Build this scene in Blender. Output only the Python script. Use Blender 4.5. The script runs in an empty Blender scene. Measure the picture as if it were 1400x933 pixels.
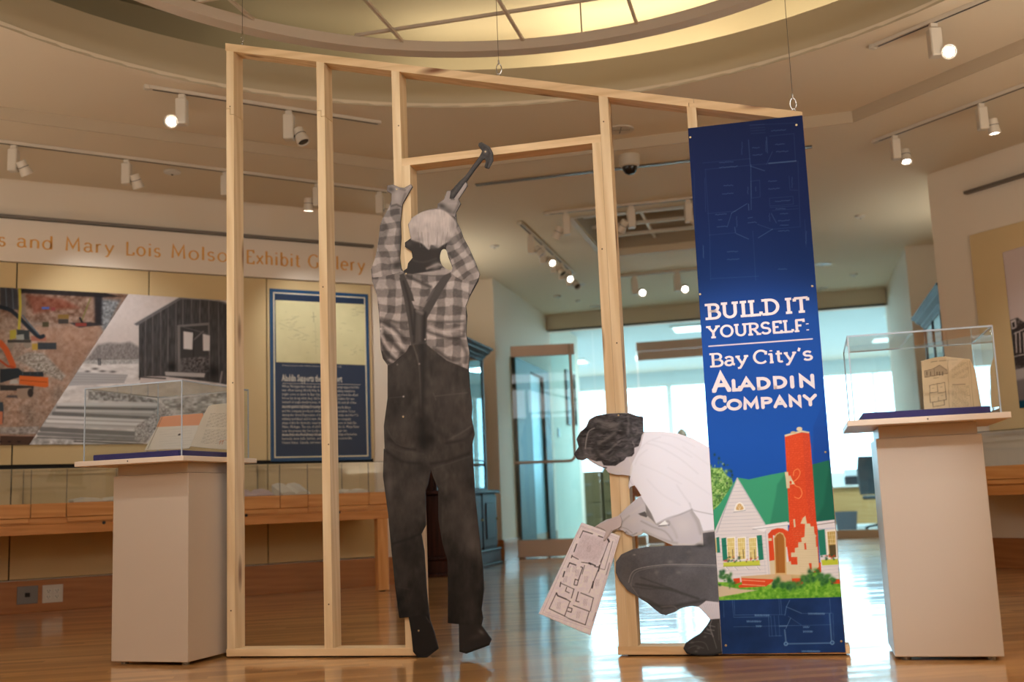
import bpy, math, random
import numpy as np
from mathutils import Matrix, Vector
random.seed(7)
R = math.radians
SC = bpy.context.scene
COL = SC.collection

# ------------------------------------------------------------------ camera
CF, CP, CR, CH = 1475.2975, 0.1460, -0.0403, 0.6301      # focal length in pixels of the 1400x933 frame, pitch, roll, height
_R0 = np.array([1., 0, 0]); _U0 = np.array([0, -math.sin(CP), math.cos(CP)]); FW = np.array([0, math.cos(CP), math.sin(CP)])
RT = _R0 * math.cos(CR) + _U0 * math.sin(CR); UP = _U0 * math.cos(CR) - _R0 * math.sin(CR)
cam_d = bpy.data.cameras.new('camera'); cam = bpy.data.objects.new('camera', cam_d); COL.objects.link(cam)
cam_d.sensor_width = 36; cam_d.lens = 36 * CF / 1400; cam_d.clip_end = 200; cam_d.clip_start = .05
cam.matrix_world = Matrix(((RT[0], UP[0], -FW[0], 0), (RT[1], UP[1], -FW[1], 0), (RT[2], UP[2], -FW[2], CH), (0, 0, 0, 1)))
cam_d.dof.use_dof = True; cam_d.dof.focus_distance = 4.75; cam_d.dof.aperture_fstop = 2.0
SC.camera = cam

# ------------------------------------------------------------------ colour management, world
SC.view_settings.view_transform = 'Standard'; SC.view_settings.look = 'None'
SC.view_settings.gamma = 1; SC.view_settings.use_curve_mapping = False
SC.view_settings.exposure = 0.0
SC.cycles.use_denoising = True
SC.cycles.max_bounces = 8; SC.cycles.diffuse_bounces = 4; SC.cycles.glossy_bounces = 4; SC.cycles.transmission_bounces = 6
SC.cycles.transparent_max_bounces = 24; SC.cycles.caustics_reflective = False; SC.cycles.caustics_refractive = False
SC.cycles.sample_clamp_indirect = 4.0
W = bpy.data.worlds.new('overcast_sky'); SC.world = W; W.use_nodes = True
bg = W.node_tree.nodes['Background']; bg.inputs[0].default_value = (.72, .90, 1.0, 1); bg.inputs[1].default_value = 7.5

TH = -0.2475                                             # the building's main axis: everything frontal runs along this angle
O = np.array([-0.06, 3.73])                              # centre of the round ceiling cove
E1 = np.array([math.cos(TH), math.sin(TH)]); E2 = np.array([-math.sin(TH), math.cos(TH)])
def ab(a, b): p = O + E1 * a + E2 * b; return float(p[0]), float(p[1])
ZL, ZU, ZD = 3.04, 3.12, 3.40                            # low ceiling, raised ceiling, cove ceiling

WARM = (1.0, .97, .92); WARM2 = (.97, 1.0, 1.0); AMB = (1.0, .95, .80); DAY = (.72, .90, 1.0)
def spot(loc, target, power, angle=40, blend=.6, color=WARM2, r=.04):
    d = bpy.data.lights.new('spot_light', 'SPOT'); d.energy = power; d.spot_size = R(angle); d.spot_blend = blend
    d.color = color; d.shadow_soft_size = r
    o = bpy.data.objects.new('spot_light', d); COL.objects.link(o); o.location = loc
    o.rotation_euler = (Vector(target) - Vector(loc)).to_track_quat('-Z', 'Y').to_euler(); return o
def area(loc, target, power, sx, sy, color=WARM, portal=False):
    d = bpy.data.lights.new('area_light', 'AREA'); d.shape = 'RECTANGLE'; d.size = sx; d.size_y = sy; d.energy = power; d.color = color
    o = bpy.data.objects.new('area_light', d); COL.objects.link(o); o.location = loc
    o.rotation_euler = (Vector(target) - Vector(loc)).to_track_quat('-Z', 'Y').to_euler()
    if portal: d.cycles.is_portal = True
    return o
# added soft fill areas for the unseen gallery behind and beside the camera
area((-.5, -.45, 2.85), (0.4, 4.5, 0.8), 30, 2.6, .9, WARM2)
area((0, 2.4, 3.0), (0, 2.7, 0), 26, 2.6, .8, WARM2)
area((-3.4, 1.6, 2.95), (-3.0, 6.6, 1.0), 22, 1.4, .5, WARM2)
area((3.2, 1.4, 2.95), (3.2, 6.6, 1.0), 22, 1.4, .5, WARM2)
for x, y, pw in ((-4.05, 5.3, 8), (0, -.3, 50), (4.5, 3.0, 44), (-2.6, 3.3, 22), (3.0, 3.7, 26)): area((x, y, 1.1), (x, y, 4), pw, 1.6, .5, AMB)  # up-facing fill added at mid height, out of view, to brighten the ceiling
# up-facing fill added over the two tall cabinets to brighten the far ceiling
for a, b, pw in ((-2.2, 6.2, 6), (2.5, 6.2, 4)): q = ab(a, b); area((q[0], q[1], 2.2), (q[0], q[1], 4), pw, .3, 1.2, AMB)
# fluorescent strips lying on the hidden shelf of the cove, washing its dome
for aa, pw in ((72, 13), (50, 9), (90, 6), (110, 1.2)):
    q = R(aa); l = area((O[0] + 3.2 * math.cos(q), O[1] + 3.2 * math.sin(q), 3.45), (0, 0, 9), pw, 1.15, .34, (1, .87, .66)); l.rotation_euler = (math.pi, 0, q + math.pi / 2)
# track spots on the exhibits
spot((-.3, 1.9, 3.0), (1.2, 4.45, .5), 235, 24, .6, (.94, .99, 1.06), .05)
spot((.6, 2.0, 3.0), (.2, 4.7, 1.1), 40, 44, .9, r=.05)
spot((-1.0, 2.2, 3.0), (-.7, 4.9, 1.5), 62, 50, .9, r=.05)
spot((1.75, 2.75, 3.05), (1.62, 4.1, .45), 44, 40, .9, r=.015)
spot((-2.0, 3.2, 3.05), (-1.58, 4.8, .5), 58, 44, .9, r=.015)
# office fixtures beyond the glass
for a, b in ((-3, 12.3), (0, 12.3), (3, 12.3), (-3, 15.2), (0, 15.2), (3, 15.2)): q = ab(a, b); area((q[0], q[1], 3.0), (q[0], q[1], 0), 105, 1.1, .5, (.78, .96, 1.02))
# ------------------------------------------------------------------ view geometry: pixel of the photograph -> point on a real plane
def ray(px): return FW + RT * (px[0] - 700) / CF - UP * (px[1] - 466.5) / CF
def onz(px, z): d = ray(px); t = (z - CH) / d[2]; return np.array([0, 0, CH]) + t * d
def onp(px, pt, ang):
    n = np.array([-math.sin(ang), math.cos(ang), 0]); d = ray(px); t = (pt[0] * n[0] + pt[1] * n[1]) / (d @ n)
    return np.array([0, 0, CH]) + t * d
def proj(P):
    d = np.asarray(P, float) - np.array([0, 0, CH]); z = d @ FW
    return np.stack([700 + CF * (d @ RT) / z, 466.5 - CF * (d @ UP) / z], -1)
class Frame:                                             # a vertical plane with its own axes: x along, y away from the viewer, z up
    def __init__(s, pt, ang): s.p = np.array([pt[0], pt[1]], float); s.a = ang; s.u = np.array([math.cos(ang), math.sin(ang)]); s.n = np.array([-math.sin(ang), math.cos(ang)])
    def xz(s, px, y=0.0):
        q = onp(px, s.p + s.n * y, s.a); return float((q[:2] - s.p) @ s.u), float(q[2])
    def w(s, x, y, z=0): q = s.p + s.u * x + s.n * y; return (float(q[0]), float(q[1]), z)
    def loc(s): return (float(s.p[0]), float(s.p[1]), 0)
    def to(s, P):
        P = np.asarray(P); return s.p[0] + s.u[0] * P[:, 0] + s.n[0] * P[:, 1], s.p[1] + s.u[1] * P[:, 0] + s.n[1] * P[:, 1]

# ------------------------------------------------------------------ materials
def lin(c):
    c = np.asarray(c, float); return np.where(c <= .04045, c / 12.92, ((c + .055) / 1.055) ** 2.4)
def rgb(r, g, b): return tuple(float(x) for x in lin(np.array([r, g, b]) / 255.)) + (1,)
MT = {}
def mat(name, col, rough=.5, metal=0, spec=.5, bump=0, bscale=60, var=0, vscale=8, emit=0, coat=0):
    if name in MT: return MT[name]
    m = bpy.data.materials.new(name); m.use_nodes = True; nt = m.node_tree; b = nt.nodes['Principled BSDF']
    b.inputs['Base Color'].default_value = col; b.inputs['Roughness'].default_value = rough; b.inputs['Metallic'].default_value = metal
    b.inputs['Specular IOR Level'].default_value = spec; b.inputs['Coat Weight'].default_value = coat
    tc = nt.nodes.new('ShaderNodeTexCoord')
    if var:
        n = nt.nodes.new('ShaderNodeTexNoise'); n.inputs['Scale'].default_value = vscale; n.inputs['Detail'].default_value = 4
        nt.links.new(tc.outputs['Object'], n.inputs['Vector'])
        x = nt.nodes.new('ShaderNodeMix'); x.data_type = 'RGBA'
        x.inputs[6].default_value = tuple(c * (1 - var) for c in col[:3]) + (1,); x.inputs[7].default_value = tuple(min(1, c * (1 + var)) for c in col[:3]) + (1,)
        nt.links.new(n.outputs[0], x.inputs[0]); nt.links.new(x.outputs[2], b.inputs['Base Color'])
    if bump:
        n = nt.nodes.new('ShaderNodeTexNoise'); n.inputs['Scale'].default_value = bscale; nt.links.new(tc.outputs['Object'], n.inputs['Vector'])
        k = nt.nodes.new('ShaderNodeBump'); k.inputs['Strength'].default_value = bump; k.inputs['Distance'].default_value = .004
        nt.links.new(n.outputs[0], k.inputs['Height']); nt.links.new(k.outputs[0], b.inputs['Normal'])
    if emit: b.inputs['Emission Color'].default_value = col; b.inputs['Emission Strength'].default_value = emit
    MT[name] = m; return m
def wood(name, c0, c1, axis='z', rough=.55, scale=1.0, knots=False, coat=0, contrast=1.0):
    if name in MT: return MT[name]
    m = bpy.data.materials.new(name); m.use_nodes = True; nt = m.node_tree; b = nt.nodes['Principled BSDF']; N = nt.nodes; L = nt.links
    tc = N.new('ShaderNodeTexCoord'); mp = N.new('ShaderNodeMapping'); L.new(tc.outputs['Object'], mp.inputs[0])
    s = {'x': (.9, 14, 14), 'y': (14, .9, 14), 'z': (14, 14, .9)}[axis]; mp.inputs['Scale'].default_value = tuple(v * scale for v in s)
    oi = N.new('ShaderNodeObjectInfo'); va = N.new('ShaderNodeVectorMath'); va.operation = 'ADD'
    cx = N.new('ShaderNodeCombineXYZ'); mu = N.new('ShaderNodeMath'); mu.operation = 'MULTIPLY'; mu.inputs[1].default_value = 37
    L.new(oi.outputs['Random'], mu.inputs[0]); [L.new(mu.outputs[0], cx.inputs[i]) for i in range(3)]
    L.new(mp.outputs[0], va.inputs[0]); L.new(cx.outputs[0], va.inputs[1])
    n = N.new('ShaderNodeTexNoise'); n.inputs['Scale'].default_value = 1.6; n.inputs['Detail'].default_value = 6; n.inputs['Distortion'].default_value = 1.2
    L.new(va.outputs[0], n.inputs['Vector'])
    w = N.new('ShaderNodeTexWave'); w.inputs['Scale'].default_value = .9; w.inputs['Distortion'].default_value = 7; w.inputs['Detail'].default_value = 3; w.inputs['Detail Scale'].default_value = .8
    w.bands_direction = 'DIAGONAL'; L.new(va.outputs[0], w.inputs['Vector'])
    ad = N.new('ShaderNodeMath'); ad.operation = 'MULTIPLY_ADD'; L.new(w.outputs['Fac'], ad.inputs[0]); ad.inputs[1].default_value = .45 * contrast
    L.new(n.outputs[0], ad.inputs[2])
    cr = N.new('ShaderNodeValToRGB'); cr.color_ramp.elements[0].position = .35; cr.color_ramp.elements[0].color = c0; cr.color_ramp.elements[1].position = .95; cr.color_ramp.elements[1].color = c1
    L.new(ad.outputs[0], cr.inputs[0]); out = cr.outputs[0]
    if knots:
        m2 = N.new('ShaderNodeMapping'); L.new(tc.outputs['Object'], m2.inputs[0]); k = {'x': (2.2, 9, 9), 'y': (9, 2.2, 9), 'z': (9, 9, 2.2)}[axis]; m2.inputs['Scale'].default_value = k
        v2 = N.new('ShaderNodeVectorMath'); v2.operation = 'ADD'; L.new(m2.outputs[0], v2.inputs[0]); L.new(cx.outputs[0], v2.inputs[1])
        vo = N.new('ShaderNodeTexVoronoi'); vo.inputs['Scale'].default_value = .85; L.new(v2.outputs[0], vo.inputs['Vector'])
        kr = N.new('ShaderNodeValToRGB'); kr.color_ramp.elements[0].position = .07; kr.color_ramp.elements[0].color = (0, 0, 0, 1); kr.color_ramp.elements[1].position = .19; kr.color_ramp.elements[1].color = (1, 1, 1, 1)
        L.new(vo.outputs['Distance'], kr.inputs[0])
        mx = N.new('ShaderNodeMix'); mx.data_type = 'RGBA'; L.new(kr.outputs[0], mx.inputs[0]); mx.inputs[6].default_value = rgb(120, 72, 36); L.new(out, mx.inputs[7]); out = mx.outputs[2]
    L.new(out, b.inputs['Base Color']); b.inputs['Roughness'].default_value = rough; b.inputs['Coat Weight'].default_value = coat; b.inputs['Coat Roughness'].default_value = .1
    bp = N.new('ShaderNodeBump'); bp.inputs['Strength'].default_value = .15; bp.inputs['Distance'].default_value = .002; L.new(n.outputs[0], bp.inputs['Height']); L.new(bp.outputs[0], b.inputs['Normal'])
    MT[name] = m; return m
def glass(name, tint=(.93, .98, .98), refl=1.0, rough=.02, f0=1.35):
    if name in MT: return MT[name]
    m = bpy.data.materials.new(name); m.use_nodes = True; nt = m.node_tree; N = nt.nodes; L = nt.links
    N.remove(N['Principled BSDF']); o = N['Material Output']
    t = N.new('ShaderNodeBsdfTransparent'); t.inputs[0].default_value = (*tint, 1); g = N.new('ShaderNodeBsdfGlossy'); g.inputs['Roughness'].default_value = rough
    g.inputs['Color'].default_value = (refl, refl, refl, 1); f = N.new('ShaderNodeFresnel'); f.inputs[0].default_value = f0
    ge = N.new('ShaderNodeNewGeometry'); mb = N.new('ShaderNodeMath'); mb.operation = 'SUBTRACT'; mb.inputs[0].default_value = 1; L.new(ge.outputs['Backfacing'], mb.inputs[1]); mm = N.new('ShaderNodeMath'); mm.operation = 'MULTIPLY'; L.new(f.outputs[0], mm.inputs[0]); L.new(mb.outputs[0], mm.inputs[1]); x = N.new('ShaderNodeMixShader'); L.new(mm.outputs[0], x.inputs[0]); L.new(t.outputs[0], x.inputs[1]); L.new(g.outputs[0], x.inputs[2]); L.new(x.outputs[0], o.inputs[0])
    MT[name] = m; return m
def printed(name, rough=.45, spec=.12):
    if name in MT: return MT[name]
    m = bpy.data.materials.new(name); m.use_nodes = True; nt = m.node_tree; b = nt.nodes['Principled BSDF']
    a = nt.nodes.new('ShaderNodeAttribute'); a.attribute_name = 'ink'; nt.links.new(a.outputs['Color'], b.inputs['Base Color'])
    b.inputs['Roughness'].default_value = rough; b.inputs['Specular IOR Level'].default_value = spec; MT[name] = m; return m

# ------------------------------------------------------------------ mesh building
class MB:
    def __init__(s): s.v = []; s.f = []; s.mi = []; s.cur = 0
    def add(s, vs, fs, M=None):
        k = len(s.v)
        s.v += [tuple(M @ Vector(v)) if M is not None else tuple(v) for v in vs]; s.f += [tuple(i + k for i in f) for f in fs]; s.mi += [s.cur] * len(fs); return s
    def box(s, x0, x1, y0, y1, z0, z1, M=None):
        return s.add([(x0, y0, z0), (x1, y0, z0), (x1, y1, z0), (x0, y1, z0), (x0, y0, z1), (x1, y0, z1), (x1, y1, z1), (x0, y1, z1)],
                     [(0, 3, 2, 1), (4, 5, 6, 7), (0, 1, 5, 4), (1, 2, 6, 5), (2, 3, 7, 6), (3, 0, 4, 7)], M)
    def bbox(s, x0, x1, y0, y1, z0, z1, c=.004, M=None):    # chamfered box
        xs, ys, zs = (x0, x1), (y0, y1), (z0, z1); vs = []; idx = {}
        for i in (0, 1):
            for j in (0, 1):
                for k in (0, 1):
                    dx, dy, dz = (c if i == 0 else -c), (c if j == 0 else -c), (c if k == 0 else -c)
                    for ax, p in enumerate(((xs[i], ys[j] + dy, zs[k] + dz), (xs[i] + dx, ys[j], zs[k] + dz), (xs[i] + dx, ys[j] + dy, zs[k]))):
                        idx[(i, j, k, ax)] = len(vs); vs.append(p)
        fs = []
        for i in (0, 1):
            q = [idx[(i, 0, 0, 0)], idx[(i, 1, 0, 0)], idx[(i, 1, 1, 0)], idx[(i, 0, 1, 0)]]; fs.append(tuple(q if i else q[::-1]))
            q = [idx[(0, i, 0, 1)], idx[(1, i, 0, 1)], idx[(1, i, 1, 1)], idx[(0, i, 1, 1)]]; fs.append(tuple(q[::-1] if i else q))
            q = [idx[(0, 0, i, 2)], idx[(1, 0, i, 2)], idx[(1, 1, i, 2)], idx[(0, 1, i, 2)]]; fs.append(tuple(q if i else q[::-1]))
        for j in (0, 1):
            for k in (0, 1):
                a = [idx[(0, j, k, 1)], idx[(1, j, k, 1)], idx[(1, j, k, 2)], idx[(0, j, k, 2)]]; fs.append(tuple(a if j != k else a[::-1]))
                a = [idx[(j, 0, k, 0)], idx[(j, 1, k, 0)], idx[(j, 1, k, 2)], idx[(j, 0, k, 2)]]; fs.append(tuple(a[::-1] if j != k else a))
                a = [idx[(j, k, 0, 0)], idx[(j, k, 1, 0)], idx[(j, k, 1, 1)], idx[(j, k, 0, 1)]]; fs.append(tuple(a if j != k else a[::-1]))
        for i in (0, 1):
            for j in (0, 1):
                for k in (0, 1):
                    t = (idx[(i, j, k, 0)], idx[(i, j, k, 1)], idx[(i, j, k, 2)]); fs.append(t if (i + j + k) % 2 else t[::-1])
        return s.add(vs, fs, M)
    def prism(s, poly, y0, y1, M=None):                     # polygon in x,z pulled along y
        n = len(poly); vs = [(p[0], y0, p[1]) for p in poly] + [(p[0], y1, p[1]) for p in poly]
        return s.add(vs, [tuple(range(n)), tuple(range(2 * n - 1, n - 1, -1))] + [((i + 1) % n, i, i + n, (i + 1) % n + n) for i in range(n)], M)
    def slab(s, poly, z0, z1, M=None):                      # polygon in x,y pulled along z
        n = len(poly); vs = [(p[0], p[1], z0) for p in poly] + [(p[0], p[1], z1) for p in poly]
        return s.add(vs, [tuple(range(n - 1, -1, -1)), tuple(range(n, 2 * n))] + [(i, (i + 1) % n, (i + 1) % n + n, i + n) for i in range(n)], M)
    def cyl(s, a, b, r0, r1=None, n=16, M=None):
        r1 = r0 if r1 is None else r1; a = Vector(a); b = Vector(b); d = (b - a).normalized(); u = d.orthogonal().normalized(); w = d.cross(u)
        vs = []
        for c, r in ((a, r0), (b, r1)):
            for i in range(n): t = 2 * math.pi * i / n; vs.append(c + (u * math.cos(t) + w * math.sin(t)) * r)
        return s.add(vs, [tuple(range(n - 1, -1, -1)), tuple(range(n, 2 * n))] + [(i, (i + 1) % n, (i + 1) % n + n, i + n) for i in range(n)], M)
    def tube(s, pts, r, n=8, closed=False, M=None):
        P = [Vector(p) for p in pts]; m = len(P); vs = []; u = None
        for i, p in enumerate(P):
            d = (P[(i + 1) % m] - P[i - 1]) if closed else (P[min(i + 1, m - 1)] - P[max(i - 1, 0)]); d.normalize()
            u = (u - d * u.dot(d)).normalized() if u is not None and (u - d * u.dot(d)).length > 1e-5 else d.orthogonal().normalized(); w = d.cross(u)
            for k in range(n): t = 2 * math.pi * k / n; vs.append(p + (u * math.cos(t) + w * math.sin(t)) * r)
        fs = []
        for i in range(m if closed else m - 1):
            j = (i + 1) % m
            for k in range(n): fs.append((i * n + k, i * n + (k + 1) % n, j * n + (k + 1) % n, j * n + k))
        if not closed: fs += [tuple(range(n - 1, -1, -1)), tuple(range((m - 1) * n, m * n))]
        return s.add(vs, fs, M)
    def lathe(s, prof, n=24, M=None):                       # (radius, z) pairs
        vs = []; m = len(prof)
        for r, z in prof:
            for i in range(n): t = 2 * math.pi * i / n; vs.append((r * math.cos(t), r * math.sin(t), z))
        fs = [(i * n + k, i * n + (k + 1) % n, (i + 1) * n + (k + 1) % n, (i + 1) * n + k) for i in range(m - 1) for k in range(n)]
        fs += [tuple(range(n - 1, -1, -1)), tuple(range((m - 1) * n, m * n))]
        return s.add(vs, fs, M)
    def build(s, name, mats, parent=None, loc=(0, 0, 0), rot=0, smooth=False):
        me = bpy.data.meshes.new(name); me.from_pydata(s.v, [], s.f); me.validate()
        for m in (mats if isinstance(mats, (list, tuple)) else [mats]): me.materials.append(m)
        if len(me.polygons) == len(s.mi): me.polygons.foreach_set('material_index', s.mi)
        if smooth: me.shade_smooth(); 
        me.update(); o = bpy.data.objects.new(name, me); COL.objects.link(o); o.parent = parent; o.location = loc; o.rotation_euler.z = rot
        if smooth:
            try: me.set_sharp_from_angle(angle=R(35))
            except Exception: pass
        return o
def thing(name, label, cat, loc=(0, 0, 0), rot=0, group=None):
    o = bpy.data.objects.new(name, None); o.empty_display_size = .05; COL.objects.link(o); o.location = loc; o.rotation_euler.z = rot
    o['label'] = label; o['category'] = cat
    if group: o['group'] = group
    return o
def tag(o, label, cat, group=None):
    o['label'] = label; o['category'] = cat
    if group: o['group'] = group
    return o
def struct(o): o['kind'] = 'structure'; return o
def dup(root, loc, rot=None, label=None):
    r = root.copy(); COL.objects.link(r); r.location = loc
    if rot is not None: r.rotation_euler.z = rot
    if label: r['label'] = label
    for ch in list(root.children):
        c = ch.copy(); COL.objects.link(c); c.parent = r
        for g in ch.children: d = g.copy(); COL.objects.link(d); d.parent = c
    return r

# ------------------------------------------------------------------ printing: colours laid on the fine mesh of a flat board
def vnoise(P, sc, seed=0):
    q = P * sc; i = np.floor(q).astype(np.int64); f = q - i; f = f * f * (3 - 2 * f)
    def h(a, b):
        n = (a * 374761393 + b * 668265263 + seed * 974634777) & 0x7fffffff; n = ((n ^ (n >> 13)) * 1274126177) & 0x7fffffff; return ((n ^ (n >> 16)) & 0xffff) / 65535.
    a = h(i[:, 0], i[:, 1]); b = h(i[:, 0] + 1, i[:, 1]); c = h(i[:, 0], i[:, 1] + 1); d = h(i[:, 0] + 1, i[:, 1] + 1)
    return (a * (1 - f[:, 0]) + b * f[:, 0]) * (1 - f[:, 1]) + (c * (1 - f[:, 0]) + d * f[:, 0]) * f[:, 1]
def fbm(P, sc, seed=0, o=4):
    r = 0; a = .5
    for k in range(o): r = r + a * vnoise(P, sc * 2 ** k, seed + k); a *= .5
    return r / (1 - .5 ** o)
def smooth_poly(pts, n=5, closed=True):
    P = np.array(pts, float); m = len(P); out = []
    for i in range(m if closed else m - 1):
        p0, p1, p2, p3 = (P[(i - 1) % m], P[i], P[(i + 1) % m], P[(i + 2) % m]) if closed else (P[max(i - 1, 0)], P[i], P[i + 1], P[min(i + 2, m - 1)])
        for t in np.arange(n) / n:
            out.append(.5 * ((2 * p1) + (-p0 + p2) * t + (2 * p0 - 5 * p1 + 4 * p2 - p3) * t * t + (-p0 + 3 * p1 - 3 * p2 + p3) * t ** 3))
    if not closed: out.append(P[-1])
    return np.array(out)
def segdist(P, a, b):
    d = b - a; L = d @ d; t = np.clip(((P - a) @ d) / (L if L > 0 else 1), 0, 1)
    return np.hypot(P[:, 0] - a[0] - t * d[0], P[:, 1] - a[1] - t * d[1]), t
def inside(P, poly):
    r = np.zeros(len(P), bool); n = len(poly)
    for i in range(n):
        x0, y0 = poly[i]; x1, y1 = poly[(i + 1) % n]
        if y0 == y1: continue
        c = ((y0 > P[:, 1]) != (y1 > P[:, 1])) & (P[:, 0] < (x1 - x0) * (P[:, 1] - y0) / (y1 - y0) + x0); r ^= c
    return r
class Ink:
    def __init__(s, uv): s.P = uv; s.c = np.full((len(uv), 3), .5)
    def _sub(s, pts, m):
        lo = pts.min(0) - m; hi = pts.max(0) + m; return np.where((s.P[:, 0] >= lo[0]) & (s.P[:, 0] <= hi[0]) & (s.P[:, 1] >= lo[1]) & (s.P[:, 1] <= hi[1]))[0]
    def mix(s, idx, col, a):
        col = np.asarray(col, float) / 255. if not callable(col) else col(s.P[idx]) / 255.
        s.c[idx] = s.c[idx] * (1 - a[:, None]) + col * a[:, None]
    def poly(s, pts, col, soft=.5, a=1., sm=0):
        p = smooth_poly(pts, sm) if sm else np.array(pts, float); idx = s._sub(p, soft * 2 + 1)
        if not len(idx): return
        Q = s.P[idx]; ins = inside(Q, p); d = np.full(len(Q), 1e9)
        for i in range(len(p)): d = np.minimum(d, segdist(Q, p[i], p[(i + 1) % len(p)])[0])
        sd = np.where(ins, -d, d); s.mix(idx, col, a * np.clip(.5 - sd / (2 * soft), 0, 1))
    def line(s, pts, w, col, a=1., soft=.4, sm=0, w1=None):
        p = smooth_poly(pts, sm, False) if sm else np.array(pts, float); idx = s._sub(p, w + soft * 2)
        if not len(idx): return
        Q = s.P[idx]; d = np.full(len(Q), 1e9); n = len(p) - 1
        for i in range(n):
            k, t = segdist(Q, p[i], p[i + 1]); ww = w if w1 is None else w + (w1 - w) * (i + t) / n
            d = np.minimum(d, k - ww / 2)
        s.mix(idx, col, a * np.clip(.5 - d / (2 * soft), 0, 1))
    def blob(s, x, y, rx, ry, col, a=1., rot=0, hard=0):
        m = max(rx, ry) * (2.2 if not hard else 1.1); idx = s._sub(np.array([[x, y]]), m)
        if not len(idx): return
        Q = s.P[idx] - (x, y); c, t = math.cos(R(rot)), math.sin(R(rot)); u = (Q[:, 0] * c + Q[:, 1] * t) / rx; v = (-Q[:, 0] * t + Q[:, 1] * c) / ry; r = u * u + v * v
        s.mix(idx, col, a * (np.exp(-r * 1.2) if not hard else np.clip((1 - np.sqrt(r)) * hard + .5, 0, 1)))
    def gray(s, k): s.c *= k
def board(name, F, outlines, yoff, thick, paint, h=.0025, parent=None, holes=(), edge=None, sm=0, gain=1.0, local=None, rough=.45, z_shift=0, zmin=None):
    """A flat printed board: outlines in photo pixels are taken to the plane y=-yoff of frame F; the print is laid on a grid of h metres."""
    def tox(pl): return np.array([F.xz(p, -yoff) for p in pl]) if local is None else np.array(pl, float)
    outs = [tox(smooth_poly(o, sm) if sm else o) for o in outlines]
    if zmin is not None:
        for o in outs: o[:, 1] = np.maximum(o[:, 1], zmin)
    hol = [tox(smooth_poly(o, 3)) for o in holes]
    allp = np.concatenate(outs); x0, z0 = allp.min(0); x1, z1 = allp.max(0); nx = max(1, int(round((x1 - x0) / h))); nz = max(1, int(round((z1 - z0) / h))); hx = (x1 - x0) / nx; hz = (z1 - z0) / nz
    gx, gz = np.meshgrid(np.arange(nx), np.arange(nz), indexing='ij'); C = np.stack([x0 + (gx.ravel() + .5) * hx, z0 + (gz.ravel() + .5) * hz], -1)
    keep = np.zeros(len(C), bool)
    for o in outs: keep |= inside(C, o)
    for o in hol: keep &= ~inside(C, o)
    cx, cz = gx.ravel()[keep], gz.ravel()[keep]; vid = lambda i, k: i * (nz + 1) + k
    q = np.stack([vid(cx, cz), vid(cx + 1, cz), vid(cx + 1, cz + 1), vid(cx, cz + 1)], -1)
    un, inv, cnt = np.unique(q, return_inverse=True, return_counts=True); q = inv.reshape(-1, 4)
    V = np.stack([x0 + (un // (nz + 1)) * hx, z0 + (un % (nz + 1)) * hz], -1)
    b = np.where(cnt < 4)[0]; B = V[b]; best = np.full(len(B), 1e9); bp = B.copy()
    for o in outs + hol:
        for i in range(len(o)):
            a_, c_ = o[i], o[(i + 1) % len(o)]; d, t = segdist(B, a_, c_); m = d < best; best[m] = d[m]; bp[m] = (a_ + (c_ - a_) * t[:, None])[m]
    ok = best < h * 1.2; V[b[ok]] = bp[ok]
    wx, wy = F.to(np.stack([V[:, 0], np.full(len(V), -yoff)], -1)); uv = proj(np.stack([wx, wy, V[:, 1]], -1)) if local is None else V
    ink = Ink(uv); paint(ink); col = np.clip(ink.c, 0, 1); rgbl = np.clip(lin(col) * np.array(gain), 0, .92)
    nv = len(V); Vf = np.zeros((nv, 3), np.float32); Vf[:, 0] = V[:, 0]; Vf[:, 1] = -yoff; Vf[:, 2] = V[:, 1] + z_shift
    me = bpy.data.meshes.new(name); me.vertices.add(nv); me.vertices.foreach_set('co', Vf.ravel())
    me.loops.add(q.size); me.loops.foreach_set('vertex_index', q.ravel().astype(np.int32)); me.polygons.add(len(q)); me.polygons.foreach_set('loop_start', np.arange(0, q.size, 4, dtype=np.int32))
    me.update(calc_edges=True); me.validate()
    at = me.color_attributes.new('ink', 'FLOAT_COLOR', 'POINT'); at.data.foreach_set('color', np.concatenate([rgbl, np.ones((nv, 1))], 1).astype(np.float32).ravel())
    me.materials.append(printed('printed_board_%d' % int(rough * 100), rough)); me.materials.append(edge or mat('board_edge', rgb(60, 52, 46), .7))
    ob = bpy.data.objects.new(name, me); COL.objects.link(ob); ob.parent = parent
    if parent is None: ob.location = F.loc(); ob.rotation_euler.z = F.a
    if thick:
        sd = ob.modifiers.new('thickness', 'SOLIDIFY'); sd.thickness = thick; sd.offset = -1; sd.material_offset_rim = 1; sd.material_offset = 1
    return ob
def zoomed(ox, oy, sc): return lambda *pts: [(ox + x / sc, oy + y / sc) for x, y in pts]
# ------------------------------------------------------------------ the setting
M_ceil = mat('ceiling_paint', rgb(226, 210, 186), .85, bump=.05, bscale=200)
M_wall = mat('wall_paint', rgb(228, 214, 196), .8, bump=.05, bscale=150)
M_white = mat('white_paint', rgb(238, 233, 226), .5, var=.02, vscale=5)
M_trim = mat('grey_metal_trim', rgb(120, 112, 104), .4, metal=.5)
M_dark = mat('black_gap', rgb(22, 20, 18), .8)
M_fabric = mat('beige_fabric_panel', rgb(214, 188, 142), .9, bump=.3, bscale=900, var=.04, vscale=3)
M_bronze = mat('satin_bronze_metal', rgb(196, 168, 148), .4, metal=.3)
M_maple = wood('honey_maple_x', rgb(200, 134, 70), rgb(226, 166, 102), 'x', .35, coat=.3, contrast=.5)
M_maplez = wood('honey_maple_z', rgb(200, 134, 70), rgb(226, 166, 102), 'z', .35, coat=.3, contrast=.5)

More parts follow.
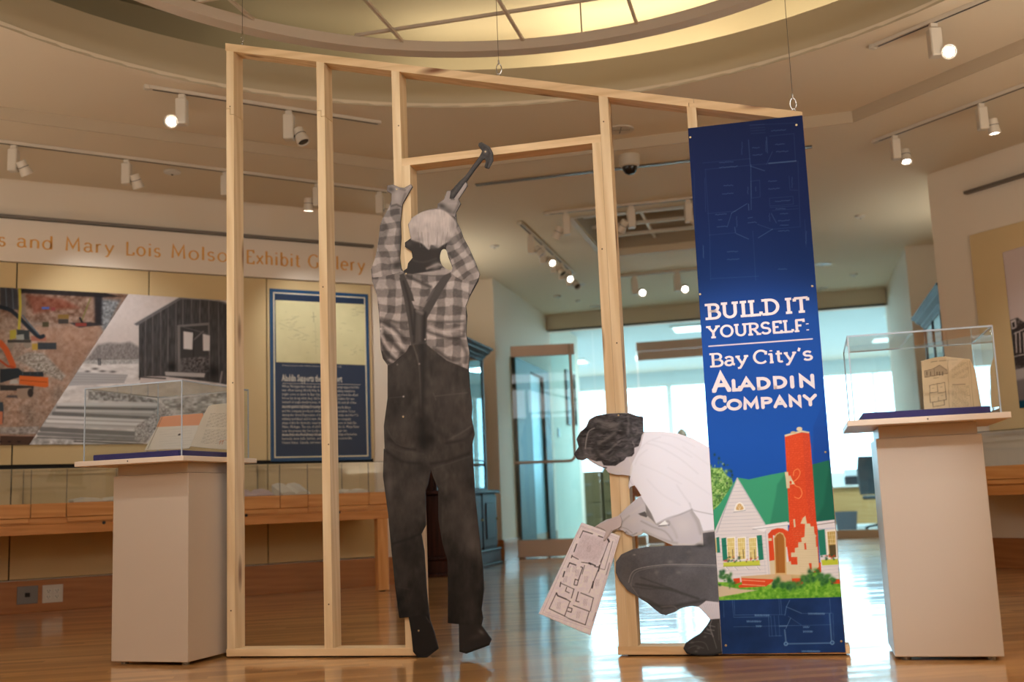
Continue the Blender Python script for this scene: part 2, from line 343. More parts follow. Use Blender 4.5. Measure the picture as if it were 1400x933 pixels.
def floor_mat():
    m = bpy.data.materials.new('oak_strip_floor'); m.use_nodes = True; nt = m.node_tree; b = nt.nodes['Principled BSDF']; N = nt.nodes; L = nt.links
    def math_(op, a, c=None):
        n = N.new('ShaderNodeMath'); n.operation = op
        for i, v in enumerate((a, c)):
            if v is None: continue
            if isinstance(v, (int, float)): n.inputs[i].default_value = v
            else: L.new(v, n.inputs[i])
        return n.outputs[0]
    tc = N.new('ShaderNodeTexCoord'); mp = N.new('ShaderNodeMapping'); L.new(tc.outputs['Object'], mp.inputs[0]); mp.inputs['Rotation'].default_value = (0, 0, R(14.2 - 24))
    sp = N.new('ShaderNodeSeparateXYZ'); L.new(mp.outputs[0], sp.inputs[0])
    row = math_('DIVIDE', sp.outputs[1], .058); ri = math_('FLOOR', row); fr = math_('FRACT', row)
    wn = N.new('ShaderNodeTexWhiteNoise'); wn.noise_dimensions = '1D'; L.new(ri, wn.inputs['W'])
    xo = math_('ADD', math_('DIVIDE', sp.outputs[0], .75), math_('MULTIPLY', wn.outputs['Value'], 9.0)); xi = math_('FLOOR', xo); xf = math_('FRACT', xo)
    cb = N.new('ShaderNodeCombineXYZ'); L.new(xi, cb.inputs[0]); L.new(ri, cb.inputs[1])
    w2 = N.new('ShaderNodeTexWhiteNoise'); w2.noise_dimensions = '2D'; L.new(cb.outputs[0], w2.inputs['Vector'])
    m2 = N.new('ShaderNodeMapping'); L.new(mp.outputs[0], m2.inputs[0]); m2.inputs['Scale'].default_value = (2.2, 34, 1)
    va = N.new('ShaderNodeVectorMath'); va.operation = 'MULTIPLY_ADD'; L.new(w2.outputs['Color'], va.inputs[0]); va.inputs[1].default_value = (20, 20, 20); L.new(m2.outputs[0], va.inputs[2])
    gn = N.new('ShaderNodeTexNoise'); gn.inputs['Scale'].default_value = 1.3; gn.inputs['Detail'].default_value = 6; gn.inputs['Distortion'].default_value = .6; L.new(va.outputs[0], gn.inputs['Vector'])
    t = math_('ADD', math_('MULTIPLY', w2.outputs['Value'], .5), math_('MULTIPLY', gn.outputs[0], .5))
    cr = N.new('ShaderNodeValToRGB'); cr.color_ramp.elements[0].position = .15; cr.color_ramp.elements[0].color = rgb(160, 104, 52); cr.color_ramp.elements[1].position = .85; cr.color_ramp.elements[1].color = rgb(216, 160, 96); L.new(t, cr.inputs[0])
    seam = math_('MAXIMUM', math_('GREATER_THAN', math_('ABSOLUTE', math_('SUBTRACT', fr, .5)), .488), math_('GREATER_THAN', math_('ABSOLUTE', math_('SUBTRACT', xf, .5)), .499))
    mx = N.new('ShaderNodeMix'); mx.data_type = 'RGBA'; L.new(math_('MULTIPLY', seam, .5), mx.inputs[0]); L.new(cr.outputs[0], mx.inputs[6]); mx.inputs[7].default_value = rgb(70, 40, 20); L.new(mx.outputs[2], b.inputs['Base Color'])
    b.inputs['Roughness'].default_value = .30; b.inputs['Coat Weight'].default_value = .9; b.inputs['Coat Roughness'].default_value = .10; b.inputs['Coat IOR'].default_value = 1.45
    # each strip is very slightly cupped and tilted: long ripples in the reflections
    cup = math_('MULTIPLY', math_('SUBTRACT', fr, .5), math_('SUBTRACT', w2.outputs['Value'], .5))
    ln = N.new('ShaderNodeTexNoise'); ln.inputs['Scale'].default_value = 3.0; ln.inputs['Detail'].default_value = 2; L.new(mp.outputs[0], ln.inputs['Vector'])
    ht = math_('ADD', cup, math_('MULTIPLY', ln.outputs[0], 1.2))
    bp = N.new('ShaderNodeBump'); bp.inputs['Strength'].default_value = 1; bp.inputs['Distance'].default_value = .0014; L.new(ht, bp.inputs['Height'])
    L.new(bp.outputs[0], b.inputs['Normal']); L.new(bp.outputs[0], b.inputs['Coat Normal'])
    return m
struct(MB().box(-13, 13, -6, 26, -.1, 0).build('floor', floor_mat()))

def slab_ab(mb, a0, a1, b0, b1, z0, z1):
    return mb.slab([ab(a0, b0), ab(a1, b0), ab(a1, b1), ab(a0, b1)], z0, z1)
def octa(ap): return [(ap / math.cos(R(22.5)) * math.cos(R(22.5 + 45 * i)), ap / math.cos(R(22.5)) * math.sin(R(22.5 + 45 * i))) for i in range(8)]
REC = (-.71, .75, 5.42, 7.05)                            # recessed coffer in the low ceiling
# low ceiling ring around the octagon, and over the far end
mb = MB(); i8, o8 = octa(3.72), octa(5.42)
for k in range(8):
    q = [i8[k], i8[(k + 1) % 8], o8[(k + 1) % 8], o8[k]]; mb.slab([ab(*p) for p in q][::-1], ZL, ZL + .3)
struct(mb.build('ceiling', M_ceil))
mb = MB(); slab_ab(mb, -6.5, REC[0], 5.42, REC[3], ZL, ZL + .3); slab_ab(mb, REC[1], 6.5, 5.42, REC[3], ZL, ZL + .3); slab_ab(mb, -6.5, 6.5, REC[3], 10.32, ZL, ZL + .3)
struct(mb.build('ceiling', M_ceil))
mb = MB(); slab_ab(mb, REC[0] - .1, REC[1] + .1, REC[2] - .1, REC[3] + .1, ZL + .42, ZL + .46)
slab_ab(mb, REC[0] - .12, REC[1] + .12, REC[2] - .12, REC[2] - .001, ZL + .3, ZL + .42)
slab_ab(mb, REC[0] - .12, REC[0] - .001, REC[2], REC[3], ZL + .3, ZL + .42); slab_ab(mb, REC[1] + .001, REC[1] + .12, REC[2], REC[3], ZL + .3, ZL + .42); slab_ab(mb, REC[0] - .12, REC[1] + .12, REC[3] + .001, REC[3] + .12, ZL + .3, ZL + .42)
struct(mb.build('ceiling', mat('coffer_shade_tone', rgb(186, 172, 152), .9)))
# recess lining, coloured darker to stand in for shade, and its pale edge frame
mb = MB(); ML = mat('coffer_shade_tone', rgb(186, 172, 152), .9)
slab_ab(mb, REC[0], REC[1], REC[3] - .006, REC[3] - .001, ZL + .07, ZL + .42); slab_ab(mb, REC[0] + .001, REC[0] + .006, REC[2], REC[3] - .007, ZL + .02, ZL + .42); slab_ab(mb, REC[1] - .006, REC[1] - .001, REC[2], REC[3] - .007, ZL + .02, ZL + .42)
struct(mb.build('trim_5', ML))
mb = MB(); e = .05
for a0, a1, b0, b1 in ((REC[0] - e, REC[0], REC[2] - e, REC[3] + e), (REC[1], REC[1] + e, REC[2] - e, REC[3] + e), (REC[0], REC[1], REC[2] - e, REC[2]), (REC[0], REC[1], REC[3], REC[3] + e)): slab_ab(mb, a0, a1, b0, b1, ZL - .008, ZL - .0005)
struct(mb.build('trim_6', mat('recess_trim', rgb(206, 190, 168), .6)))
# grid of slim bars in the coffer
gr = thing('coffer_grid', 'slim pale metal grid bars hung inside the square ceiling recess near the glass wall', 'ceiling grid', (*ab(0, 6.2), ZL + .1), TH)
for k, y in enumerate((-.35, .05, .45)): MB().box(-.70, .72, y, y + .025, 0, .03).build('grid_bar', M_white, gr)
for x in (-.2, .4): MB().box(x, x + .025, -.7, .8, .031, .05).build('grid_bar', M_white, gr)
# raised ceiling with its round opening
mb = MB(); NS = 96; rr = 2.88
def octr(t):
    t = (t + math.pi / 8) % (math.pi / 4) - math.pi / 8; return 3.72 / math.cos(t)
for k in range(NS):
    t0, t1 = 2 * math.pi * k / NS, 2 * math.pi * (k + 1) / NS
    q = [(rr * math.cos(t0), rr * math.sin(t0)), (rr * math.cos(t1), rr * math.sin(t1)), (octr(t1) * math.cos(t1), octr(t1) * math.sin(t1)), (octr(t0) * math.cos(t0), octr(t0) * math.sin(t0))]
    mb.slab([ab(*p) for p in q][::-1], ZU, ZU + .03)
struct(mb.build('ceiling', M_ceil))
def ring(r0, r1, z0, z1, n=96):
    vs = []; fs = []
    for r, z in ((r0, z0), (r1, z0), (r1, z1), (r0, z1)):
        for i in range(n): t = 2 * math.pi * i / n; vs.append((O[0] + r * math.cos(t), O[1] + r * math.sin(t), z))
    for j in range(4):
        for i in range(n): fs.append((j * n + i, ((j + 1) % 4) * n + i, ((j + 1) % 4) * n + (i + 1) % n, j * n + (i + 1) % n))
    return MB().add(vs, fs)
def ringp(prof, n=96):
    return MB().add([(O[0] + r * math.cos(2 * math.pi * i / n), O[1] + r * math.sin(2 * math.pi * i / n), z) for r, z in prof for i in range(n)], [(j * n + i, ((j + 1) % len(prof)) * n + i, ((j + 1) % len(prof)) * n + (i + 1) % n, j * n + (i + 1) % n) for j in range(len(prof)) for i in range(n)])
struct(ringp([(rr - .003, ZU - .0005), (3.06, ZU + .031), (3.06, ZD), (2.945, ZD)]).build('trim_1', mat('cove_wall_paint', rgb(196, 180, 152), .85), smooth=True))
mb = MB(); f8 = octa(3.712)
for k in range(8): mb.slab([ab(*p) for p in (i8[k], i8[(k + 1) % 8], f8[(k + 1) % 8], f8[k])][::-1], ZL - .001, ZU - .0005)
struct(mb.build('trim_7', mat('fascia_shade_tone', rgb(186, 168, 144), .85)))  # darker strip over the ceiling step, shade put into its colour
ZC = 3.82
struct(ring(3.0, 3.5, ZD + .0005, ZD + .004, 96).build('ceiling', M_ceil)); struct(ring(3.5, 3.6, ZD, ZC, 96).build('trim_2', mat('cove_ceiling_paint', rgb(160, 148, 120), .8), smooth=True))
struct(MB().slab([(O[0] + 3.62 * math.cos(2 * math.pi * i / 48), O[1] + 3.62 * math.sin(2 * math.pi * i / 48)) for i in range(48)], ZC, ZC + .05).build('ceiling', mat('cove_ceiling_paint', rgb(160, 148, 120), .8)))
# hanging ring with its grid
rg = thing('hanging_ceiling_ring', 'large round pale ring hanging under the lit ceiling dome, crossed by slim bars', 'ceiling ring', (O[0], O[1], 3.165), TH)
def lring(r0, r1, z0, z1, n=96):
    vs = []; fs = []
    for r, z in ((r0, z0), (r1, z0), (r1, z1), (r0, z1)):
        for i in range(n): t = 2 * math.pi * i / n; vs.append((r * math.cos(t), r * math.sin(t), z))
    for j in range(4):
        for i in range(n): fs.append((j * n + i, ((j + 1) % 4) * n + i, ((j + 1) % 4) * n + (i + 1) % n, j * n + (i + 1) % n))
    return MB().add(vs, fs)
M_ring = mat('ring_paint', rgb(196, 178, 158), .6)
lring(2.11, 2.20, 0, .06).build('ring', M_ring, rg, smooth=True)
for a_ in (-1.63, -.98, -.33, .32, .97, 1.62):
    y = math.sqrt(2.13 ** 2 - a_ ** 2); MB().box(a_ - .008, a_ + .008, -y, y, .045, .062).build('grid_bar', M_ring, rg)
for b_ in (-.2, .45, 1.10, 1.75):
    x = math.sqrt(2.13 ** 2 - b_ ** 2); MB().box(-x, x, b_ - .008, b_ + .008, .063, .08).build('grid_bar', M_ring, rg)
for k in range(6):
    t = R(30 + 60 * k); MB().cyl((2.15 * math.cos(t), 2.15 * math.sin(t), .06), (2.15 * math.cos(t), 2.15 * math.sin(t), ZC - 3.165), .004, n=8).build('hanger_rod', M_trim, rg)

# walls -------------------------------------------------------------
FL = Frame((0, 9.4), R(29)); FR = Frame((3.33, 8.27), R(-60)); FG = Frame(ab(0, 10.38), TH); FS = Frame((-1.2908, 4.8264), TH)
XE = -1.16                                               # right end of the left gallery wall
wl = struct(MB().box(-6.2, XE, .0, .18, 0, ZL).build('wall_left', M_wall, loc=FL.loc(), rot=FL.a))
wr = struct(MB().box(0, 5.2, .0, .18, 0, ZL).build('wall_right', M_wall, loc=FR.loc(), rot=FR.a))
def wall_ab(name, a0, b0, a1, b1, t=.15, z0=0, z1=None, m=None):
    p, q = np.array(ab(a0, b0)), np.array(ab(a1, b1)); L_ = float(np.hypot(*(q - p))); an = math.atan2(q[1] - p[1], q[0] - p[0])
    return struct(MB().box(0, L_, 0, t, z0, ZL if z1 is None else z1).build(name, m or M_wall, loc=(p[0], p[1], 0), rot=an))
wall_ab('wall_recess_left', -2.45, 4.55, -2.45, 7.6)
wall_ab('wall_corner_left', -2.6, 7.6, -2.05, 7.6)
wall_ab('wall_corridor_left', -2.05, 7.75, -2.05, 12.4, t=.15)
wall_ab('wall_recess_right', 2.72, 7.91, 2.72, 5.0)
wall_ab('wall_corner_right', 2.26, 7.91, 2.87, 7.91)
wall_ab('wall_corridor_right', 2.26, 10.6, 2.26, 8.06, t=.15)
# the part of the octagonal gallery behind and beside the viewer
o = octa(4.95)
for k, nm in ((0, 'east'), (7, 'south_east'), (6, 'south'), (5, 'south_west'), (4, 'west')):
    a_, b_ = o[k], o[(k - 1) % 8]
    if k == 0: a_ = (4.95, 2.5)
    if k == 4: b_ = (-4.95, 2.2)
    wall_ab('wall_' + nm, *a_, *b_)
# office beyond the glass
M_owall = mat('office_wall', rgb(226, 232, 232), .8)
wall_ab('wall_office_left', -6.5, 10.5, -6.5, 18, m=M_owall); wall_ab('wall_office_right', 6.5, 18, 6.5, 10.5, m=M_owall)
wall_ab('wall_office_near_left', -6.5, 10.33, -2.2, 10.33, m=M_owall); wall_ab('wall_office_near_right', 2.41, 10.33, 6.5, 10.33, m=M_owall)
mb = MB(); slab_ab(mb, -6.7, 6.7, 10.32, 18.2, ZL, ZL + .3); struct(mb.build('ceiling', mat('office_ceiling', rgb(222, 226, 226), .8)))
wall_ab('wall_office_sill', -6.6, 18, 6.6, 18, z1=.85, m=M_owall); wall_ab('wall_office_lintel', -6.6, 18, 6.6, 18, z0=2.8, m=M_owall)
FW_ = Frame(ab(-6.5, 18.05), TH)
for k in range(5):
    x0 = k * 2.6; wn = MB().box(x0, x0 + .05, -.03, .05, .85, 2.8).box(x0 + 2.55, x0 + 2.6, -.03, .05, .85, 2.8).box(x0 + .05, x0 + 2.55, -.03, .05, .85, .9).box(x0 + .05, x0 + 2.55, -.03, .05, 2.75, 2.8)
    wf = struct(wn.build('window_%d' % (k + 1), M_white, loc=FW_.loc(), rot=TH))
    MB().box(x0 + .05, x0 + 2.55, 0, .008, .9, 2.75).build('pane', glass('office_pane', (.92, .97, 1)), wf)
    MB().box(x0 + 1.28, x0 + 1.32, -.02, .03, .9, 2.75).build('mullion', M_white, wf)
area(ab(0, 18.04) + (1.82,), ab(0, 10) + (1.82,), 1, 12.8, 1.9, portal=True)
# a strip of street outside so that the sky does not start at floor level
struct(MB().slab([ab(-30, 18.3), ab(30, 18.3), ab(30, 60), ab(-30, 60)], -.3, -.1).build('ground', mat('pale_snow_ground', rgb(235, 238, 240), .9)))
mb = MB(); slab_ab(mb, -6.45, 6.45, 10.42, 17.98, .0005, .006); struct(mb.build('floor', mat('office_carpet', rgb(172, 172, 168), .95, var=.05, vscale=30)))
# beam over the glass wall
zb = 2.84
struct(MB().box(-2.04, 2.25, -.12, .12, zb, ZL - .001).build('trim_3', mat('beam_paint', rgb(214, 200, 178), .8), loc=FG.loc(), rot=TH))
struct(MB().box(-2.04, 2.25, -.13, -.1, zb - .02, zb).build('trim_4', M_dark, loc=FG.loc(), rot=TH))
# baseboards
M_base = wood('baseboard_maple', rgb(156, 96, 50), rgb(180, 118, 66), 'x', .35, coat=.4, contrast=.5)
struct(MB().bbox(-6.2, XE, -.02, -.001, 0, .215, .003).build('baseboard_left', M_base, loc=FL.loc(), rot=FL.a))
struct(MB().bbox(0, 5.2, -.02, -.001, 0, .215, .003).build('baseboard_right', M_base, loc=FR.loc(), rot=FR.a))
def base_ab(n, a0, b0, a1, b1):
    p, q = np.array(ab(a0, b0)), np.array(ab(a1, b1)); L_ = float(np.hypot(*(q - p)))
    struct(MB().bbox(0, L_, -.02, -.001, 0, .215, .003).build(n, M_base, loc=(p[0], p[1], 0), rot=math.atan2(*(q - p)[::-1])))
base_ab('baseboard_corner_left', -2.45, 7.6, -2.028, 7.6); base_ab('baseboard_corridor_left', -2.05, 7.582, -2.05, 10.3); base_ab('baseboard_recess_left', -2.45, 4.6, -2.45, 5.3)
base_ab('baseboard_corner_right', 2.24, 7.91, 2.72, 7.91); base_ab('baseboard_corridor_right', 2.26, 10.3, 2.26, 7.89)

# fabric covered wall panels with open black joints, frieze, picture rail (left wall)
seams = [FL.xz((20, 480))[0], FL.xz((203, 395))[0], FL.xz((364, 500))[0]]
step = seams[1] - seams[0]; xs = [seams[0] - step, *seams, FL.xz((508, 500))[0]]
for z0, z1 in ((.222, .98), (1.0, 2.43)):
    for x0, x1 in zip([seams[0] - 2 * step] + xs[:-1], xs): MB().bbox(x0 + .004, x1 - .004, -.022, -.001, z0 + .004, z1 - .004, .002).build('fabric_panel', M_fabric, wl)
MB().box(seams[0] - 2 * step, xs[-1] - .002, -.0008, -.0002, .222, 2.43).build('joint_backing', M_dark, wl)
xr = FL.xz((508, 345))[0]
MB().bbox(-6, xr, -.035, -.001, 2.432, 2.74, .002).build('frieze', mat('frieze_white', rgb(232, 218, 202), .6), wl)
MB().bbox(-6, xr, -.06, -.001, 2.742, 2.765, .002).build('picture_rail', M_trim, wl)
# right wall: panel, rail
MB().bbox(FR.xz((1326, 330), -.02)[0], 5.0, -.022, -.001, .98, FR.xz((1326, 322), -.02)[1], .002).build('fabric_panel', M_fabric, wr)
MB().bbox(FR.xz((1318, 264), -.04)[0], 5.0, -.05, -.001, FR.xz((1318, 266), -.04)[1], FR.xz((1318, 262), -.04)[1], .002).build('picture_rail', M_trim, wr)
# ------------------------------------------------------------------ the timber stud wall
def rz(s): return 2.779 - .2634 * s                      # lower edge of the sloping top plate
PZ = wood('pine_z', rgb(210, 178, 134), rgb(234, 208, 168), 'z', .6, knots=True, contrast=.55)
PX = wood('pine_x', rgb(206, 170, 124), rgb(232, 200, 156), 'x', .6, knots=True, contrast=.55)
sw = thing('stud_wall_frame', 'bare pine timber wall frame with sloping top, doorway opening and vertical studs', 'wall frame', FS.loc(), TH)
T = .038; D = .089
def piece(name, mb, m, z=0, x=0):                        # own origin so that the grain differs
    mb.v = [(v[0] - x, v[1], v[2] - z) for v in mb.v]; return mb.build(name, m, sw, loc=(x, 0, z))
def board_box(x0, x1, z0, z1a, z1b=None, y0=0, y1=D):     # upright with a sloping head
    z1b = z1a if z1b is None else z1b
    return MB().add([(x0, y0, z0), (x1, y0, z0), (x1, y1, z0), (x0, y1, z0), (x0, y0, z1a), (x1, y0, z1b), (x1, y1, z1b), (x0, y1, z1a)],
                    [(0, 3, 2, 1), (4, 5, 6, 7), (0, 1, 5, 4), (1, 2, 6, 5), (2, 3, 7, 6), (3, 0, 4, 7)])
def stud(x, zs=None, nm='stud', z0=T):
    def top(xx): return rz(xx)
    if zs is None: piece(nm, board_box(x, x + T, z0, top(x), top(x + T)), PZ, z0, x); return
    # knock-down joint: a stepped half lap between an upper and a lower length
    zj = zs; g = .0022; xm = x + T * .5
    lo = MB().prism([(x, z0), (x + T, z0), (x + T, zj - .03), (xm, zj - .03), (xm, zj), (x, zj)], 0, D); piece(nm, lo, PZ, z0, x)
    up = MB().prism([(x, zj + g), (xm + g, zj + g), (xm + g, zj - .03 + g), (x + T, zj - .03 + g), (x + T, top(x + T)), (x, top(x))], 0, D); piece(nm, up, PZ, z0 + 1, x)
stud(0, FS.xz((320, 148))[1]); stud(.4575, FS.xz((440, 151))[1]); stud(.8216); stud(1.7548); stud(2.121); stud(2.541)
zh = 2.112
piece('trimmer_stud', board_box(.8602, .8602 + T, T, zh), PZ, T, .86); piece('trimmer_stud', board_box(1.7160, 1.7160 + T, T, zh), PZ, T, 1.7)
piece('header', board_box(.8600, 1.7544, zh, zh + .034), PX, zh, .86)
# top plate in two lengths meeting in a stepped joint over the banner stud
sj = 2.13
def sl(s, d=0): return rz(s) + d
piece('top_plate', MB().prism([(-.004, sl(0)), (sj, sl(sj)), (sj, sl(sj, .018)), (sj + .02, sl(sj + .02, .018)), (sj + .02, sl(sj + .02, .037)), (-.004, sl(0, .037))], -.001, D), PX, 2.7, 0)
piece('top_plate', MB().prism([(sj + .002, sl(sj + .002)), (2.581, sl(2.581)), (2.581, sl(2.581, .037)), (sj + .022, sl(sj + .022, .037)), (sj + .022, sl(sj + .022, .019)), (sj + .002, sl(sj + .002, .018))], -.001, D), PX, 2.2, 2.1)
for x0, x1 in ((-.004, .90), (1.712, 2.594)): piece('bottom_plate', MB().bbox(x0, x1, -.001, D, .006, T, .0015), PX, 0, x0)
for x0, x1 in ((.06, .88), (1.75, 2.58)): MB().box(x0, x1, .008, D - .006, 0, .006).build('rubber_strip', M_dark, sw)
M_steel = mat('bright_steel', rgb(200, 196, 190), .25, metal=1)
for x, z in ((.019, 2.5), (.019, .2), (.48, .22), (.839, 1.5), (.85, 2.3), (1.77, 2.2), (1.74, .3), (2.14, .25), (.03, 1.2), (.475, 1.6), (.49, .9), (1.735, 1.65), (1.775, 1.25)):
    MB().cyl((x, -.0015, z), (x, .002, z), .0032, n=8).build('nail_head', mat('dark_nail', rgb(84, 62, 46), .5, metal=.4), sw)
# hanging wires
for k, (px, pt, lb) in enumerate((((320, 57), (317, 0), 'thin steel wire with a small hook above the left end of the timber frame'), ((676, 99), (673, 0), 'thin steel wire with a snap hook above the middle of the timber frame'), ((1086, 152), (1084, 0), 'thin steel wire with a snap hook above the banner corner'))):
    x = FS.xz(px, -.04)[0]; z = rz(x) + .037; w = thing('suspension_wire', lb, 'hanging wire', FS.w(x, .04, z), TH)
    big = .012 if k else .007
    MB().tube([(big * .6 * math.cos(t), 0, .012 + .012 * math.sin(t)) for t in np.linspace(0, 2 * math.pi, 12, endpoint=False)], .0018, 6, True).build('screw_eye', M_steel, w)
    MB().tube([(big * math.cos(t), .001, .045 + big * 2 * math.sin(t)) for t in np.linspace(0, 2 * math.pi, 16, endpoint=False)], .0024 if k else .0015, 6, True).build('snap_hook', M_steel, w)
    MB().cyl((0, 0, .066), (0, 0, .085), .0035, n=10).build('crimp_sleeve', M_steel, w)
    MB().cyl((0, 0, .085), (0, 0, 3.399 - z), .0013, n=6).build('wire', mat('wire', rgb(90, 82, 74), .5, metal=.6), w)
# ------------------------------------------------------------------ lettering built from strokes
def arc(cx, cy, rx, ry, a0, a1, n=14): return [(cx + rx * math.cos(R(a0 + (a1 - a0) * i / n)), cy + ry * math.sin(R(a0 + (a1 - a0) * i / n))) for i in range(n + 1)]
X = .68                                                  # x-height; cap height is 1
# glyph: width, strokes, serif feet (x, y)
G = {
 'B': (.62, [[(.12, 0), (.12, 1)], [(.12, 1), (.32, 1)] + arc(.32, .76, .2, .24, 90, -90) + [(.12, .52)], [(.12, .52), (.34, .52)] + arc(.34, .26, .24, .26, 90, -90) + [(.12, 0)]], [(.06, 1), (.06, 0)]),
 'U': (.78, [[(.14, 1), (.14, .34)] + arc(.39, .34, .25, .34, 180, 360) + [(.64, 1)]], [(.14, 1), (.64, 1)]),
 'I': (.36, [[(.18, 0), (.18, 1)]], [(.18, 0), (.18, 1)]),
 'L': (.62, [[(.14, 1), (.14, 0), (.56, 0)], [(.56, 0), (.56, .22)]], [(.14, 1), (.06, 0)]),
 'D': (.74, [[(.14, 0), (.14, 1), (.3, 1)] + arc(.3, .5, .36, .5, 90, -90) + [(.14, 0)]], [(.08, 1), (.08, 0)]),
 'T': (.72, [[(.36, 0), (.36, 1)], [(.05, 1), (.67, 1)], [(.06, 1), (.06, .78)], [(.66, 1), (.66, .78)]], [(.36, 0)]),
 'Y': (.74, [[(.08, 1), (.37, .46), (.66, 1)], [(.37, .46), (.37, 0)]], [(.09, 1), (.65, 1), (.37, 0)]),
 'O': (.82, [arc(.41, .5, .34, .5, 0, 360, 28)], []),
 'R': (.72, [[(.14, 0), (.14, 1), (.34, 1)] + arc(.34, .74, .24, .26, 90, -90) + [(.14, .48)], [(.34, .48), (.62, 0)]], [(.08, 1), (.14, 0), (.64, 0)]),
 'S': (.6, [arc(.3, .755, .22, .245, 20, 250, 16) + arc(.3, .25, .24, .25, 70, -160, 16)], []),
 'E': (.64, [[(.14, 0), (.14, 1)], [(.08, 1), (.56, 1), (.56, .8)], [(.14, .52), (.42, .52)], [(.08, 0), (.58, 0), (.58, .2)]], []),
 'F': (.6, [[(.14, 0), (.14, 1)], [(.08, 1), (.56, 1), (.56, .8)], [(.14, .5), (.42, .5)]], [(.14, 0)]),
 ':': (.24, [[(.12, 0), (.12, .09)], [(.12, .55), (.12, .64)]], []),
 'C': (.74, [arc(.4, .5, .34, .5, 45, 315, 22), [(.65, .66), (.65, .95)]], []),
 'a': (.58, [arc(.27, .5, .18, .19, 160, 20, 8) + [(.45, .1), (.55, .04)], [(.45, .38)] + arc(.27, .2, .18, .19, 80, 290, 12) + [(.45, .14)]], []),
 'y': (.62, [[(.08, .66), (.31, .06)], [(.54, .66), (.3, 0), (.2, -.24), (.08, -.26)]], [(.1, .66), (.52, .66)]),
 'i': (.3, [[(.15, 0), (.15, .66)], [(.15, .88), (.15, .97)]], [(.15, 0), (.1, .66)]),
 't': (.42, [[(.18, .9), (.18, .14)] + arc(.29, .13, .11, .12, 180, 320, 6), [(.04, .66), (.36, .66)]], []),
 's': (.5, [arc(.25, .5, .16, .17, 25, 250, 12) + arc(.25, .17, .17, .17, 70, -160, 12)], []),
 "'": (.2, [[(.13, 1), (.07, .74)]], []),
 'A': (.76, [[(.1, 0), (.38, 1), (.66, 0)], [(.2, .32), (.56, .32)]], [(.09, 0), (.67, 0)]),
 'N': (.78, [[(.14, 0), (.14, 1), (.64, 0), (.64, 1)]], [(.14, 0), (.08, 1), (.64, 1)]),
 'M': (.92, [[(.12, 0), (.16, 1), (.46, .24), (.76, 1), (.8, 0)]], [(.12, 0), (.8, 0)]),
 'P': (.66, [[(.14, 0), (.14, 1), (.34, 1)] + arc(.34, .74, .25, .26, 90, -90) + [(.14, .48)]], [(.08, 1), (.14, 0)]),
 'n': (.58, [[(.1, 0), (.1, .66)], [(.1, .48)] + arc(.29, .46, .19, .2, 165, 0, 10) + [(.48, 0)]], []),
 'd': (.62, [[(.5, 1.04), (.5, 0)], arc(.28, .33, .22, .34, 0, 360, 22)], []),
 'r': (.4, [[(.1, 0), (.1, .66)], [(.1, .44)] + arc(.27, .44, .17, .22, 170, 70, 8)], []),
 'o': (.66, [arc(.33, .33, .25, .34, 0, 360, 24)], []),
 'l': (.24, [[(.12, 0), (.12, 1.04)]], []),
 'x': (.56, [[(.06, .66), (.5, 0)], [(.5, .66), (.06, 0)]], []),
 'h': (.58, [[(.1, 0), (.1, 1.04)], [(.1, .48)] + arc(.29, .46, .19, .2, 165, 0, 10) + [(.48, 0)]], []),
 'b': (.62, [[(.12, 1.04), (.12, 0)], arc(.34, .33, .22, .34, 0, 360, 22)], []),
 'G': (.8, [arc(.42, .5, .35, .5, 45, 300, 22) + [(.66, .1), (.66, .44)]], []),
 'e': (.58, [[(.07, .36), (.5, .36)] + arc(.29, .34, .22, .33, 5, 310, 18)], []),
 ' ': (.3, [], []),
}
def ribbon(mb, pts, wv, wh, y0, y1, closed=False, round_=False):
    P = np.array(pts, float); keep = [0] + [i for i in range(1, len(P)) if np.hypot(*(P[i] - P[i - 1])) > 1e-5]; P = P[keep]; n = len(P)
    if n < 2: return
    closed = np.hypot(*(P[0] - P[-1])) < 1e-4
    Lf, Rt = [], []
    for i in range(n):
        a = P[i] - P[i - 1] if i else (P[-1] - P[-2] if closed else P[1] - P[0]); c = P[i + 1] - P[i] if i < n - 1 else (P[1] - P[0] if closed else P[-1] - P[-2])
        a = a / np.hypot(*a); c = c / np.hypot(*c); t = a + c; l = np.hypot(*t); t = t / l if l > 1e-3 else c
        k = min(1 / max(abs(t @ c), .35), 2.2)
        w = (abs(c[1]) * wv + abs(c[0]) * wh + abs(a[1]) * wv + abs(a[0]) * wh) / (abs(a).sum() + abs(c).sum()) * .5
        nn = np.array([-t[1], t[0]]); Lf.append(P[i] + nn * w * k); Rt.append(P[i] - nn * w * k)
    vs = [(p[0], y0, p[1]) for p in Lf] + [(p[0], y0, p[1]) for p in Rt] + [(p[0], y1, p[1]) for p in Lf] + [(p[0], y1, p[1]) for p in Rt]
    fs = []
    for i in range(n - 1): fs += [(i, i + n, i + 1 + n, i + 1), (i, i + 1, i + 1 + 2 * n, i + 2 * n), (i + n, i + 3 * n, i + 1 + 3 * n, i + 1 + n)]
    fs += [(0, 2 * n, 3 * n, n), (n - 1, 2 * n - 1, 4 * n - 1, 3 * n - 1)]
    mb.add(vs, fs)
    if round_:
        for p in (P[0], P[-1]):
            r = wv * .5; mb.add([(p[0], y0 - 1e-5, p[1])] + [(p[0] + r * math.cos(t), y0 - 1e-5, p[1] + r * math.sin(t)) for t in np.linspace(0, 2 * math.pi, 12, endpoint=False)], [(0, 1 + (i + 1) % 12, 1 + i) for i in range(12)])
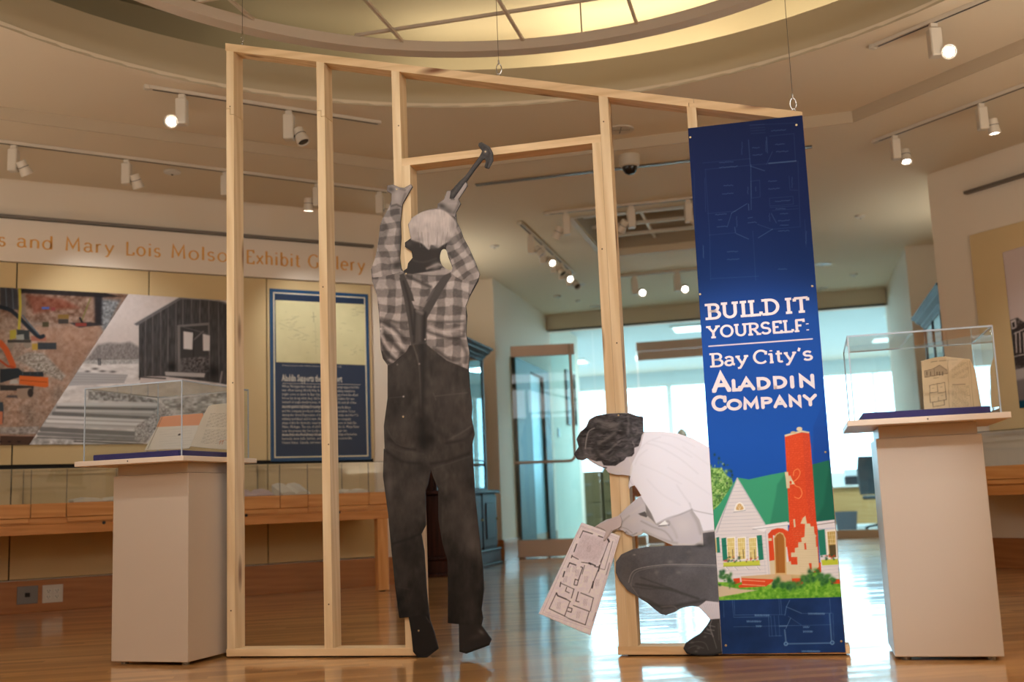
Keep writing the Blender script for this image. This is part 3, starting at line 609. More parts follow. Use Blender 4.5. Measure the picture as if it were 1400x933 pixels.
def glyph(ch, x, z, h, sx, wv, wh, y0, y1, serif=0, round_=False, up=None):
    mb = MB(); w, strokes, feet = G[ch]
    f = lambda p: (x + p[0] * h * sx, z + p[1] * h)
    for s in strokes: ribbon(mb, [f((p[0], p[1] + (0))) for p in s], wv, wh, y0, y1, round_=round_)
    if serif:
        for fx, fy in feet:
            c = f((fx, fy)); sw_ = serif * h * .5; zz = c[1]; ribbon(mb, [(c[0] - sw_, zz), (c[0] + sw_, zz)], wh, wh, y0 - 2e-5, y1)
    return mb, w * h * sx
def textline(txt, F, pl, pr, hpx, m, parent, y, wv, wh, serif=0, track=.04, round_=False, name='letter'):
    """Level line of text between two baseline pixels pl and pr, with cap height hpx pixels, on the plane y=-y of frame F."""
    x0, z0 = F.xz(pl, -y); x1, z1 = F.xz(pr, -y); zt = F.xz((pl[0], pl[1] - hpx), -y)[1]; h = zt - z0; z = (z0 + z1) / 2
    tot = sum(G[c][0] + track for c in txt) - track; sx = (x1 - x0) / (tot * h); x = x0
    for c in txt:
        mb, w = glyph(c, x, z + wh * h / 2, h * (1 - wh), sx / (1 - wh), wv * h, wh * h, -y - .0004, -y, serif, round_)
        if mb.v: mb.build(name, m, parent)
        x += w + track * h * sx
# ------------------------------------------------------------------ the banner panel
BY = .006
def paint_banner(k):
    P = k.P; y = P[:, 1]; st = np.array([[0, 14, 28, 74], [.17, 14, 34, 88], [.30, 18, 52, 116], [.37, 24, 72, 148], [.6, 26, 84, 176], [.75, 26, 82, 172], [1, 26, 80, 168]])
    t = (y - 165) / 730
    for i in range(3): k.c[:, i] = np.interp(t, st[:, 0], st[:, i + 1]) / 255
    W_ = (150, 185, 205)
    z = zoomed(930, 150, 3.73)
    def ln(pts, w=.8, a=.35, c=W_): k.line(z(*pts), w * .8, c, a * .62, .5)
    # faded floor plan
    for s in ([(115, 272), (355, 250)], [(128, 305), (590, 262)], [(128, 305), (150, 640)], [(140, 530), (285, 518)], [(150, 640), (280, 628)], [(150, 640), (155, 870)], [(160, 862), (400, 850)], [(600, 262), (612, 600)], [(455, 135), (580, 122), (588, 262)], [(355, 80), (430, 75)], [(358, 95), (430, 90)], [(360, 108), (432, 103)], [(362, 122), (434, 117)], [(360, 365), (405, 360), (408, 445), (364, 452), (360, 365)], [(455, 452), (575, 442), (577, 482), (457, 492), (455, 452)], [(458, 500), (600, 490)], [(470, 515), (602, 505)], [(370, 620), (385, 870)], [(555, 340), (560, 410), (600, 412)], [(470, 610), (605, 598)], [(125, 350), (130, 520)], [(70, 310), (76, 620)], [(115, 690), (120, 760)], [(635, 560), (642, 700)], [(355, 78), (590, 68)]): ln(s, .7, .28)
    for s in ([(348, 155), (357, 280)], [(360, 280), (362, 510)], [(440, 140), (445, 220)]): ln(s, 1.1, .45)
    ln([(452, 274), (590, 262)], 2.2, .5); ln([(358, 288), (430, 312)], .9, .6); ln([(440, 280), (470, 215)], .8, .35); ln([(262, 528), (340, 480)], .9, .6); ln([(262, 528), (240, 598)], .8, .5); ln([(285, 632), (348, 660)], .9, .6)
    ln([(398, 654), (470, 610)], .9, .6); ln([(465, 530), (490, 578)], .9, .5); ln([(395, 585), (470, 612)], .8, .4)
    ln([(278, 600), (282, 628)], 1.4, .4); ln([(348, 482), (350, 512)], 1.4, .5)
    rs = np.random.RandomState(3)
    for x0, x1, yy in ((200, 270, 270), (222, 270, 388), (215, 268, 430), (180, 235, 536), (195, 215, 562), (188, 232, 598), (240, 290, 726), (240, 300, 765), (368, 400, 195), (370, 420, 232), (450, 490, 366), (450, 500, 405), (485, 530, 178), (490, 550, 215), (465, 540, 108), (485, 555, 468), (487, 530, 508), (510, 545, 532), (500, 560, 568), (345, 370, 552), (345, 390, 577), (510, 550, 590), (500, 555, 620), (500, 540, 815), (200, 290, 295)):
        x = x0
        while x < x1: w = rs.uniform(3, 9); ln([(x, yy - (x - x0) * .06), (x + w, yy - (x + w - x0) * .06 + rs.uniform(-3, 3))], 1.0, .5); x += w + 3
    for xx, y0, y1 in ((315, 165, 230), (437, 160, 215), (288, 545, 600), (345, 395, 430), (455, 530, 570), (118, 695, 755), (642, 620, 680), (385, 395, 415), (570, 345, 400)):
        yv = y0
        while yv < y1: w = rs.uniform(3, 8); ln([(xx, yv), (xx + rs.uniform(-3, 3), yv + w)], .9, .4); yv += w + 3
    # rule under the heading
    k.line([(969.2, 473.7), (1110.5, 463.6)], 1.7, (228, 212, 214), 1, .4)
    # ---- the house picture
    h = zoomed(960, 570, 2.827); g = zoomed(970, 640, 5.18); c = zoomed(1060, 580, 3.889); n1 = fbm(P, .35, 5); n2 = fbm(P, .9, 9)
    k.poly([(1112, 583), (1127, 548), (1127, 583)], (28, 70, 150), .5, .45); k.poly([(1112, 583), (1140, 583), (1140, 660), (1112, 660)], (28, 66, 142), .5, .45)
    k.poly(g((0, 0), (80, 0), (100, 22), (130, 60), (160, 80), (165, 130), (150, 190), (90, 250), (20, 310), (-20, 340), (-20, -10)), lambda q: np.array([122, 168, 88]) + (fbm(q, .5, 3)[:, None] - .5) * np.array([190, 170, 150]), 1.2, 1, 2)
    for i in range(60):
        x, y_ = rs.uniform(970, 1001), rs.uniform(625, 700)
        if x - 970 < 32 - max(0, 650 - y_) * .5 - max(0, y_ - 668) * .6: k.blob(x, y_, rs.uniform(.8, 2.5), rs.uniform(1, 3), [(170, 205, 120), (64, 110, 66), (196, 214, 150), (60, 96, 52)][i % 4], .8)
    for x, y_ in ((977, 622), (983, 627), (990, 636), (1000, 645), (1001, 650), (994, 661)): k.blob(x, y_, 1.6, 2.2, (38, 66, 52), .9)
    gr = lambda q: np.array([108, 168, 52]) + (fbm(q, .25, 4)[:, None] - .5) * np.array([110, 90, 60])
    k.poly([(975, 782), (1150, 782), (1160, 817), (975, 821.5)], gr, .4)
    G1, G2 = (62, 158, 118), (48, 132, 102)
    k.poly(h((40, 380), (135, 235), (180, 243), (260, 225), (325, 213), (345, 410), (240, 418), (44, 445)), G1, .5); k.poly(h((290, 262), (325, 215), (345, 410), (262, 415), (285, 300)), G2, 1.2, .8)
    k.poly(g((0, 330), (180, 150), (60, 450), (0, 450)), G1, .6)
    k.poly(h((425, 185), (490, 168), (516, 398), (434, 408)), (34, 112, 88), .5); k.poly(h((480, 260), (495, 172), (518, 400), (440, 402), (470, 340)), (28, 96, 78), 2, .7)
    WH = (222, 216, 216); SH = (176, 176, 186)
    k.poly(h((45, 450), (136, 240), (244, 418), (330, 405), (345, 640), (62, 640), (45, 560)), WH, .5)
    for i in range(26):                                 # clapboards
        yy = 262 + i * 14; x0 = 136 - (yy - 240) * .43 if yy < 450 else 48 + (yy - 450) * .08; x1 = 136 + (yy - 240) * .61 if yy < 418 else 250
        k.line(h((x0 + 3, yy), (x1 - 2, yy - (x1 - x0) * .045)), .5, SH, .75, .3)
    k.line(h((136, 238), (52, 452)), 1.5, (196, 194, 200), .9); k.line(h((136, 238), (244, 418)), 1.5, (190, 188, 196), .9); k.line(h((120, 262), (58, 448)), .7, (150, 150, 162), .7)
    k.poly(h((192, 428), (340, 408), (342, 418), (250, 432), (240, 445), (220, 440)), (236, 234, 236), .5); k.line(h((195, 436), (340, 418)), .8, (140, 142, 152), .8)
    k.poly(h((430, 408), (512, 398), (516, 430), (440, 436)), (226, 222, 224), .5); k.line(h((432, 420), (514, 408)), 1.1, (128, 120, 116), .8)
    k.poly(h((448, 436), (516, 430), (532, 628), (460, 625)), WH, .5)
    for i in range(14): k.line(h((452, 452 + i * 13), (526, 446 + i * 13)), .5, SH, .7, .3)
    k.line(g((395, 450), (425, 790)), .8, (190, 190, 198)); k.line(g((372, 480), (400, 780)), .6, (200, 200, 206))
    k.poly(g((178, 312), (182, 270), (195, 250), (215, 243), (238, 258), (250, 300)), (240, 236, 228), .4, 1, 3); k.poly(g((190, 298), (195, 268), (212, 253), (230, 266), (240, 294)), (206, 170, 110), .4, 1, 3); k.line(g((172, 314), (254, 302)), .8, (150, 150, 160))
    for i in range(3): k.line(g((213, 296), (196 + i * 17, 262)), .4, (240, 230, 200))
    for x in (125, 200, 280):                           # three yellow lit windows
        k.poly(g((x - 4, 494), (x + 58, 488), (x + 62, 650), (x, 655)), (244, 240, 232), .4); k.poly(g((x, 500), (x + 50, 496), (x + 54, 645), (x + 6, 650)), (214, 194, 118), .4)
        for j in range(1, 4): k.line(g((x + j * 13, 500), (x + 3 + j * 13, 645)), .5, (244, 236, 190), .9, .3)
        for j in range(1, 5): k.line(g((x, 500 + j * 30), (x + 52, 497 + j * 30)), .5, (244, 236, 190), .9, .3)
        k.line(g((x + 38, 580), (x + 42, 640)), 1.0, (96, 84, 60), .9); k.line(g((x + 12, 600), (x + 14, 645)), .8, (130, 110, 70), .8)
    GS = (40, 126, 104)
    k.poly(g((84, 500), (118, 494), (128, 652), (95, 658)), GS, .4); k.poly(g((334, 480), (370, 476), (384, 650), (350, 655)), GS, .4); k.poly(g((48, 494), (68, 490), (76, 600), (54, 602)), GS, .4); k.poly(g((38, 500), (46, 498), (52, 600), (44, 600)), (214, 194, 118), .4)
    for s in ([(92, 555), (124, 552)], [(344, 545), (376, 542)], [(352, 510), (356, 520)], [(100, 515), (103, 525)]): k.line(g(*s), .6, (20, 84, 70), .9, .3)
    k.poly(g((98, 672), (355, 655), (358, 690), (100, 700)), (196, 206, 74), .5); k.line(g((100, 698), (358, 690)), .8, (140, 150, 40))
    for i in range(36): k.blob(970 + rs.uniform(95, 360) / 5.18, 640 + rs.uniform(632, 668) / 5.18, rs.uniform(.7, 1.8), rs.uniform(.7, 1.5), [(44, 84, 56), (60, 100, 60), (190, 66, 60), (40, 66, 60), (206, 120, 90)][i % 5], .9)
    for x in (110, 170, 250, 330): k.line(g((x, 702), (x + 22, 722)), .8, (246, 246, 246)); k.line(g((x + 8, 704), (x + 28, 724)), .5, (150, 150, 160))
    RED = (216, 76, 40); RD2 = (186, 58, 34); CRM = (216, 200, 164)
    # entrance: brick surround, arched door
    k.poly(g((415, 470), (440, 440), (480, 428), (520, 430), (600, 470), (600, 560), (470, 560), (462, 480)), RED, .5); k.poly(g((415, 470), (448, 462), (462, 655), (425, 660)), RED, .4); k.poly(g((415, 500), (440, 498), (442, 516), (418, 518)), CRM, .3); k.poly(g((425, 660), (465, 655), (472, 750), (432, 756)), CRM, .5)
    k.poly(g((454, 500), (470, 470), (495, 456), (520, 462), (540, 500), (548, 760), (465, 760)), (212, 178, 120), .4, 1); k.poly(g((462, 500), (478, 474), (500, 462), (522, 478), (530, 505), (536, 745), (472, 745)), (164, 104, 46), .5); k.line(g((480, 500), (488, 740)), .5, (130, 78, 34), .7)
    # chimney
    k.poly(c((50, 62), (140, 45), (180, 46), (190, 130), (215, 500), (225, 560), (235, 790), (80, 790), (60, 640), (75, 540)), RED, .4); k.poly(c((145, 46), (181, 48), (205, 340), (216, 500), (190, 520), (165, 400)), (206, 72, 44), .5)
    k.poly(c((48, 58), (140, 34), (182, 42), (180, 50), (140, 44), (52, 68)), CRM, .4); k.blob(1060 + 128 / 3.889, 580 + 27 / 3.889, 4, 3, (216, 204, 170), 1, 0, 6); k.blob(1060 + 96 / 3.889, 580 + 45 / 3.889, 4, 1.6, (196, 180, 140), 1, 0, 6)
    m = (n2 > .62); idx = np.where(m & (P[:, 0] > 1073) & (P[:, 0] < 1118) & (P[:, 1] > 597) & (P[:, 1] < 785) & (k.c[:, 0] > .72) & (k.c[:, 1] < .4))[0]; k.mix(idx, (236, 100, 58), np.full(len(idx), .5))
    for i in range(58):
        yy = 70 + i * 12; k.line(c((52 + i * .6, yy + 6), (200 + i * .6, yy)), .35, RD2, .35, .3)
    S_ = [(96, 275), (100, 250), (122, 240), (132, 262), (118, 290), (96, 310), (110, 330), (132, 340), (142, 372), (126, 396), (102, 388)]
    k.line(c(*S_), 1.0, (240, 150, 90), .95, .4, 4); k.line(c((60, 300), (80, 310), (110, 300)), .9, (240, 150, 90), .6, .4, 3)
    k.poly(c((50, 255), (68, 255), (70, 275), (80, 275), (92, 300), (104, 320), (76, 322), (76, 342), (60, 342), (56, 300)), CRM, .4); k.blob(1081, 660, 1.5, 2.2, RED, 1, 0, 5)
    k.poly(c((160, 488), (168, 530), (185, 530), (188, 545), (205, 545), (208, 580), (220, 600), (232, 760), (190, 800), (120, 810), (60, 800), (60, 735), (82, 730), (85, 748), (118, 748), (116, 708), (84, 708), (84, 684), (104, 684), (104, 660), (122, 656), (122, 630), (140, 628), (138, 606), (155, 600), (158, 532), (134, 530), (146, 500)), CRM, .4)
    k.poly(c((95, 508), (104, 506), (108, 548), (99, 550)), CRM, .3); k.poly(c((153, 635), (162, 632), (166, 668), (156, 668)), RED, .3); k.poly(c((178, 740), (192, 740), (194, 775), (184, 772)), RED, .3); k.poly(c((214, 600), (224, 596), (228, 650), (218, 655)), RED, .3); k.poly(c((232, 740), (242, 735), (244, 790), (234, 790)), RED, .3)
    for i in range(22): k.line(c((90 + i * 2, 560 + i * 11), (226, 556 + i * 11)), .3, (176, 156, 120), .35, .3)
    # right window with shutter and box
    k.poly(c((226, 565), (262, 560), (272, 695), (238, 700)), GS, .4); k.poly(c((268, 568), (322, 562), (330, 715), (280, 715)), (244, 236, 220), .4); k.poly(c((276, 574), (318, 570), (324, 710), (286, 710)), (190, 160, 90), .4)
    for j in range(1, 4): k.line(c((276 + j * 11, 574), (286 + j * 10, 640)), .5, (240, 226, 180), .9, .3)
    for j in range(1, 4): k.line(c((278, 570 + j * 22), (320, 568 + j * 22)), .5, (240, 226, 180), .9, .3)
    k.poly(c((286, 645), (320, 642), (324, 708), (292, 708)), (66, 56, 40), .5, .8)
    k.poly(c((244, 724), (332, 718), (334, 748), (250, 752)), (190, 200, 60), .5)
    for i in range(14): k.blob(1060 + rs.uniform(245, 330) / 3.889, 580 + rs.uniform(696, 722) / 3.889, rs.uniform(.8, 1.8), rs.uniform(.8, 1.6), [(44, 84, 50), (200, 60, 40), (50, 90, 60)][i % 3], .9)
    # steps, porch, shrubs, path
    k.poly(g((222, 770), (470, 752), (700, 760), (700, 800), (430, 830), (228, 800)), (206, 172, 128), .5, .9); k.poly(g((226, 782), (450, 790), (455, 800), (400, 840), (210, 850), (205, 832), (230, 826)), RED, .4)
    for a, b in ((795, 3), (826, 0)): k.line(g((232 - b, a), (392, a + 10)), 1.1, (232, 170, 130), .9, .3)
    k.poly(g((-20, 815), (220, 860), (340, 868), (80, 914), (0, 918)), (206, 186, 156), .6)
    k.poly(g((168, 785), (215, 780), (218, 815), (175, 825)), RED, .5)
    k.poly(c((88, 822), (140, 820), (150, 848), (110, 868), (90, 860)), RED, .5); k.poly(c((290, 830), (345, 826), (345, 850), (300, 850)), RED, .5)
    def bush(pts, nn, r=(1.5, 4)):
        q = np.array(pts)
        for i in range(nn):
            p = q[rs.randint(len(q))] + rs.normal(0, 2.2, 2); k.blob(p[0], p[1], rs.uniform(*r), rs.uniform(*r), [(52, 110, 52), (38, 84, 50), (86, 140, 60), (44, 96, 44), (70, 124, 70)][i % 5], .8)
    bush(g((90, 745), (120, 760), (140, 790), (150, 815), (100, 780)), 40, (1.2, 3)); bush([(1062, 798), (1070, 800), (1080, 802), (1086, 800), (1058, 800), (1076, 798)], 60); bush([(1100, 792), (1108, 785), (1116, 782), (1122, 788), (1130, 790), (1138, 794), (1112, 794), (1094, 800), (1126, 796)], 80); bush([(983, 800), (992, 798)], 6, (1, 2))
    k.poly([(975, 821.8), (1152, 816.6), (1165, 905), (975, 905)], lambda q: np.array([26, 52, 98]) + (fbm(q, .03, 8)[:, None] - .5) * np.array([16, 26, 46]), .4)
    b = zoomed(980, 800, 7.78); W2 = (120, 160, 196)
    def bl(pts, w=.6, a=.6): k.line(b(*pts), w, W2, a, .4)
    for s in ([(165, 165), (180, 345), (570, 342)], [(185, 165), (190, 322), (720, 318)], [(680, 155), (690, 318)], [(660, 155), (670, 318)], [(905, 305), (1225, 302)], [(1200, 150), (1210, 305)], [(550, 345), (560, 545)], [(575, 330), (590, 545)], [(610, 330), (630, 545)], [(655, 330), (670, 545)], [(560, 548), (690, 542)], [(180, 448), (1210, 425)], [(70, 185), (78, 345)], [(1235, 305), (1245, 590)], [(760, 335), (900, 430)]): bl(s, .5, .45)
    for s in ([(740, 235), (900, 303)], [(775, 165), (740, 235), (725, 325)], [(785, 355), (735, 465)]): bl(s, .7, .65)
    for s in ([(722, 480), (735, 600)], [(1200, 310), (1220, 590)], [(755, 628), (1205, 620)], [(670, 440), (740, 438)]): bl(s, 1.8, .5)
    for x, y_ in ((735, 628), (1228, 616)): k.blob(980 + x / 7.78, 800 + y_ / 7.78, 3, 3, W2, .7, 0, 5); k.blob(980 + x / 7.78, 800 + y_ / 7.78, 1.4, 1.4, (36, 66, 120), .9, 0, 5)
    for x0, x1, yy in ((320, 475, 390), (905, 1085, 708), (920, 985, 450), (920, 1015, 498), (405, 560, 325), (975, 1140, 308), (420, 480, 440)):
        x = x0
        while x < x1: w = rs.uniform(8, 18); bl([(x, yy - 8), (x + 4, yy + 8), (x + w, yy - 4)], .8, .75); x += w + 5
bl_ = [(940.5, 175.5), (1097, 157.5), (1156.2, 892.4), (987.3, 895)]
banner = board('banner_panel', FS, [bl_], BY, .003, paint_banner, h=.0021, edge=mat('banner_core', rgb(214, 186, 150), .6), gain=1.0, rough=.55)
tag(banner, 'tall blue banner panel with white heading and a picture of a green-roofed house', 'banner')
M_ink = mat('banner_white_ink', rgb(232, 220, 220), .5)
TY = BY + .0004
def tl(txt, pl, pr, h, wv, wh, serif=0, track=.05, rd=False): textline(txt, FS, pl, pr, h, M_ink, banner, TY, wv, wh, serif, track, rd)
tl('BUILD', (967.3, 437.9), (1066.5, 430.0), 22.3, .2, .15, .44, .06); tl('IT', (1073.5, 429.8), (1107.3, 427), 22, .2, .15, .44, .04)
tl('YOURSELF:', (967.5, 462.9), (1107.3, 453.6), 17.3, .2, .15, .42, .05)
tl('Bay', (972.3, 503.0), (1023.6, 499.3), 19.6, .185, .13, .34, .03); tl('City', (1030.3, 498.8), (1089.5, 494.6), 19.6, .185, .13, .3, .03); tl("'s", (1090.5, 494.5), (1112.5, 492.8), 19.6, .185, .13, 0, .02)
tl('A', (973.2, 537.3), (1000.3, 535.5), 26.8, .235, .2, .24, 0, True)
tl('L', (1001, 536), (1013, 535), 17, .3, .26, .2, 0, True); tl('A', (1009.5, 535), (1033.5, 533.5), 18, .27, .22, .24, 0, True); tl('DD', (1034, 533.5), (1076.5, 531.5), 17.6, .3, .24, 0, .1, True); tl('I', (1077.8, 531.5), (1089.4, 530.6), 17, .32, .26, 0, 0, True); tl('N', (1091.5, 530.6), (1116, 529.6), 18, .29, .25, 0, 0, True)
tl('C', (974.3, 563.4), (994.5, 562), 22, .22, .2, 0, 0, True); tl('OMPANY', (994.5, 561.8), (1117.6, 555.2), 16, .29, .25, .1, .05, True)
M_screw = mat('brass_screw', rgb(200, 176, 130), .35, metal=.8)
for px in ((943.7, 187.8), (1088.8, 170.8), (1110.5, 391.5), (957, 402.5), (1128.5, 618.5), (992.3, 883), (1150.3, 877.3)):
    x, z = FS.xz(px, -TY); MB().lathe([(.0001, .0014), (.0034, .001), (.0044, 0)], 14, Matrix.Translation((x, -BY, z)) @ Matrix.Rotation(R(90), 4, 'X')).build('screw', M_screw, banner)
# ------------------------------------------------------------------ the two life-size cut-out photographs (flat boards)
A = zoomed(490, 180, 4.055); B = zoomed(490, 380, 3.89); C = zoomed(490, 600, 2.915)
man_out = (A((190, 293), (230, 310), (255, 312), (290, 292), (300, 305), (270, 355), (245, 400), (240, 430), (233, 500), (236, 590), (228, 700), (236, 755), (246, 775), (270, 758), (275, 730), (300, 700), (295, 665), (258, 640), (258, 615), (290, 592), (275, 515), (300, 475), (350, 445), (400, 430), (438, 425), (440, 400), (475, 375), (490, 330), (515, 325), (560, 280), (590, 250), (640, 180), (670, 140), (688, 105), (665, 75), (680, 60), (725, 85), (745, 120), (746, 160), (722, 205), (700, 200), (712, 165), (705, 150), (690, 155), (650, 205), (600, 276), (604, 300), (555, 375), (567, 400), (540, 450), (545, 500), (565, 540), (582, 590), (610, 640), (650, 730), (672, 790), (662, 830), (640, 870))
    + B((612, 60), (590, 100), (570, 150), (577, 200), (572, 300), (590, 400), (585, 480), (592, 580), (605, 690), (600, 740), (617, 830), (605, 880))
    + C((455, 60), (460, 150), (465, 230), (480, 370), (495, 500), (500, 600), (490, 680), (496, 715), (490, 745), (530, 800), (520, 825), (430, 858), (402, 850), (400, 740), (356, 736), (357, 610), (355, 490), (335, 420), (318, 320), (318, 200), (300, 160), (287, 122), (276, 180), (266, 210), (268, 345), (250, 380), (262, 450), (270, 590), (280, 690), (285, 725), (301, 770), (319, 838), (270, 875), (240, 877), (218, 850), (210, 770), (200, 712), (163, 716), (145, 580), (130, 430), (118, 300), (98, 150), (101, 40))
    + B((140, 930), (135, 790), (155, 640), (155, 465), (130, 430), (118, 380), (115, 290), (108, 180), (98, 90), (70, 10))
    + A((76, 830), (70, 765), (96, 690), (112, 600), (120, 520), (140, 470), (166, 425), (182, 385), (183, 345), (158, 330), (160, 300)))
neck_gap = A((460, 655), (449, 700), (465, 745), (505, 770), (520, 755), (500, 700), (485, 655))
WM = np.array([1.0, .93, .90])                            # warm tone of the printed grey
def gy(v): return tuple(np.clip(v * WM, 0, 255))
def plaid(k, pts, ax, L_, Wd, ph=(0, 0), base=188, dark=66, soft=.6, wob=6):
    """checked cloth inside a polygon; ax = direction of the cloth's length in degrees"""
    p = smooth_poly(pts, 4); idx = k._sub(p, 2); Q = k.P[idx]; ins = inside(Q, p); idx = idx[ins]; Q = Q[ins]
    c, s = math.cos(R(ax)), math.sin(R(ax)); u = Q[:, 0] * c + Q[:, 1] * s; v = -Q[:, 0] * s + Q[:, 1] * c
    n = (fbm(Q, .045, 11) - .5) * wob * 2; n2 = (fbm(Q, .045, 31) - .5) * wob * 2
    bu = np.clip(.5 + 1.7 * np.sin((u + n + ph[0]) * 2 * math.pi / L_), 0, 1); bv = np.clip(.5 + 1.7 * np.sin((v + n2 + ph[1]) * 2 * math.pi / Wd), 0, 1)
    fold = (fbm(Q * np.array([1, 1.0]), .07, 21) - .5) * 70
    val = base - dark * .62 * bu - dark * .62 * bv + fold * .55 + (fbm(Q, .5, 41) - .5) * 16
    k.c[idx] = np.clip(val, 40, 225)[:, None] * WM / 255
def paint_man(k):
    P = k.P; k.c[:] = np.array(gy(52)) / 255
    # shirt: body, left and right sleeve
    plaid(k, A((236, 770), (300, 790), (500, 760), (600, 700), (690, 790), (650, 900)) + B((640, 0), (575, 150), (580, 330), (595, 500), (470, 470), (370, 380), (250, 400), (150, 480), (110, 400), (110, 180), (60, 0)) + A((60, 780), (150, 740)), 3, 23, 22, (4, 9), 176, 66)
    plaid(k, A((180, 405), (245, 425), (235, 500), (240, 600), (228, 700), (238, 770), (150, 800), (60, 800), (90, 690), (112, 590), (118, 510), (140, 460)), 82, 18, 25, (0, 3), 168, 58)
    plaid(k, A((540, 470), (572, 545), (590, 595), (620, 640), (655, 730), (680, 800), (600, 830), (520, 790), (522, 750), (500, 690), (485, 650), (500, 600), (530, 540)), 60, 17, 26, (6, 4), 170, 62)
    k.poly(A((300, 770), (400, 750), (495, 755), (512, 775), (500, 795), (400, 800), (262, 790)), gy(158), 1.5, .85); k.line(A((262, 785), (400, 800), (500, 798)), 1.6, gy(90), .7, .8, 3); k.line(A((268, 800), (330, 830), (400, 862)), 4, gy(66), .75, 1.6, 3)
    # folds of the shirt on the flanks
    for s, w, v in (([(110, 230), (180, 260), (250, 330)], 5, 70), ([(110, 270), (170, 330), (235, 400)], 6, 58), ([(115, 330), (150, 400), (200, 440)], 6, 54), ([(118, 400), (150, 445), (175, 458)], 5, 44), ([(120, 215), (200, 235), (260, 235)], 3, 84), ([(370, 232), (460, 236), (560, 232)], 3, 70), ([(365, 285), (440, 310), (500, 322), (560, 310)], 4, 64), ([(400, 380), (470, 430), (540, 470)], 6, 70), ([(540, 340), (575, 400), (570, 450)], 5, 90), ([(580, 200), (560, 300)], 4, 90)): k.line(B(*s), w, gy(v), .7, 2, 3)
    for s, w, v in (([(125, 250), (190, 300), (240, 370)], 4, 205), ([(118, 300), (150, 360), (200, 420)], 4, 200), ([(118, 270), (124, 285)], 4, 225), ([(380, 262), (450, 285), (550, 270)], 5, 200), ([(420, 410), (480, 450), (530, 455)], 4, 190)): k.line(B(*s), w, gy(v), .6, 2, 3)
    k.blob(*A((215, 740))[0], 7, 8, gy(58), .9, 30); k.blob(*A((112, 720))[0], 5, 8, gy(170), .4)
    k.blob(*A((235, 600))[0], 3, 26, gy(70), .8); k.blob(*A((560, 600))[0], 3, 14, gy(80), .5, -30); k.blob(*A((640, 800))[0], 6, 12, gy(140), .5)
    # left hand
    k.poly(A((160, 300), (190, 293), (230, 310), (255, 312), (290, 292), (300, 305), (270, 355), (245, 405), (240, 425), (215, 412), (180, 410), (183, 345), (158, 330)), gy(146), .8); k.blob(*A((180, 320))[0], 6, 4, gy(84), .9, 20); k.line(A((232, 318), (262, 330), (250, 370), (240, 402)), 2.4, gy(92), .6, 1.4, 3); k.blob(*A((215, 360))[0], 5, 9, gy(176), .7); k.line(A((290, 300), (262, 335)), 2.5, gy(168), .6, 1)
    k.line(A((183, 412), (212, 405), (242, 420)), 2.6, gy(86), .8, 1); k.line(A((205, 316), (212, 322)), 1.2, gy(190), .6)
    # right hand and wrist gripping the hammer
    k.poly(A((438, 425), (440, 398), (475, 372), (490, 330), (512, 325), (520, 370), (560, 310), (590, 278), (604, 290), (600, 310), (556, 376), (567, 400), (540, 455), (535, 475), (500, 460), (470, 445)), gy(150), .8); k.blob(*A((462, 412))[0], 7, 4, gy(70), .9, 25); k.blob(*A((500, 440))[0], 9, 5, gy(92), .8, 20); k.line(A((560, 375), (548, 420), (530, 450)), 3, gy(96), .7, 1.4, 3); k.line(A((516, 340), (515, 376), (530, 376)), 1.6, gy(80), .8, .8)
    k.line(A((592, 290), (556, 350)), 3, gy(168), .7, 1.2); k.line(A((500, 400), (545, 400)), 2, gy(170), .5, 1.5); k.line(A((440, 452), (500, 465), (538, 482)), 2.2, gy(84), .8, 1.2, 3)
    # head: pale hair from behind, ear and neck in shade
    k.poly(A((262, 605), (300, 600), (380, 640), (440, 640), (462, 655), (450, 700), (468, 745), (455, 765), (300, 790), (250, 785), (268, 760), (275, 730), (300, 700), (296, 662), (258, 640)), gy(58), .8); k.blob(*A((278, 622))[0], 5, 4.5, gy(80), .8); k.line(A((305, 715), (360, 725), (430, 705)), 2, gy(84), .5, 1.4, 3)
    k.blob(*A((430, 745))[0], 7, 5, gy(140), .8, -20); k.line(A((380, 760), (440, 735), (470, 742)), 3, gy(158), .7, 1.4)
    k.poly(A((275, 515), (300, 475), (350, 445), (400, 432), (450, 430), (500, 455), (540, 500), (540, 545), (510, 600), (460, 635), (440, 645), (405, 630), (390, 655), (350, 620), (300, 602), (290, 590)), gy(182), 1.2, 1, 3)
    idx = k._sub(np.array(A((270, 430), (545, 650))), 0); Q = k.P[idx]; ins = inside(Q, smooth_poly(A((275, 515), (300, 475), (350, 445), (400, 432), (450, 430), (500, 455), (540, 500), (540, 545), (510, 600), (460, 635), (440, 645), (350, 620), (290, 590)), 3)); idx = idx[ins]; Q = Q[ins]
    k.c[idx] += ((vnoise(Q * np.array([.9, .14]), 1, 7) - .5) * .07 + (fbm(Q, .12, 5) - .5) * .10)[:, None] * WM
    for x, y, rx, ry, v, a in ((310, 560, 7, 8, 140, .6), (400, 480, 14, 7, 200, .5), (455, 560, 9, 9, 170, .4), (505, 600, 8, 5, 120, .6), (420, 640, 8, 3, 110, .7), (330, 600, 8, 4, 120, .6), (525, 520, 4, 10, 130, .6)): k.blob(*A((x, y))[0], rx, ry, gy(v), a)
    for x in (330, 350, 385, 440, 470, 495): k.line(A((x, 560), (x + (400 - x) * .1, 600), (x + (400 - x) * .2, 640)), .9, gy(118), .5, .8, 3)
    # overalls
    n = fbm(P, .05, 2); n2 = fbm(P * np.array([1, .45]), .13, 12)
    ov = B((272, 360), (345, 340), (400, 385), (470, 440), (590, 490), (610, 700), (625, 830), (605, 890)) + C((460, 60), (480, 300), (505, 600), (500, 745), (350, 745), (330, 300), (287, 122), (275, 400), (290, 730), (155, 725), (110, 300), (95, 100)) + B((130, 930), (130, 790), (150, 640), (150, 470), (200, 445), (250, 400))
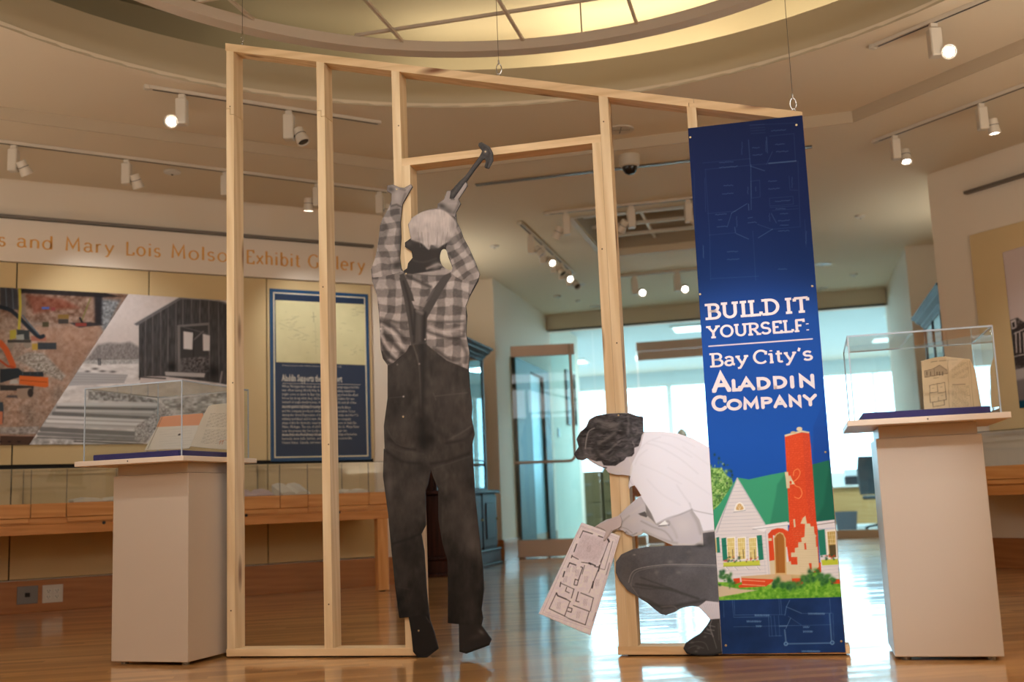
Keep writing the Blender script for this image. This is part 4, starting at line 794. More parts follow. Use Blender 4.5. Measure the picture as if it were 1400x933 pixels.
    tone = lambda q: (64 + (fbm(q, .05, 2) - .5) * 34 + (fbm(q * np.array([1, .4]), .2, 6) - .5) * 26 - np.clip((q[:, 1] - 640) * .13, -3, 26))[:, None] * np.array([1, .93, .88])
    k.poly(ov, tone, .8)
    k.poly(B((217, 0), (238, 0), (262, 70), (300, 165), (340, 175), (400, 60), (460, -10), (495, -10), (440, 80), (365, 215), (355, 350), (280, 360), (262, 220), (240, 100)), gy(78), .8); k.poly(A((228, 795), (252, 785), (300, 900), (310, 940), (262, 940), (240, 870)), gy(74), .8); k.poly(A((470, 800), (512, 780), (515, 800), (440, 900), (410, 940), (375, 940), (410, 880)), gy(80), .8)
    for s, w, v, a in (([(240, 20), (270, 130), (292, 300)], 3, 50, .7), ([(300, 170), (296, 340)], 3, 50, .7), ([(352, 190), (348, 330)], 5, 44, .8), ([(400, 60), (350, 150)], 3, 112, .5), ([(312, 175), (340, 188)], 4, 130, .7), ([(320, 200), (325, 330)], 3, 88, .6), ([(292, 360), (322, 460), (330, 600), (335, 740)], 2.2, 96, .65), ([(340, 360), (345, 560), (335, 760)], 7, 42, .6), ([(410, 630), (500, 620), (578, 612)], 1.6, 96, .6), ([(400, 616), (412, 650)], 1.6, 90, .6), ([(165, 640), (240, 632)], 1.5, 84, .6), ([(480, 860), (540, 830), (600, 790)], 2.5, 92, .6), ([(470, 880), (560, 860), (606, 820)], 4, 44, .7), ([(170, 860), (230, 900), (300, 915)], 4, 42, .7), ([(150, 800), (200, 880), (280, 905)], 1.8, 82, .5), ([(345, 780), (345, 900)], 16, 30, .6), ([(330, 700), (400, 800), (470, 850)], 8, 40, .45)): k.line(B(*s), w, gy(v), a, w * .45, 3)
    for x, y, rx, ry, v, a in ((240, 520, 14, 22, 80, .5), (450, 560, 18, 24, 76, .45), (190, 700, 8, 16, 44, .6), (230, 780, 14, 16, 74, .4), (490, 720, 24, 24, 74, .45), (370, 860, 16, 10, 26, .6), (560, 840, 10, 8, 88, .4), (575, 520, 5, 14, 52, .5)): k.blob(*B((x, y))[0], rx, ry, gy(v), a)
    for x, y, v in ((240, 632, 190), (238, 738, 200), (207, 462, 120), (324, 458, 150), (355, 328, 180), (118, 272, 220)): k.blob(*B((x, y))[0], 1.4, 1.4, gy(v), .9)
    for x, y, rx, ry, v, a in ((125, 200, 6, 26, 96, .6), (200, 210, 14, 22, 74, .5), (125, 300, 7, 20, 66, .5), (190, 320, 10, 20, 72, .4), (190, 450, 16, 30, 40, .6), (185, 530, 14, 14, 60, .4), (240, 640, 10, 30, 36, .6), (390, 330, 14, 24, 62, .5), (440, 350, 10, 22, 96, .6), (455, 420, 12, 14, 104, .6), (430, 390, 16, 10, 76, .5), (400, 230, 12, 24, 78, .4), (380, 600, 12, 50, 36, .5), (440, 600, 16, 50, 46, .4), (455, 700, 10, 20, 58, .4), (250, 120, 16, 12, 40, .6), (430, 120, 12, 20, 54, .5)): k.blob(*C((x, y))[0], rx, ry, gy(v), a)
    for s, w, v, a in (([(110, 50), (170, 90), (250, 100)], 4, 40, .6), ([(120, 30), (180, 55), (260, 62)], 2.5, 76, .5), ([(290, 100), (350, 90), (440, 60)], 4, 40, .6), ([(300, 120), (360, 100), (450, 70)], 2, 84, .4), ([(135, 420), (200, 400), (250, 378)], 3, 34, .6), ([(150, 590), (200, 600)], 2, 66, .4)): k.line(C(*s), w, gy(v), a, w * .5, 3)
    # shoes
    k.poly(C((200, 712), (275, 700), (301, 770), (319, 838), (270, 875), (240, 877), (218, 850)), gy(34), 1); k.poly(C((402, 742), (495, 740), (530, 800), (520, 825), (430, 858), (402, 850)), gy(44), 1); k.blob(*C((490, 772))[0], 5, 3, gy(110), .7, 40); k.blob(*C((470, 790))[0], 10, 4, gy(64), .6, -15); k.line(C((404, 846), (430, 852), (520, 820)), 1.6, gy(24), .8, .8); k.line(C((222, 850), (250, 868), (316, 836)), 1.6, gy(22), .8, .8); k.blob(*C((240, 766))[0], 1.2, 1.2, gy(140), .9); k.line(C((270, 712), (285, 735)), 1.5, gy(74), .6)
    # dark cut edge shading round the figure
man = board('carpenter_cutout', FS, [man_out], .012, .008, paint_man, h=.0022, edge=mat('cutout_edge', rgb(44, 36, 32), .7), holes=[neck_gap], gain=1.0, rough=.65)
tag(man, 'grey photo cutout of a workman in checked shirt and overalls reaching up with a hammer', 'cutout figure')
ham_out = A((505, 372), (512, 330), (560, 275), (590, 248), (640, 182), (672, 138), (686, 108), (664, 78), (668, 64), (682, 58), (728, 84), (746, 118), (748, 162), (724, 206), (714, 203), (722, 170), (716, 168), (708, 202), (699, 199), (706, 165), (700, 150), (690, 156), (650, 205), (600, 272), (530, 372))
def paint_ham(k):
    k.c[:] = np.array(gy(64)) / 255; k.c += ((vnoise(k.P * np.array([.5, .5]), 1, 3) - .5) * .06)[:, None]
    k.line(A((520, 350), (600, 250), (680, 140)), 2.2, gy(92), .7, 1.4); k.line(A((530, 365), (605, 268), (690, 152)), 1.6, gy(38), .7, 1); k.blob(*A((705, 112))[0], 3, 3, gy(120), .7); k.line(A((684, 62), (722, 88), (738, 120)), 1.6, gy(104), .7, .9, 3); k.line(A((735, 125), (735, 160), (718, 200)), 1.6, gy(96), .6, .8, 3); k.blob(*A((704, 111))[0], 1.1, 1.1, (214, 190, 150), 1, 0, 5)
hm = board('hammer', FS, [ham_out], .0122, .0008, paint_ham, h=.0022, parent=man, edge=mat('cutout_edge', rgb(44, 36, 32), .7), gain=1.0)
def pin(par, F, px, y):
    x, z = F.xz(px, -y); MB().lathe([(.0001, .0012), (.003, .0009), (.0038, 0)], 12, Matrix.Translation((x, -y, z)) @ Matrix.Rotation(R(90), 4, 'X')).build('screw', M_screw, par)
for px in A((212, 320), (264, 788)) + C((240, 766),) + B((238, 740),): pin(man, FS, px, .0124)

DD_ = zoomed(730, 550, 4.911); EE = zoomed(730, 700, 4.444)
wom_out = (DD_((732, 97), (735, 200), (830, 195), (900, 200), (960, 210), (1060, 240), (1120, 270), (1166, 297)) + [(969.5, 612), (987.6, 894.8)]
    + EE((1130, 865), (1080, 875), (1000, 875), (930, 865), (908, 832), (920, 800), (960, 770), (1010, 740), (1050, 690), (1070, 655), (1040, 620), (1000, 580), (960, 573), (900, 585), (850, 612), (800, 629), (770, 622), (730, 590), (690, 555), (640, 525), (570, 480), (520, 420), (497, 370), (498, 305), (530, 260), (600, 228), (680, 214), (780, 210), (850, 207), (800, 187), (720, 152), (665, 126), (650, 142), (600, 152), (560, 137), (540, 115), (500, 112), (460, 130), (430, 165), (400, 130), (372, 96), (400, 70), (440, 48))
    + DD_((560, 770), (620, 710), (700, 640), (720, 628), (690, 580), (675, 560), (650, 570), (640, 586), (632, 560), (648, 498), (600, 490), (550, 490), (500, 475), (480, 450), (430, 430), (380, 400), (355, 380), (330, 393), (290, 385), (268, 350), (300, 300), (285, 250), (310, 200), (350, 165), (370, 115), (420, 90), (500, 77), (640, 72), (690, 92)))
HZ = zoomed(790, 560, 9.327)
def paint_woman(k):
    P = k.P; k.c[:] = np.array(gy(200)) / 255
    SK = (196, 184, 186)
    # trousers
    tr = EE((497, 300), (530, 258), (600, 225), (700, 205), (1030, 205), (1025, 130), (1100, 120), (1125, 550), (1050, 545), (1000, 575), (900, 590), (790, 635), (640, 530), (560, 480), (490, 400))
    k.poly(tr, lambda q: (92 + (fbm(q, .05, 3) - .5) * 26 + (fbm(q, .6, 8) - .5) * 14)[:, None] * np.array([1, .95, .97]), .5)
    for s, w, v, a in (([(575, 430), (590, 380), (625, 350), (720, 330), (850, 320), (1110, 325)], .9, 172, .8), ([(590, 440), (605, 385), (640, 358), (730, 338), (850, 328), (1110, 335)], .6, 150, .7), ([(585, 440), (610, 480), (640, 520)], .7, 150, .6), ([(620, 440), (720, 455), (850, 480), (1000, 530)], 3, 62, .7), ([(600, 455), (700, 470), (830, 465), (900, 500)], 2, 70, .6), ([(650, 400), (760, 440), (840, 470)], 2, 66, .6), ([(690, 555), (800, 580), (930, 560), (1040, 540)], 4, 60, .7), ([(770, 580), (850, 575), (870, 600)], 1.5, 128, .5), ([(640, 520), (700, 540), (780, 590)], 3, 66, .6), ([(540, 270), (600, 250), (700, 240)], 3, 108, .4)): k.line(EE(*s), w, gy(v), a, max(.5, w * .45), 3)
    for x, y, rx, ry, v, a in ((610, 262, 2, 1, 170, .7), (830, 305, 5, 3, 140, .6), (880, 370, 4, 2.4, 130, .6), (745, 370, 3, 3, 130, .5), (945, 245, 4, 2, 130, .4), (960, 290, 5, 6, 112, .5), (560, 380, 8, 14, 104, .4), (1000, 440, 20, 14, 82, .5), (1070, 170, 8, 10, 66, .5), (1000, 260, 20, 8, 84, .4), (800, 250, 20, 8, 100, .3), (1010, 205, 8, 3, 40, .7)): k.blob(*EE((x, y))[0], rx, ry, gy(v), a)
    # far arm (behind), shade below the body
    k.poly(DD_((400, 830), (460, 795), (560, 768), (620, 708), (720, 626), (760, 700), (740, 760), (640, 800), (560, 850), (480, 870), (470, 925), (450, 940), (420, 880)), SK, .6); k.poly(DD_((700, 750), (745, 735), (765, 760), (755, 775), (715, 762)), gy(92), .6); k.poly(DD_((740, 660), (765, 690), (815, 815), (790, 790), (755, 760), (750, 700)), gy(130), .8)
    k.line(DD_((470, 850), (560, 800), (640, 760), (740, 690)), 3, gy(208), .5, 2, 3); k.line(DD_((520, 860), (560, 850), (600, 790)), 1.6, gy(140), .6, 1)
    # near forearm, elbow, upper arm
    k.poly(DD_((590, 790), (640, 755), (700, 755), (740, 790), (820, 825), (900, 850), (890, 790), (1055, 722), (1100, 790), (1128, 860), (1125, 925), (1080, 955), (960, 950), (860, 930), (780, 885), (735, 865), (690, 880), (650, 905), (600, 880), (555, 865)), SK, .6)
    for s, w, v, a in (([(720, 800), (800, 840), (880, 870), (930, 930)], 2, 150, .6), ([(735, 865), (820, 905), (900, 935), (960, 948)], 3, 158, .6), ([(590, 800), (570, 850), (600, 880)], 1.6, 120, .7), ([(640, 765), (600, 800), (585, 840)], 2, 158, .6), ([(620, 870), (650, 895), (690, 880)], 1.4, 120, .6), ([(560, 835), (620, 850), (660, 880)], 1, 140, .6), ([(1060, 740), (1100, 810), (1120, 880)], 4, 150, .5), ([(900, 800), (940, 860), (960, 910)], 3, 166, .4)): k.line(DD_(*s), w, gy(v), a, max(.5, w * .5), 3)
    k.blob(*DD_((1000, 830))[0], 14, 14, gy(216), .5); k.blob(*DD_((820, 880))[0], 16, 5, gy(206), .5, 20); k.blob(*DD_((665, 800))[0], 9, 7, gy(206), .5); k.blob(*DD_((612, 878))[0], 1.6, 1.2, (60, 50, 50), .8)
    k.line(DD_((415, 835), (455, 845), (475, 862)), 1.0, gy(120), .8, .5, 3); k.line(DD_((500, 800), (470, 840), (480, 880), (468, 930)), 1.1, gy(146), .7, .6, 3); k.line(DD_((430, 860), (450, 870)), .8, gy(120), .6)
    # shirt
    SHT = (232, 221, 224)
    k.poly(DD_((740, 205), (830, 193), (960, 208), (1120, 268), (1168, 297)) + [(969.5, 612), (974, 690), (979, 727)] + DD_((1205, 862), (1135, 872), (1110, 790), (1060, 722), (900, 785), (822, 820), (790, 750), (740, 670), (690, 590), (655, 540), (638, 500), (645, 430), (668, 380), (680, 320), (715, 290)), SHT, .5)
    k.poly(DD_((640, 490), (660, 520), (690, 590), (660, 565), (635, 585), (645, 540)), (224, 212, 218), .4)
    for s, w, v, a in (([(640, 480), (650, 540), (690, 590), (740, 680), (818, 818)], .8, 150, .6), ([(822, 820), (900, 780), (980, 755), (1060, 720)], 1.4, 108, .8), ([(830, 825), (900, 800), (905, 828), (840, 832)], 1.2, 110, .7), ([(1058, 722), (1100, 735), (1204, 756)], 1, 110, .7), ([(1060, 725), (1045, 680)], 1.4, 170, .7), ([(1062, 730), (1110, 800), (1135, 870)], 1, 150, .7), ([(1135, 870), (1205, 862)], 1.2, 130, .8), ([(760, 280), (840, 300), (980, 380), (1100, 480)], 1.4, 200, .6), ([(800, 260), (920, 290), (1060, 370)], 1.4, 202, .5), ([(720, 420), (860, 480), (990, 550)], 1.4, 206, .5), ([(700, 330), (760, 270), (850, 235)], 1.4, 196, .5), ([(680, 420), (700, 370), (760, 320)], 1.4, 202, .5), ([(960, 560), (1000, 620), (1050, 690)], 1.6, 200, .6), ([(760, 520), (860, 620), (980, 690)], 1.6, 208, .5), ([(900, 440), (1050, 530), (1180, 620)], 1.4, 206, .5), ([(1000, 300), (1100, 370), (1170, 420)], 1.4, 208, .5), ([(860, 220), (960, 240), (1080, 300)], 1.2, 204, .5)): k.line(DD_(*s), w, tuple(np.array((1, .955, .97)) * v), a * .6, max(.6, w * .9), 3)
    k.poly(DD_((835, 828), (880, 795), (905, 826), (900, 832)), (240, 232, 234), .4); k.line(DD_((838, 832), (905, 826)), 1.4, gy(96), .7, .5)
    # face and neck
    k.poly(DD_((380, 395), (430, 428), (478, 448), (500, 474), (550, 492), (600, 492), (645, 500), (650, 430), (700, 330), (720, 290), (735, 210), (600, 300), (420, 380)), (206, 192, 194), .5)
    for s, w, v, a in (([(505, 478), (560, 494), (640, 500)], 1.6, 140, .6), ([(400, 405), (440, 430), (480, 450)], 1.2, 150, .6), ([(466, 440), (486, 442)], 1.6, 40, .9), ([(640, 380), (655, 430), (645, 490)], 3, 216, .5)): k.line(DD_(*s), w, gy(v), a, .7, 3)
    k.blob(*DD_((560, 455))[0], 10, 5, gy(212), .5)
    # hair
    hair = HZ((0, 330), (60, 270), (110, 220), (140, 150), (210, 90), (350, 60), (500, 46), (640, 48), (740, 78), (820, 78), (838, 110), (840, 290), (815, 330), (800, 400), (775, 470), (720, 490), (720, 560), (690, 600), (620, 610), (590, 650), (540, 680), (480, 720), (400, 720), (330, 715), (300, 660), (240, 665), (180, 645), (110, 625), (60, 650), (0, 640), (-60, 600), (-50, 480))
    def hc(q):
        w = np.stack([q[:, 0] + 5 * fbm(q, .12, 1), q[:, 1] + 9 * fbm(q, .10, 2)], -1); s1 = vnoise(w * np.array([.10, .55]), 1, 4); s2 = vnoise(w * np.array([.22, 1.1]), 1, 6)
        return np.clip(74 + (s1 - .5) * 52 + (s2 - .5) * 24 + (fbm(q, .12, 9) - .5) * 44, 34, 150)[:, None] * np.array([1, .92, .93])
    k.poly(hair, hc, .5)
    for s, w, v, a in (([(95, 500), (110, 380), (140, 280), (210, 240)], 1.4, 158, .85), ([(240, 130), (340, 170), (440, 190), (520, 190)], 5, 128, .55), ([(250, 210), (360, 230), (460, 230), (500, 260)], 3.5, 118, .5), ([(270, 430), (330, 400), (400, 350), (470, 300)], 4, 132, .6), ([(290, 580), (380, 540), (470, 460), (530, 410)], 2.6, 126, .6), ([(260, 110), (400, 100), (560, 120)], 3, 52, .6), ([(180, 330), (240, 280), (380, 270)], 6, 52, .65), ([(300, 480), (380, 420), (460, 380)], 4.5, 50, .65), ([(560, 200), (590, 260), (560, 330)], 5, 46, .7), ([(440, 600), (500, 520), (580, 470)], 5, 54, .6), ([(640, 90), (650, 200), (640, 300)], 3, 118, .55), ([(700, 200), (760, 250), (750, 320), (690, 330)], 2.6, 110, .6), ([(660, 220), (690, 300), (720, 360)], 3, 56, .6), ([(780, 120), (810, 200), (800, 300)], 3, 84, .5), ([(60, 300), (30, 420), (60, 560)], 4, 50, .6), ([(0, 600), (50, 610), (100, 600)], 3, 112, .5), ([(150, 500), (170, 580), (230, 640)], 3, 112, .5), ([(200, 480), (240, 560), (300, 640)], 4, 52, .6), ([(700, 420), (720, 460)], 2, 150, .6), ([(600, 400), (660, 460), (640, 540)], 4, 62, .5), ([(330, 650), (400, 690), (480, 690)], 3, 52, .6), ([(540, 560), (600, 570), (650, 540)], 3, 104, .5), ([(400, 650), (450, 600), (520, 640)], 2, 108, .5)): k.line(HZ(*s), w, gy(v), a, w * .5, 4)
    # sock and shoe
    k.poly(EE((1000, 578), (1045, 542), (1122, 552), (1128, 655), (1068, 660), (1040, 618)), (206, 192, 194), .5)
    for i in range(9): k.line(EE((1030 + i * 12, 560), (1066 + i * 8, 650)), .5, gy(160), .5, .4)
    k.poly(EE((1068, 655), (1130, 650), (1145, 870), (1080, 877), (1000, 877), (930, 867), (906, 832), (920, 798), (960, 770), (1010, 740), (1050, 690)), gy(58), .5)
    k.line(EE((912, 845), (940, 862), (1000, 870), (1080, 868), (1140, 855)), 2.2, gy(34), .9, .8, 3)
    for s, w, v, a in (([(940, 800), (1000, 790), (1040, 800), (1060, 840)], .8, 110, .6), ([(1040, 700), (1080, 740), (1110, 830)], .8, 120, .7), ([(1060, 690), (1100, 700)], .8, 140, .8), ([(1050, 715), (1095, 722)], .8, 140, .8), ([(1035, 735), (1080, 745)], .8, 130, .8), ([(1080, 660), (1070, 700), (1090, 760)], 1, 150, .7), ([(940, 830), (980, 815), (1030, 830)], 1.6, 96, .5), ([(1120, 680), (1125, 780)], 1.6, 90, .5)): k.line(EE(*s), w, gy(v), a, .6, 3)
    for x, y in ((960, 795), (1000, 830), (985, 850), (1060, 720), (1040, 760)): k.blob(*EE((x, y))[0], 2.5, 1.5, gy(120), .5)
woman = board('crouching_cutout', FS, [wom_out], .010, .008, paint_woman, h=.0022, edge=mat('cutout_edge', rgb(44, 36, 32), .7), gain=(1.02, 1.13, 1.2), rough=.65)
tag(woman, 'grey photo cutout of a crouching dark-haired woman in white shirt holding a floor plan', 'cutout figure')
PP = zoomed(735, 710, 5.834)
def paint_plan(k):
    P = k.P; k.c[:] = np.array((214, 200, 204)) / 255; k.c += ((fbm(P, .4, 3) - .5) * .08)[:, None]
    K = (44, 36, 40)
    k.poly(PP((360, 120), (560, 170), (470, 350), (290, 300)), (170, 150, 154), 3, .45); k.poly(PP((360, 120), (560, 170), (470, 350), (290, 300)), lambda q: np.array([200, 184, 188]) + (fbm(q, .8, 2)[:, None] - .5) * 60, 2, .5)
    k.line(PP((345, 55), (640, 150), (430, 880), (40, 750), (345, 55)), .5, (150, 132, 136), .6); k.line(PP((358, 68), (625, 160), (425, 862), (62, 742)), .4, (150, 132, 136), .5)
    for s, w in (([(362, 95), (438, 118)], 1.4), ([(362, 95), (336, 150)], 1.0), ([(485, 135), (520, 148)], 1.4), ([(560, 162), (570, 180)], 2.4), ([(312, 200), (290, 262)], 1.4), ([(275, 296), (325, 322)], 1.1), ([(275, 290), (270, 308)], 1.4), ([(570, 170), (530, 280), (495, 380)], .8), ([(350, 345), (400, 352), (425, 365)], 1), ([(410, 350), (460, 372)], 1.8), ([(455, 380), (495, 385)], 1.2), ([(495, 370), (485, 415)], 1.8), ([(255, 350), (305, 368)], 1.6), ([(255, 350), (240, 385)], 1.2), ([(345, 382), (360, 388), (325, 490)], 1.2), ([(215, 420), (203, 460)], 1.8), ([(300, 480), (290, 525), (315, 530), (325, 490), (300, 480)], 1.1), ([(185, 505), (178, 540)], 1.4), ([(185, 512), (290, 560)], .9), ([(232, 545), (222, 575), (252, 590)], 1.1), ([(290, 560), (270, 630)], 1.2), ([(445, 500), (435, 550)], 2.0), ([(375, 370), (355, 440)], .8), ([(480, 410), (430, 540)], .6), ([(150, 590), (160, 612), (228, 640)], 1.8), ([(150, 590), (92, 715)], 1.0), ([(92, 715), (215, 775)], 1.1), ([(228, 640), (262, 660)], 1.2), ([(255, 665), (215, 775)], 1.0), ([(325, 582), (305, 655), (330, 662)], 1.2), ([(345, 590), (445, 630)], 1.1), ([(445, 630), (420, 735)], 1.0), ([(285, 690), (412, 738)], 1.1), ([(412, 738), (380, 845)], 1.1), ([(250, 795), (380, 845)], 1.1), ([(215, 775), (250, 795)], .8), ([(245, 705), (275, 715), (268, 745), (238, 735)], 1.2), ([(530, 280), (500, 345)], .6), ([(600, 178), (535, 405), (495, 395)], .5), ([(490, 400), (410, 590)], .5)): k.line(PP(*s), w * .95, K, .95, .35)
    for x, y in ((415, 235), (300, 400), (390, 480), (225, 480), (175, 690), (385, 665), (330, 765), (480, 510), (250, 400), (320, 430)):
        for j in range(3): k.line(PP((x - 12 + j * 11, y - 25), (x - 20 + j * 11, y + 25)), .45, (120, 100, 106), .6, .3)
    for j in range(7): k.line(PP((575 - j * 4, 350 + j * 14), (570 - j * 4, 362 + j * 14)), .7, K, .7, .3)
    for j in range(6): k.line(PP((465 - j * 4, 745 + j * 12), (461 - j * 4, 754 + j * 12)), .7, K, .6, .3)
sheet = board('floor_plan_sheet', FS, [PP((350, 28), (658, 135), (420, 928), (8, 755))], .0122, .003, paint_plan, h=.0021, parent=woman, edge=mat('plan_edge', rgb(170, 150, 146), .7), gain=(1.34, 1.46, 1.58))
# fingers that lie over the sheet
def paint_fing(k): k.c[:] = np.array((206, 194, 198)) / 255; k.line(PP((470, 60), (510, 75), (540, 95)), .9, gy(130), .7, .6, 3); k.line(PP((590, 90), (560, 140), (530, 172)), 1, gy(150), .6, .6)
fg = board('pointing_hand', FS, [smooth_poly(PP((455, 65), (490, 40), (540, 20), (660, -30), (665, 60), (600, 92), (575, 130), (540, 172), (524, 172), (530, 140), (545, 100), (515, 82), (490, 72)), 2)], .0138, .0012, paint_fing, h=.002, parent=woman, edge=mat('cutout_edge', rgb(44, 36, 32), .7))
pin(woman, FS, HZ((518, 75),)[0], .0104)
# ------------------------------------------------------------------ display pedestals with clear covers
M_ped = mat('pedestal_white_laminate', rgb(194, 177, 159), .38, var=.015, vscale=3)
M_capm = mat('pale_wood_cap', rgb(226, 206, 186), .4)
M_mat = mat('navy_display_mat', rgb(38, 32, 96), .8, bump=.3, bscale=800)
ACR = glass('clear_acrylic', (.97, .985, .985), 1.0, .01, 1.42); M_edge = mat('acrylic_edge', rgb(178, 188, 200), .15, spec=.8)
def pedestal(F, wb, sc, lbl, clbl, mlbl, off=(0, 0), zc=.846, zt=1.185, group=None):
    h = wb / 2; t = thing('display_pedestal', lbl, 'pedestal', F.loc(), F.a, group)
    MB().bbox(-h, h, -h, h, .014, .80, .002).build('body', M_ped, t)
    MB().bbox(-h + .012, h - .012, -h + .012, h - .012, .80, zc, .002).build('neck', M_ped, t)
    s = sc / 2; ox, oy = off
    MB().bbox(ox - s, ox + s, oy - s, oy + s, zc, zc + .022, .002).build('cap', M_capm, t)
    for sx in (-1, 1):
        for sy in (-1, 1): MB().cyl((sx * (h - .04), sy * (h - .04), 0), (sx * (h - .04), sy * (h - .04), .014), .016, n=12).build('levelling_foot', mat('foot_metal', rgb(150, 140, 130), .4, metal=.7), t)
    MB().cyl((ox + .0, oy - s - .001, zc + .012), (ox + .0, oy - s + .004, zc + .012), .003, n=8).build('lock_screw', M_dark, t)
    z0 = zc + .0225; q = s - .028
    c = thing('clear_display_cover', clbl, 'display cover', F.w(ox, oy, z0), F.a); H = zt - z0; g = .004
    for nm, a in (('front_pane', (-q, q, -q, -q + g, 0, H)), ('back_pane', (-q, q, q - g, q, 0, H)), ('side_pane', (-q, -q + g, -q + g, q - g, 0, H)), ('side_pane', (q - g, q, -q + g, q - g, 0, H)), ('top_pane', (-q, q, -q, q, H + .0002, H + g))): MB().box(*a).build(nm, ACR, c)
    e = .0022
    mb = MB()
    for sx in (-1, 1):
        for sy in (-1, 1): mb.box(sx * q - e, sx * q + e, sy * q - e, sy * q + e, 0, H + g)
    for sx in (-1, 1): mb.box(sx * q - e, sx * q + e, -q, q, H, H + g + e); mb.box(-q, q, sx * q - e, sx * q + e, H, H + g + e)
    mb.build('glued_edges', M_edge, c)
    m = MB().bbox(-q + .03, q - .03, -q + .02, q - .02, 0, .027, .003).build('display_mat', M_mat); m.location = F.w(ox, oy, z0 + .0003); m.rotation_euler.z = F.a; tag(m, mlbl, 'mat')
    return z0, q
FPL = Frame((-1.5225, 4.874), -.3302); FPR = Frame((1.5594, 4.1551), -.2624)
zl, ql = pedestal(FPL, .387, .56, 'white box pedestal at the left end of the timber frame', 'clear box cover on the left pedestal, over tilted open papers', 'navy blue mat under the papers on the left pedestal', (-.043, -.01))
zr, qr = pedestal(FPR, .366, .555, 'white box pedestal to the right of the blue banner', 'clear box cover on the right pedestal, over a standing booklet', 'navy blue mat under the booklet on the right pedestal', (-.005, 0), zt=1.178)
# papers on the left: an open folded booklet leaning on a stand
M_paper = mat('aged_paper', rgb(222, 205, 182), .8, var=.05, vscale=20); M_peach = mat('peach_paper', rgb(222, 150, 112), .8)
def px_on(F, y, pts): return [F.xz(p, y) for p in pts]
L6 = zoomed(90, 510, 5.0)
def paint_letter(k):
    k.c[:] = np.array((214, 196, 174)) / 255; k.c += ((fbm(k.P, .05, 3) - .5) * .05)[:, None]; rs = np.random.RandomState(5)
    for i in range(18):
        y = 280 + i * 11 + (14 if i > 8 else 0); x = 990 - i * 4; x1 = 1130 - i * 3
        while x < x1: w = rs.uniform(6, 22); k.line(L6((x, y), (x + w, y - 2)), .45, (120, 104, 92), .6, .3); x += w + 5
    for s in ([(1050, 470), (1080, 465)], [(1060, 460), (1050, 490)], [(1075, 462), (1068, 488)], [(1090, 460), (1110, 462)]): k.line(L6(*s), .6, (190, 90, 60), .8, .3)
bk = board('open_letter', FPL, [L6((850, 505), (925, 320), (975, 228), (1000, 218), (1125, 208), (1170, 206), (1175, 530), (1000, 520))], -.17, .002, paint_letter, h=.003, zmin=zl + .0282)
bk.name = 'open_letter'; tag(bk, 'aged typed letter with red handwriting standing on the left pedestal', 'letter')
def paint_pam(k):
    k.c[:] = np.array((218, 204, 188)) / 255; k.poly(L6((600, 260), (980, 250), (960, 356), (600, 372)), (222, 154, 118), .4); k.blob(*L6((776, 423))[0], 2, 1.2, (60, 50, 50), .9, -20, 4); k.line(L6((560, 520), (660, 300)), .8, (120, 104, 90), .7)
    for i in range(8): k.line(L6((640, 390 + i * 16), (860, 380 + i * 16)), .3, (190, 176, 160), .6, .3)
pm = board('folded_pamphlet', FPL, [L6((536, 532), (614, 385), (650, 300), (935, 276), (945, 300), (845, 518))], -.19, .002, paint_pam, h=.003, zmin=zl + .0282)
tag(pm, 'cream pamphlet with a peach top band leaning behind the letter on the left pedestal', 'pamphlet')
s_ = MB().prism([(0.02, 0), (.16, 0), (.16, .09), (.15, .09)], .176, .2).build('easel_stand', ACR); s_.location = FPL.w(0, .0, zl + .0278); s_.rotation_euler.z = FPL.a; tag(s_, 'clear acrylic stand behind the aged letter on the left pedestal', 'stand')
# booklet on the right
R5 = zoomed(1140, 430, 5.385)
def paint_book(k):
    k.c[:] = np.array((214, 182, 142)) / 255; k.c += ((fbm(k.P, .06, 3) - .5) * .06)[:, None]; K = (84, 64, 50); rs = np.random.RandomState(9)
    def ln(p, w=.5, a=.8): k.line(R5(*p), w, K, a, .35)
    ln([(715, 352), (760, 344)], 1, .5); ln([(775, 343), (850, 337)], 1, .5); ln([(860, 336), (910, 334)], 1, .4)
    k.poly(R5((668, 418), (730, 405), (778, 374), (830, 408), (834, 436), (672, 464)), (150, 124, 98), .5, .6)
    for s in ([(668, 418), (730, 402), (778, 374), (832, 410)], [(672, 464), (836, 436)], [(668, 418), (672, 464)], [(740, 402), (744, 450)], [(832, 410), (836, 436)]): ln(s, .7)
    for x in (685, 712, 760, 778, 800): k.line(R5((x, 425), (x + 1, 448)), 1.2, K, .9, .4)
    for s in ([(704, 524), (760, 512), (818, 502), (828, 630), (812, 632), (814, 668), (730, 682), (728, 648), (710, 650), (704, 524)], [(762, 512), (766, 572)], [(708, 578), (760, 572)], [(766, 582), (824, 572)], [(768, 610), (770, 642)], [(728, 648), (812, 632)]): ln(s, .7)
    for x0, y0 in ((725, 545), (785, 535), (730, 610), (790, 600)): ln([(x0, y0), (x0 + 14, y0)], .5, .4)
    ln([(735, 470), (772, 466)], .6, .5)
    for c0, n, y0, st in ((870, 10, 360, 12), (870, 16, 530, 10)):
        for i in range(n):
            x = c0; y = y0 + i * st
            while x < c0 + 110: w = rs.uniform(6, 20); k.line(R5((x, y), (x + w, y - 2)), .4, (120, 96, 74), .55, .3); x += w + 4
    ln([(875, 518), (968, 516)], 1, .6); k.poly(R5((820, 310), (960, 325), (850, 420), (840, 380)), (232, 206, 172), .8, .6); k.line(R5((838, 340), (850, 690)), .8, (150, 118, 88), .6); k.line(R5((1000, 345), (1030, 690)), .6, (140, 110, 80), .6); k.line(R5((985, 340), (1010, 690)), .5, (150, 118, 88), .5)
bo = board('house_plan_booklet', FPR, [R5((642, 345), (740, 318), (820, 310), (880, 318), (1000, 330), (1040, 405), (1088, 690), (665, 702))], -.03, .003, paint_book, h=.0028, zmin=zr + .0282)
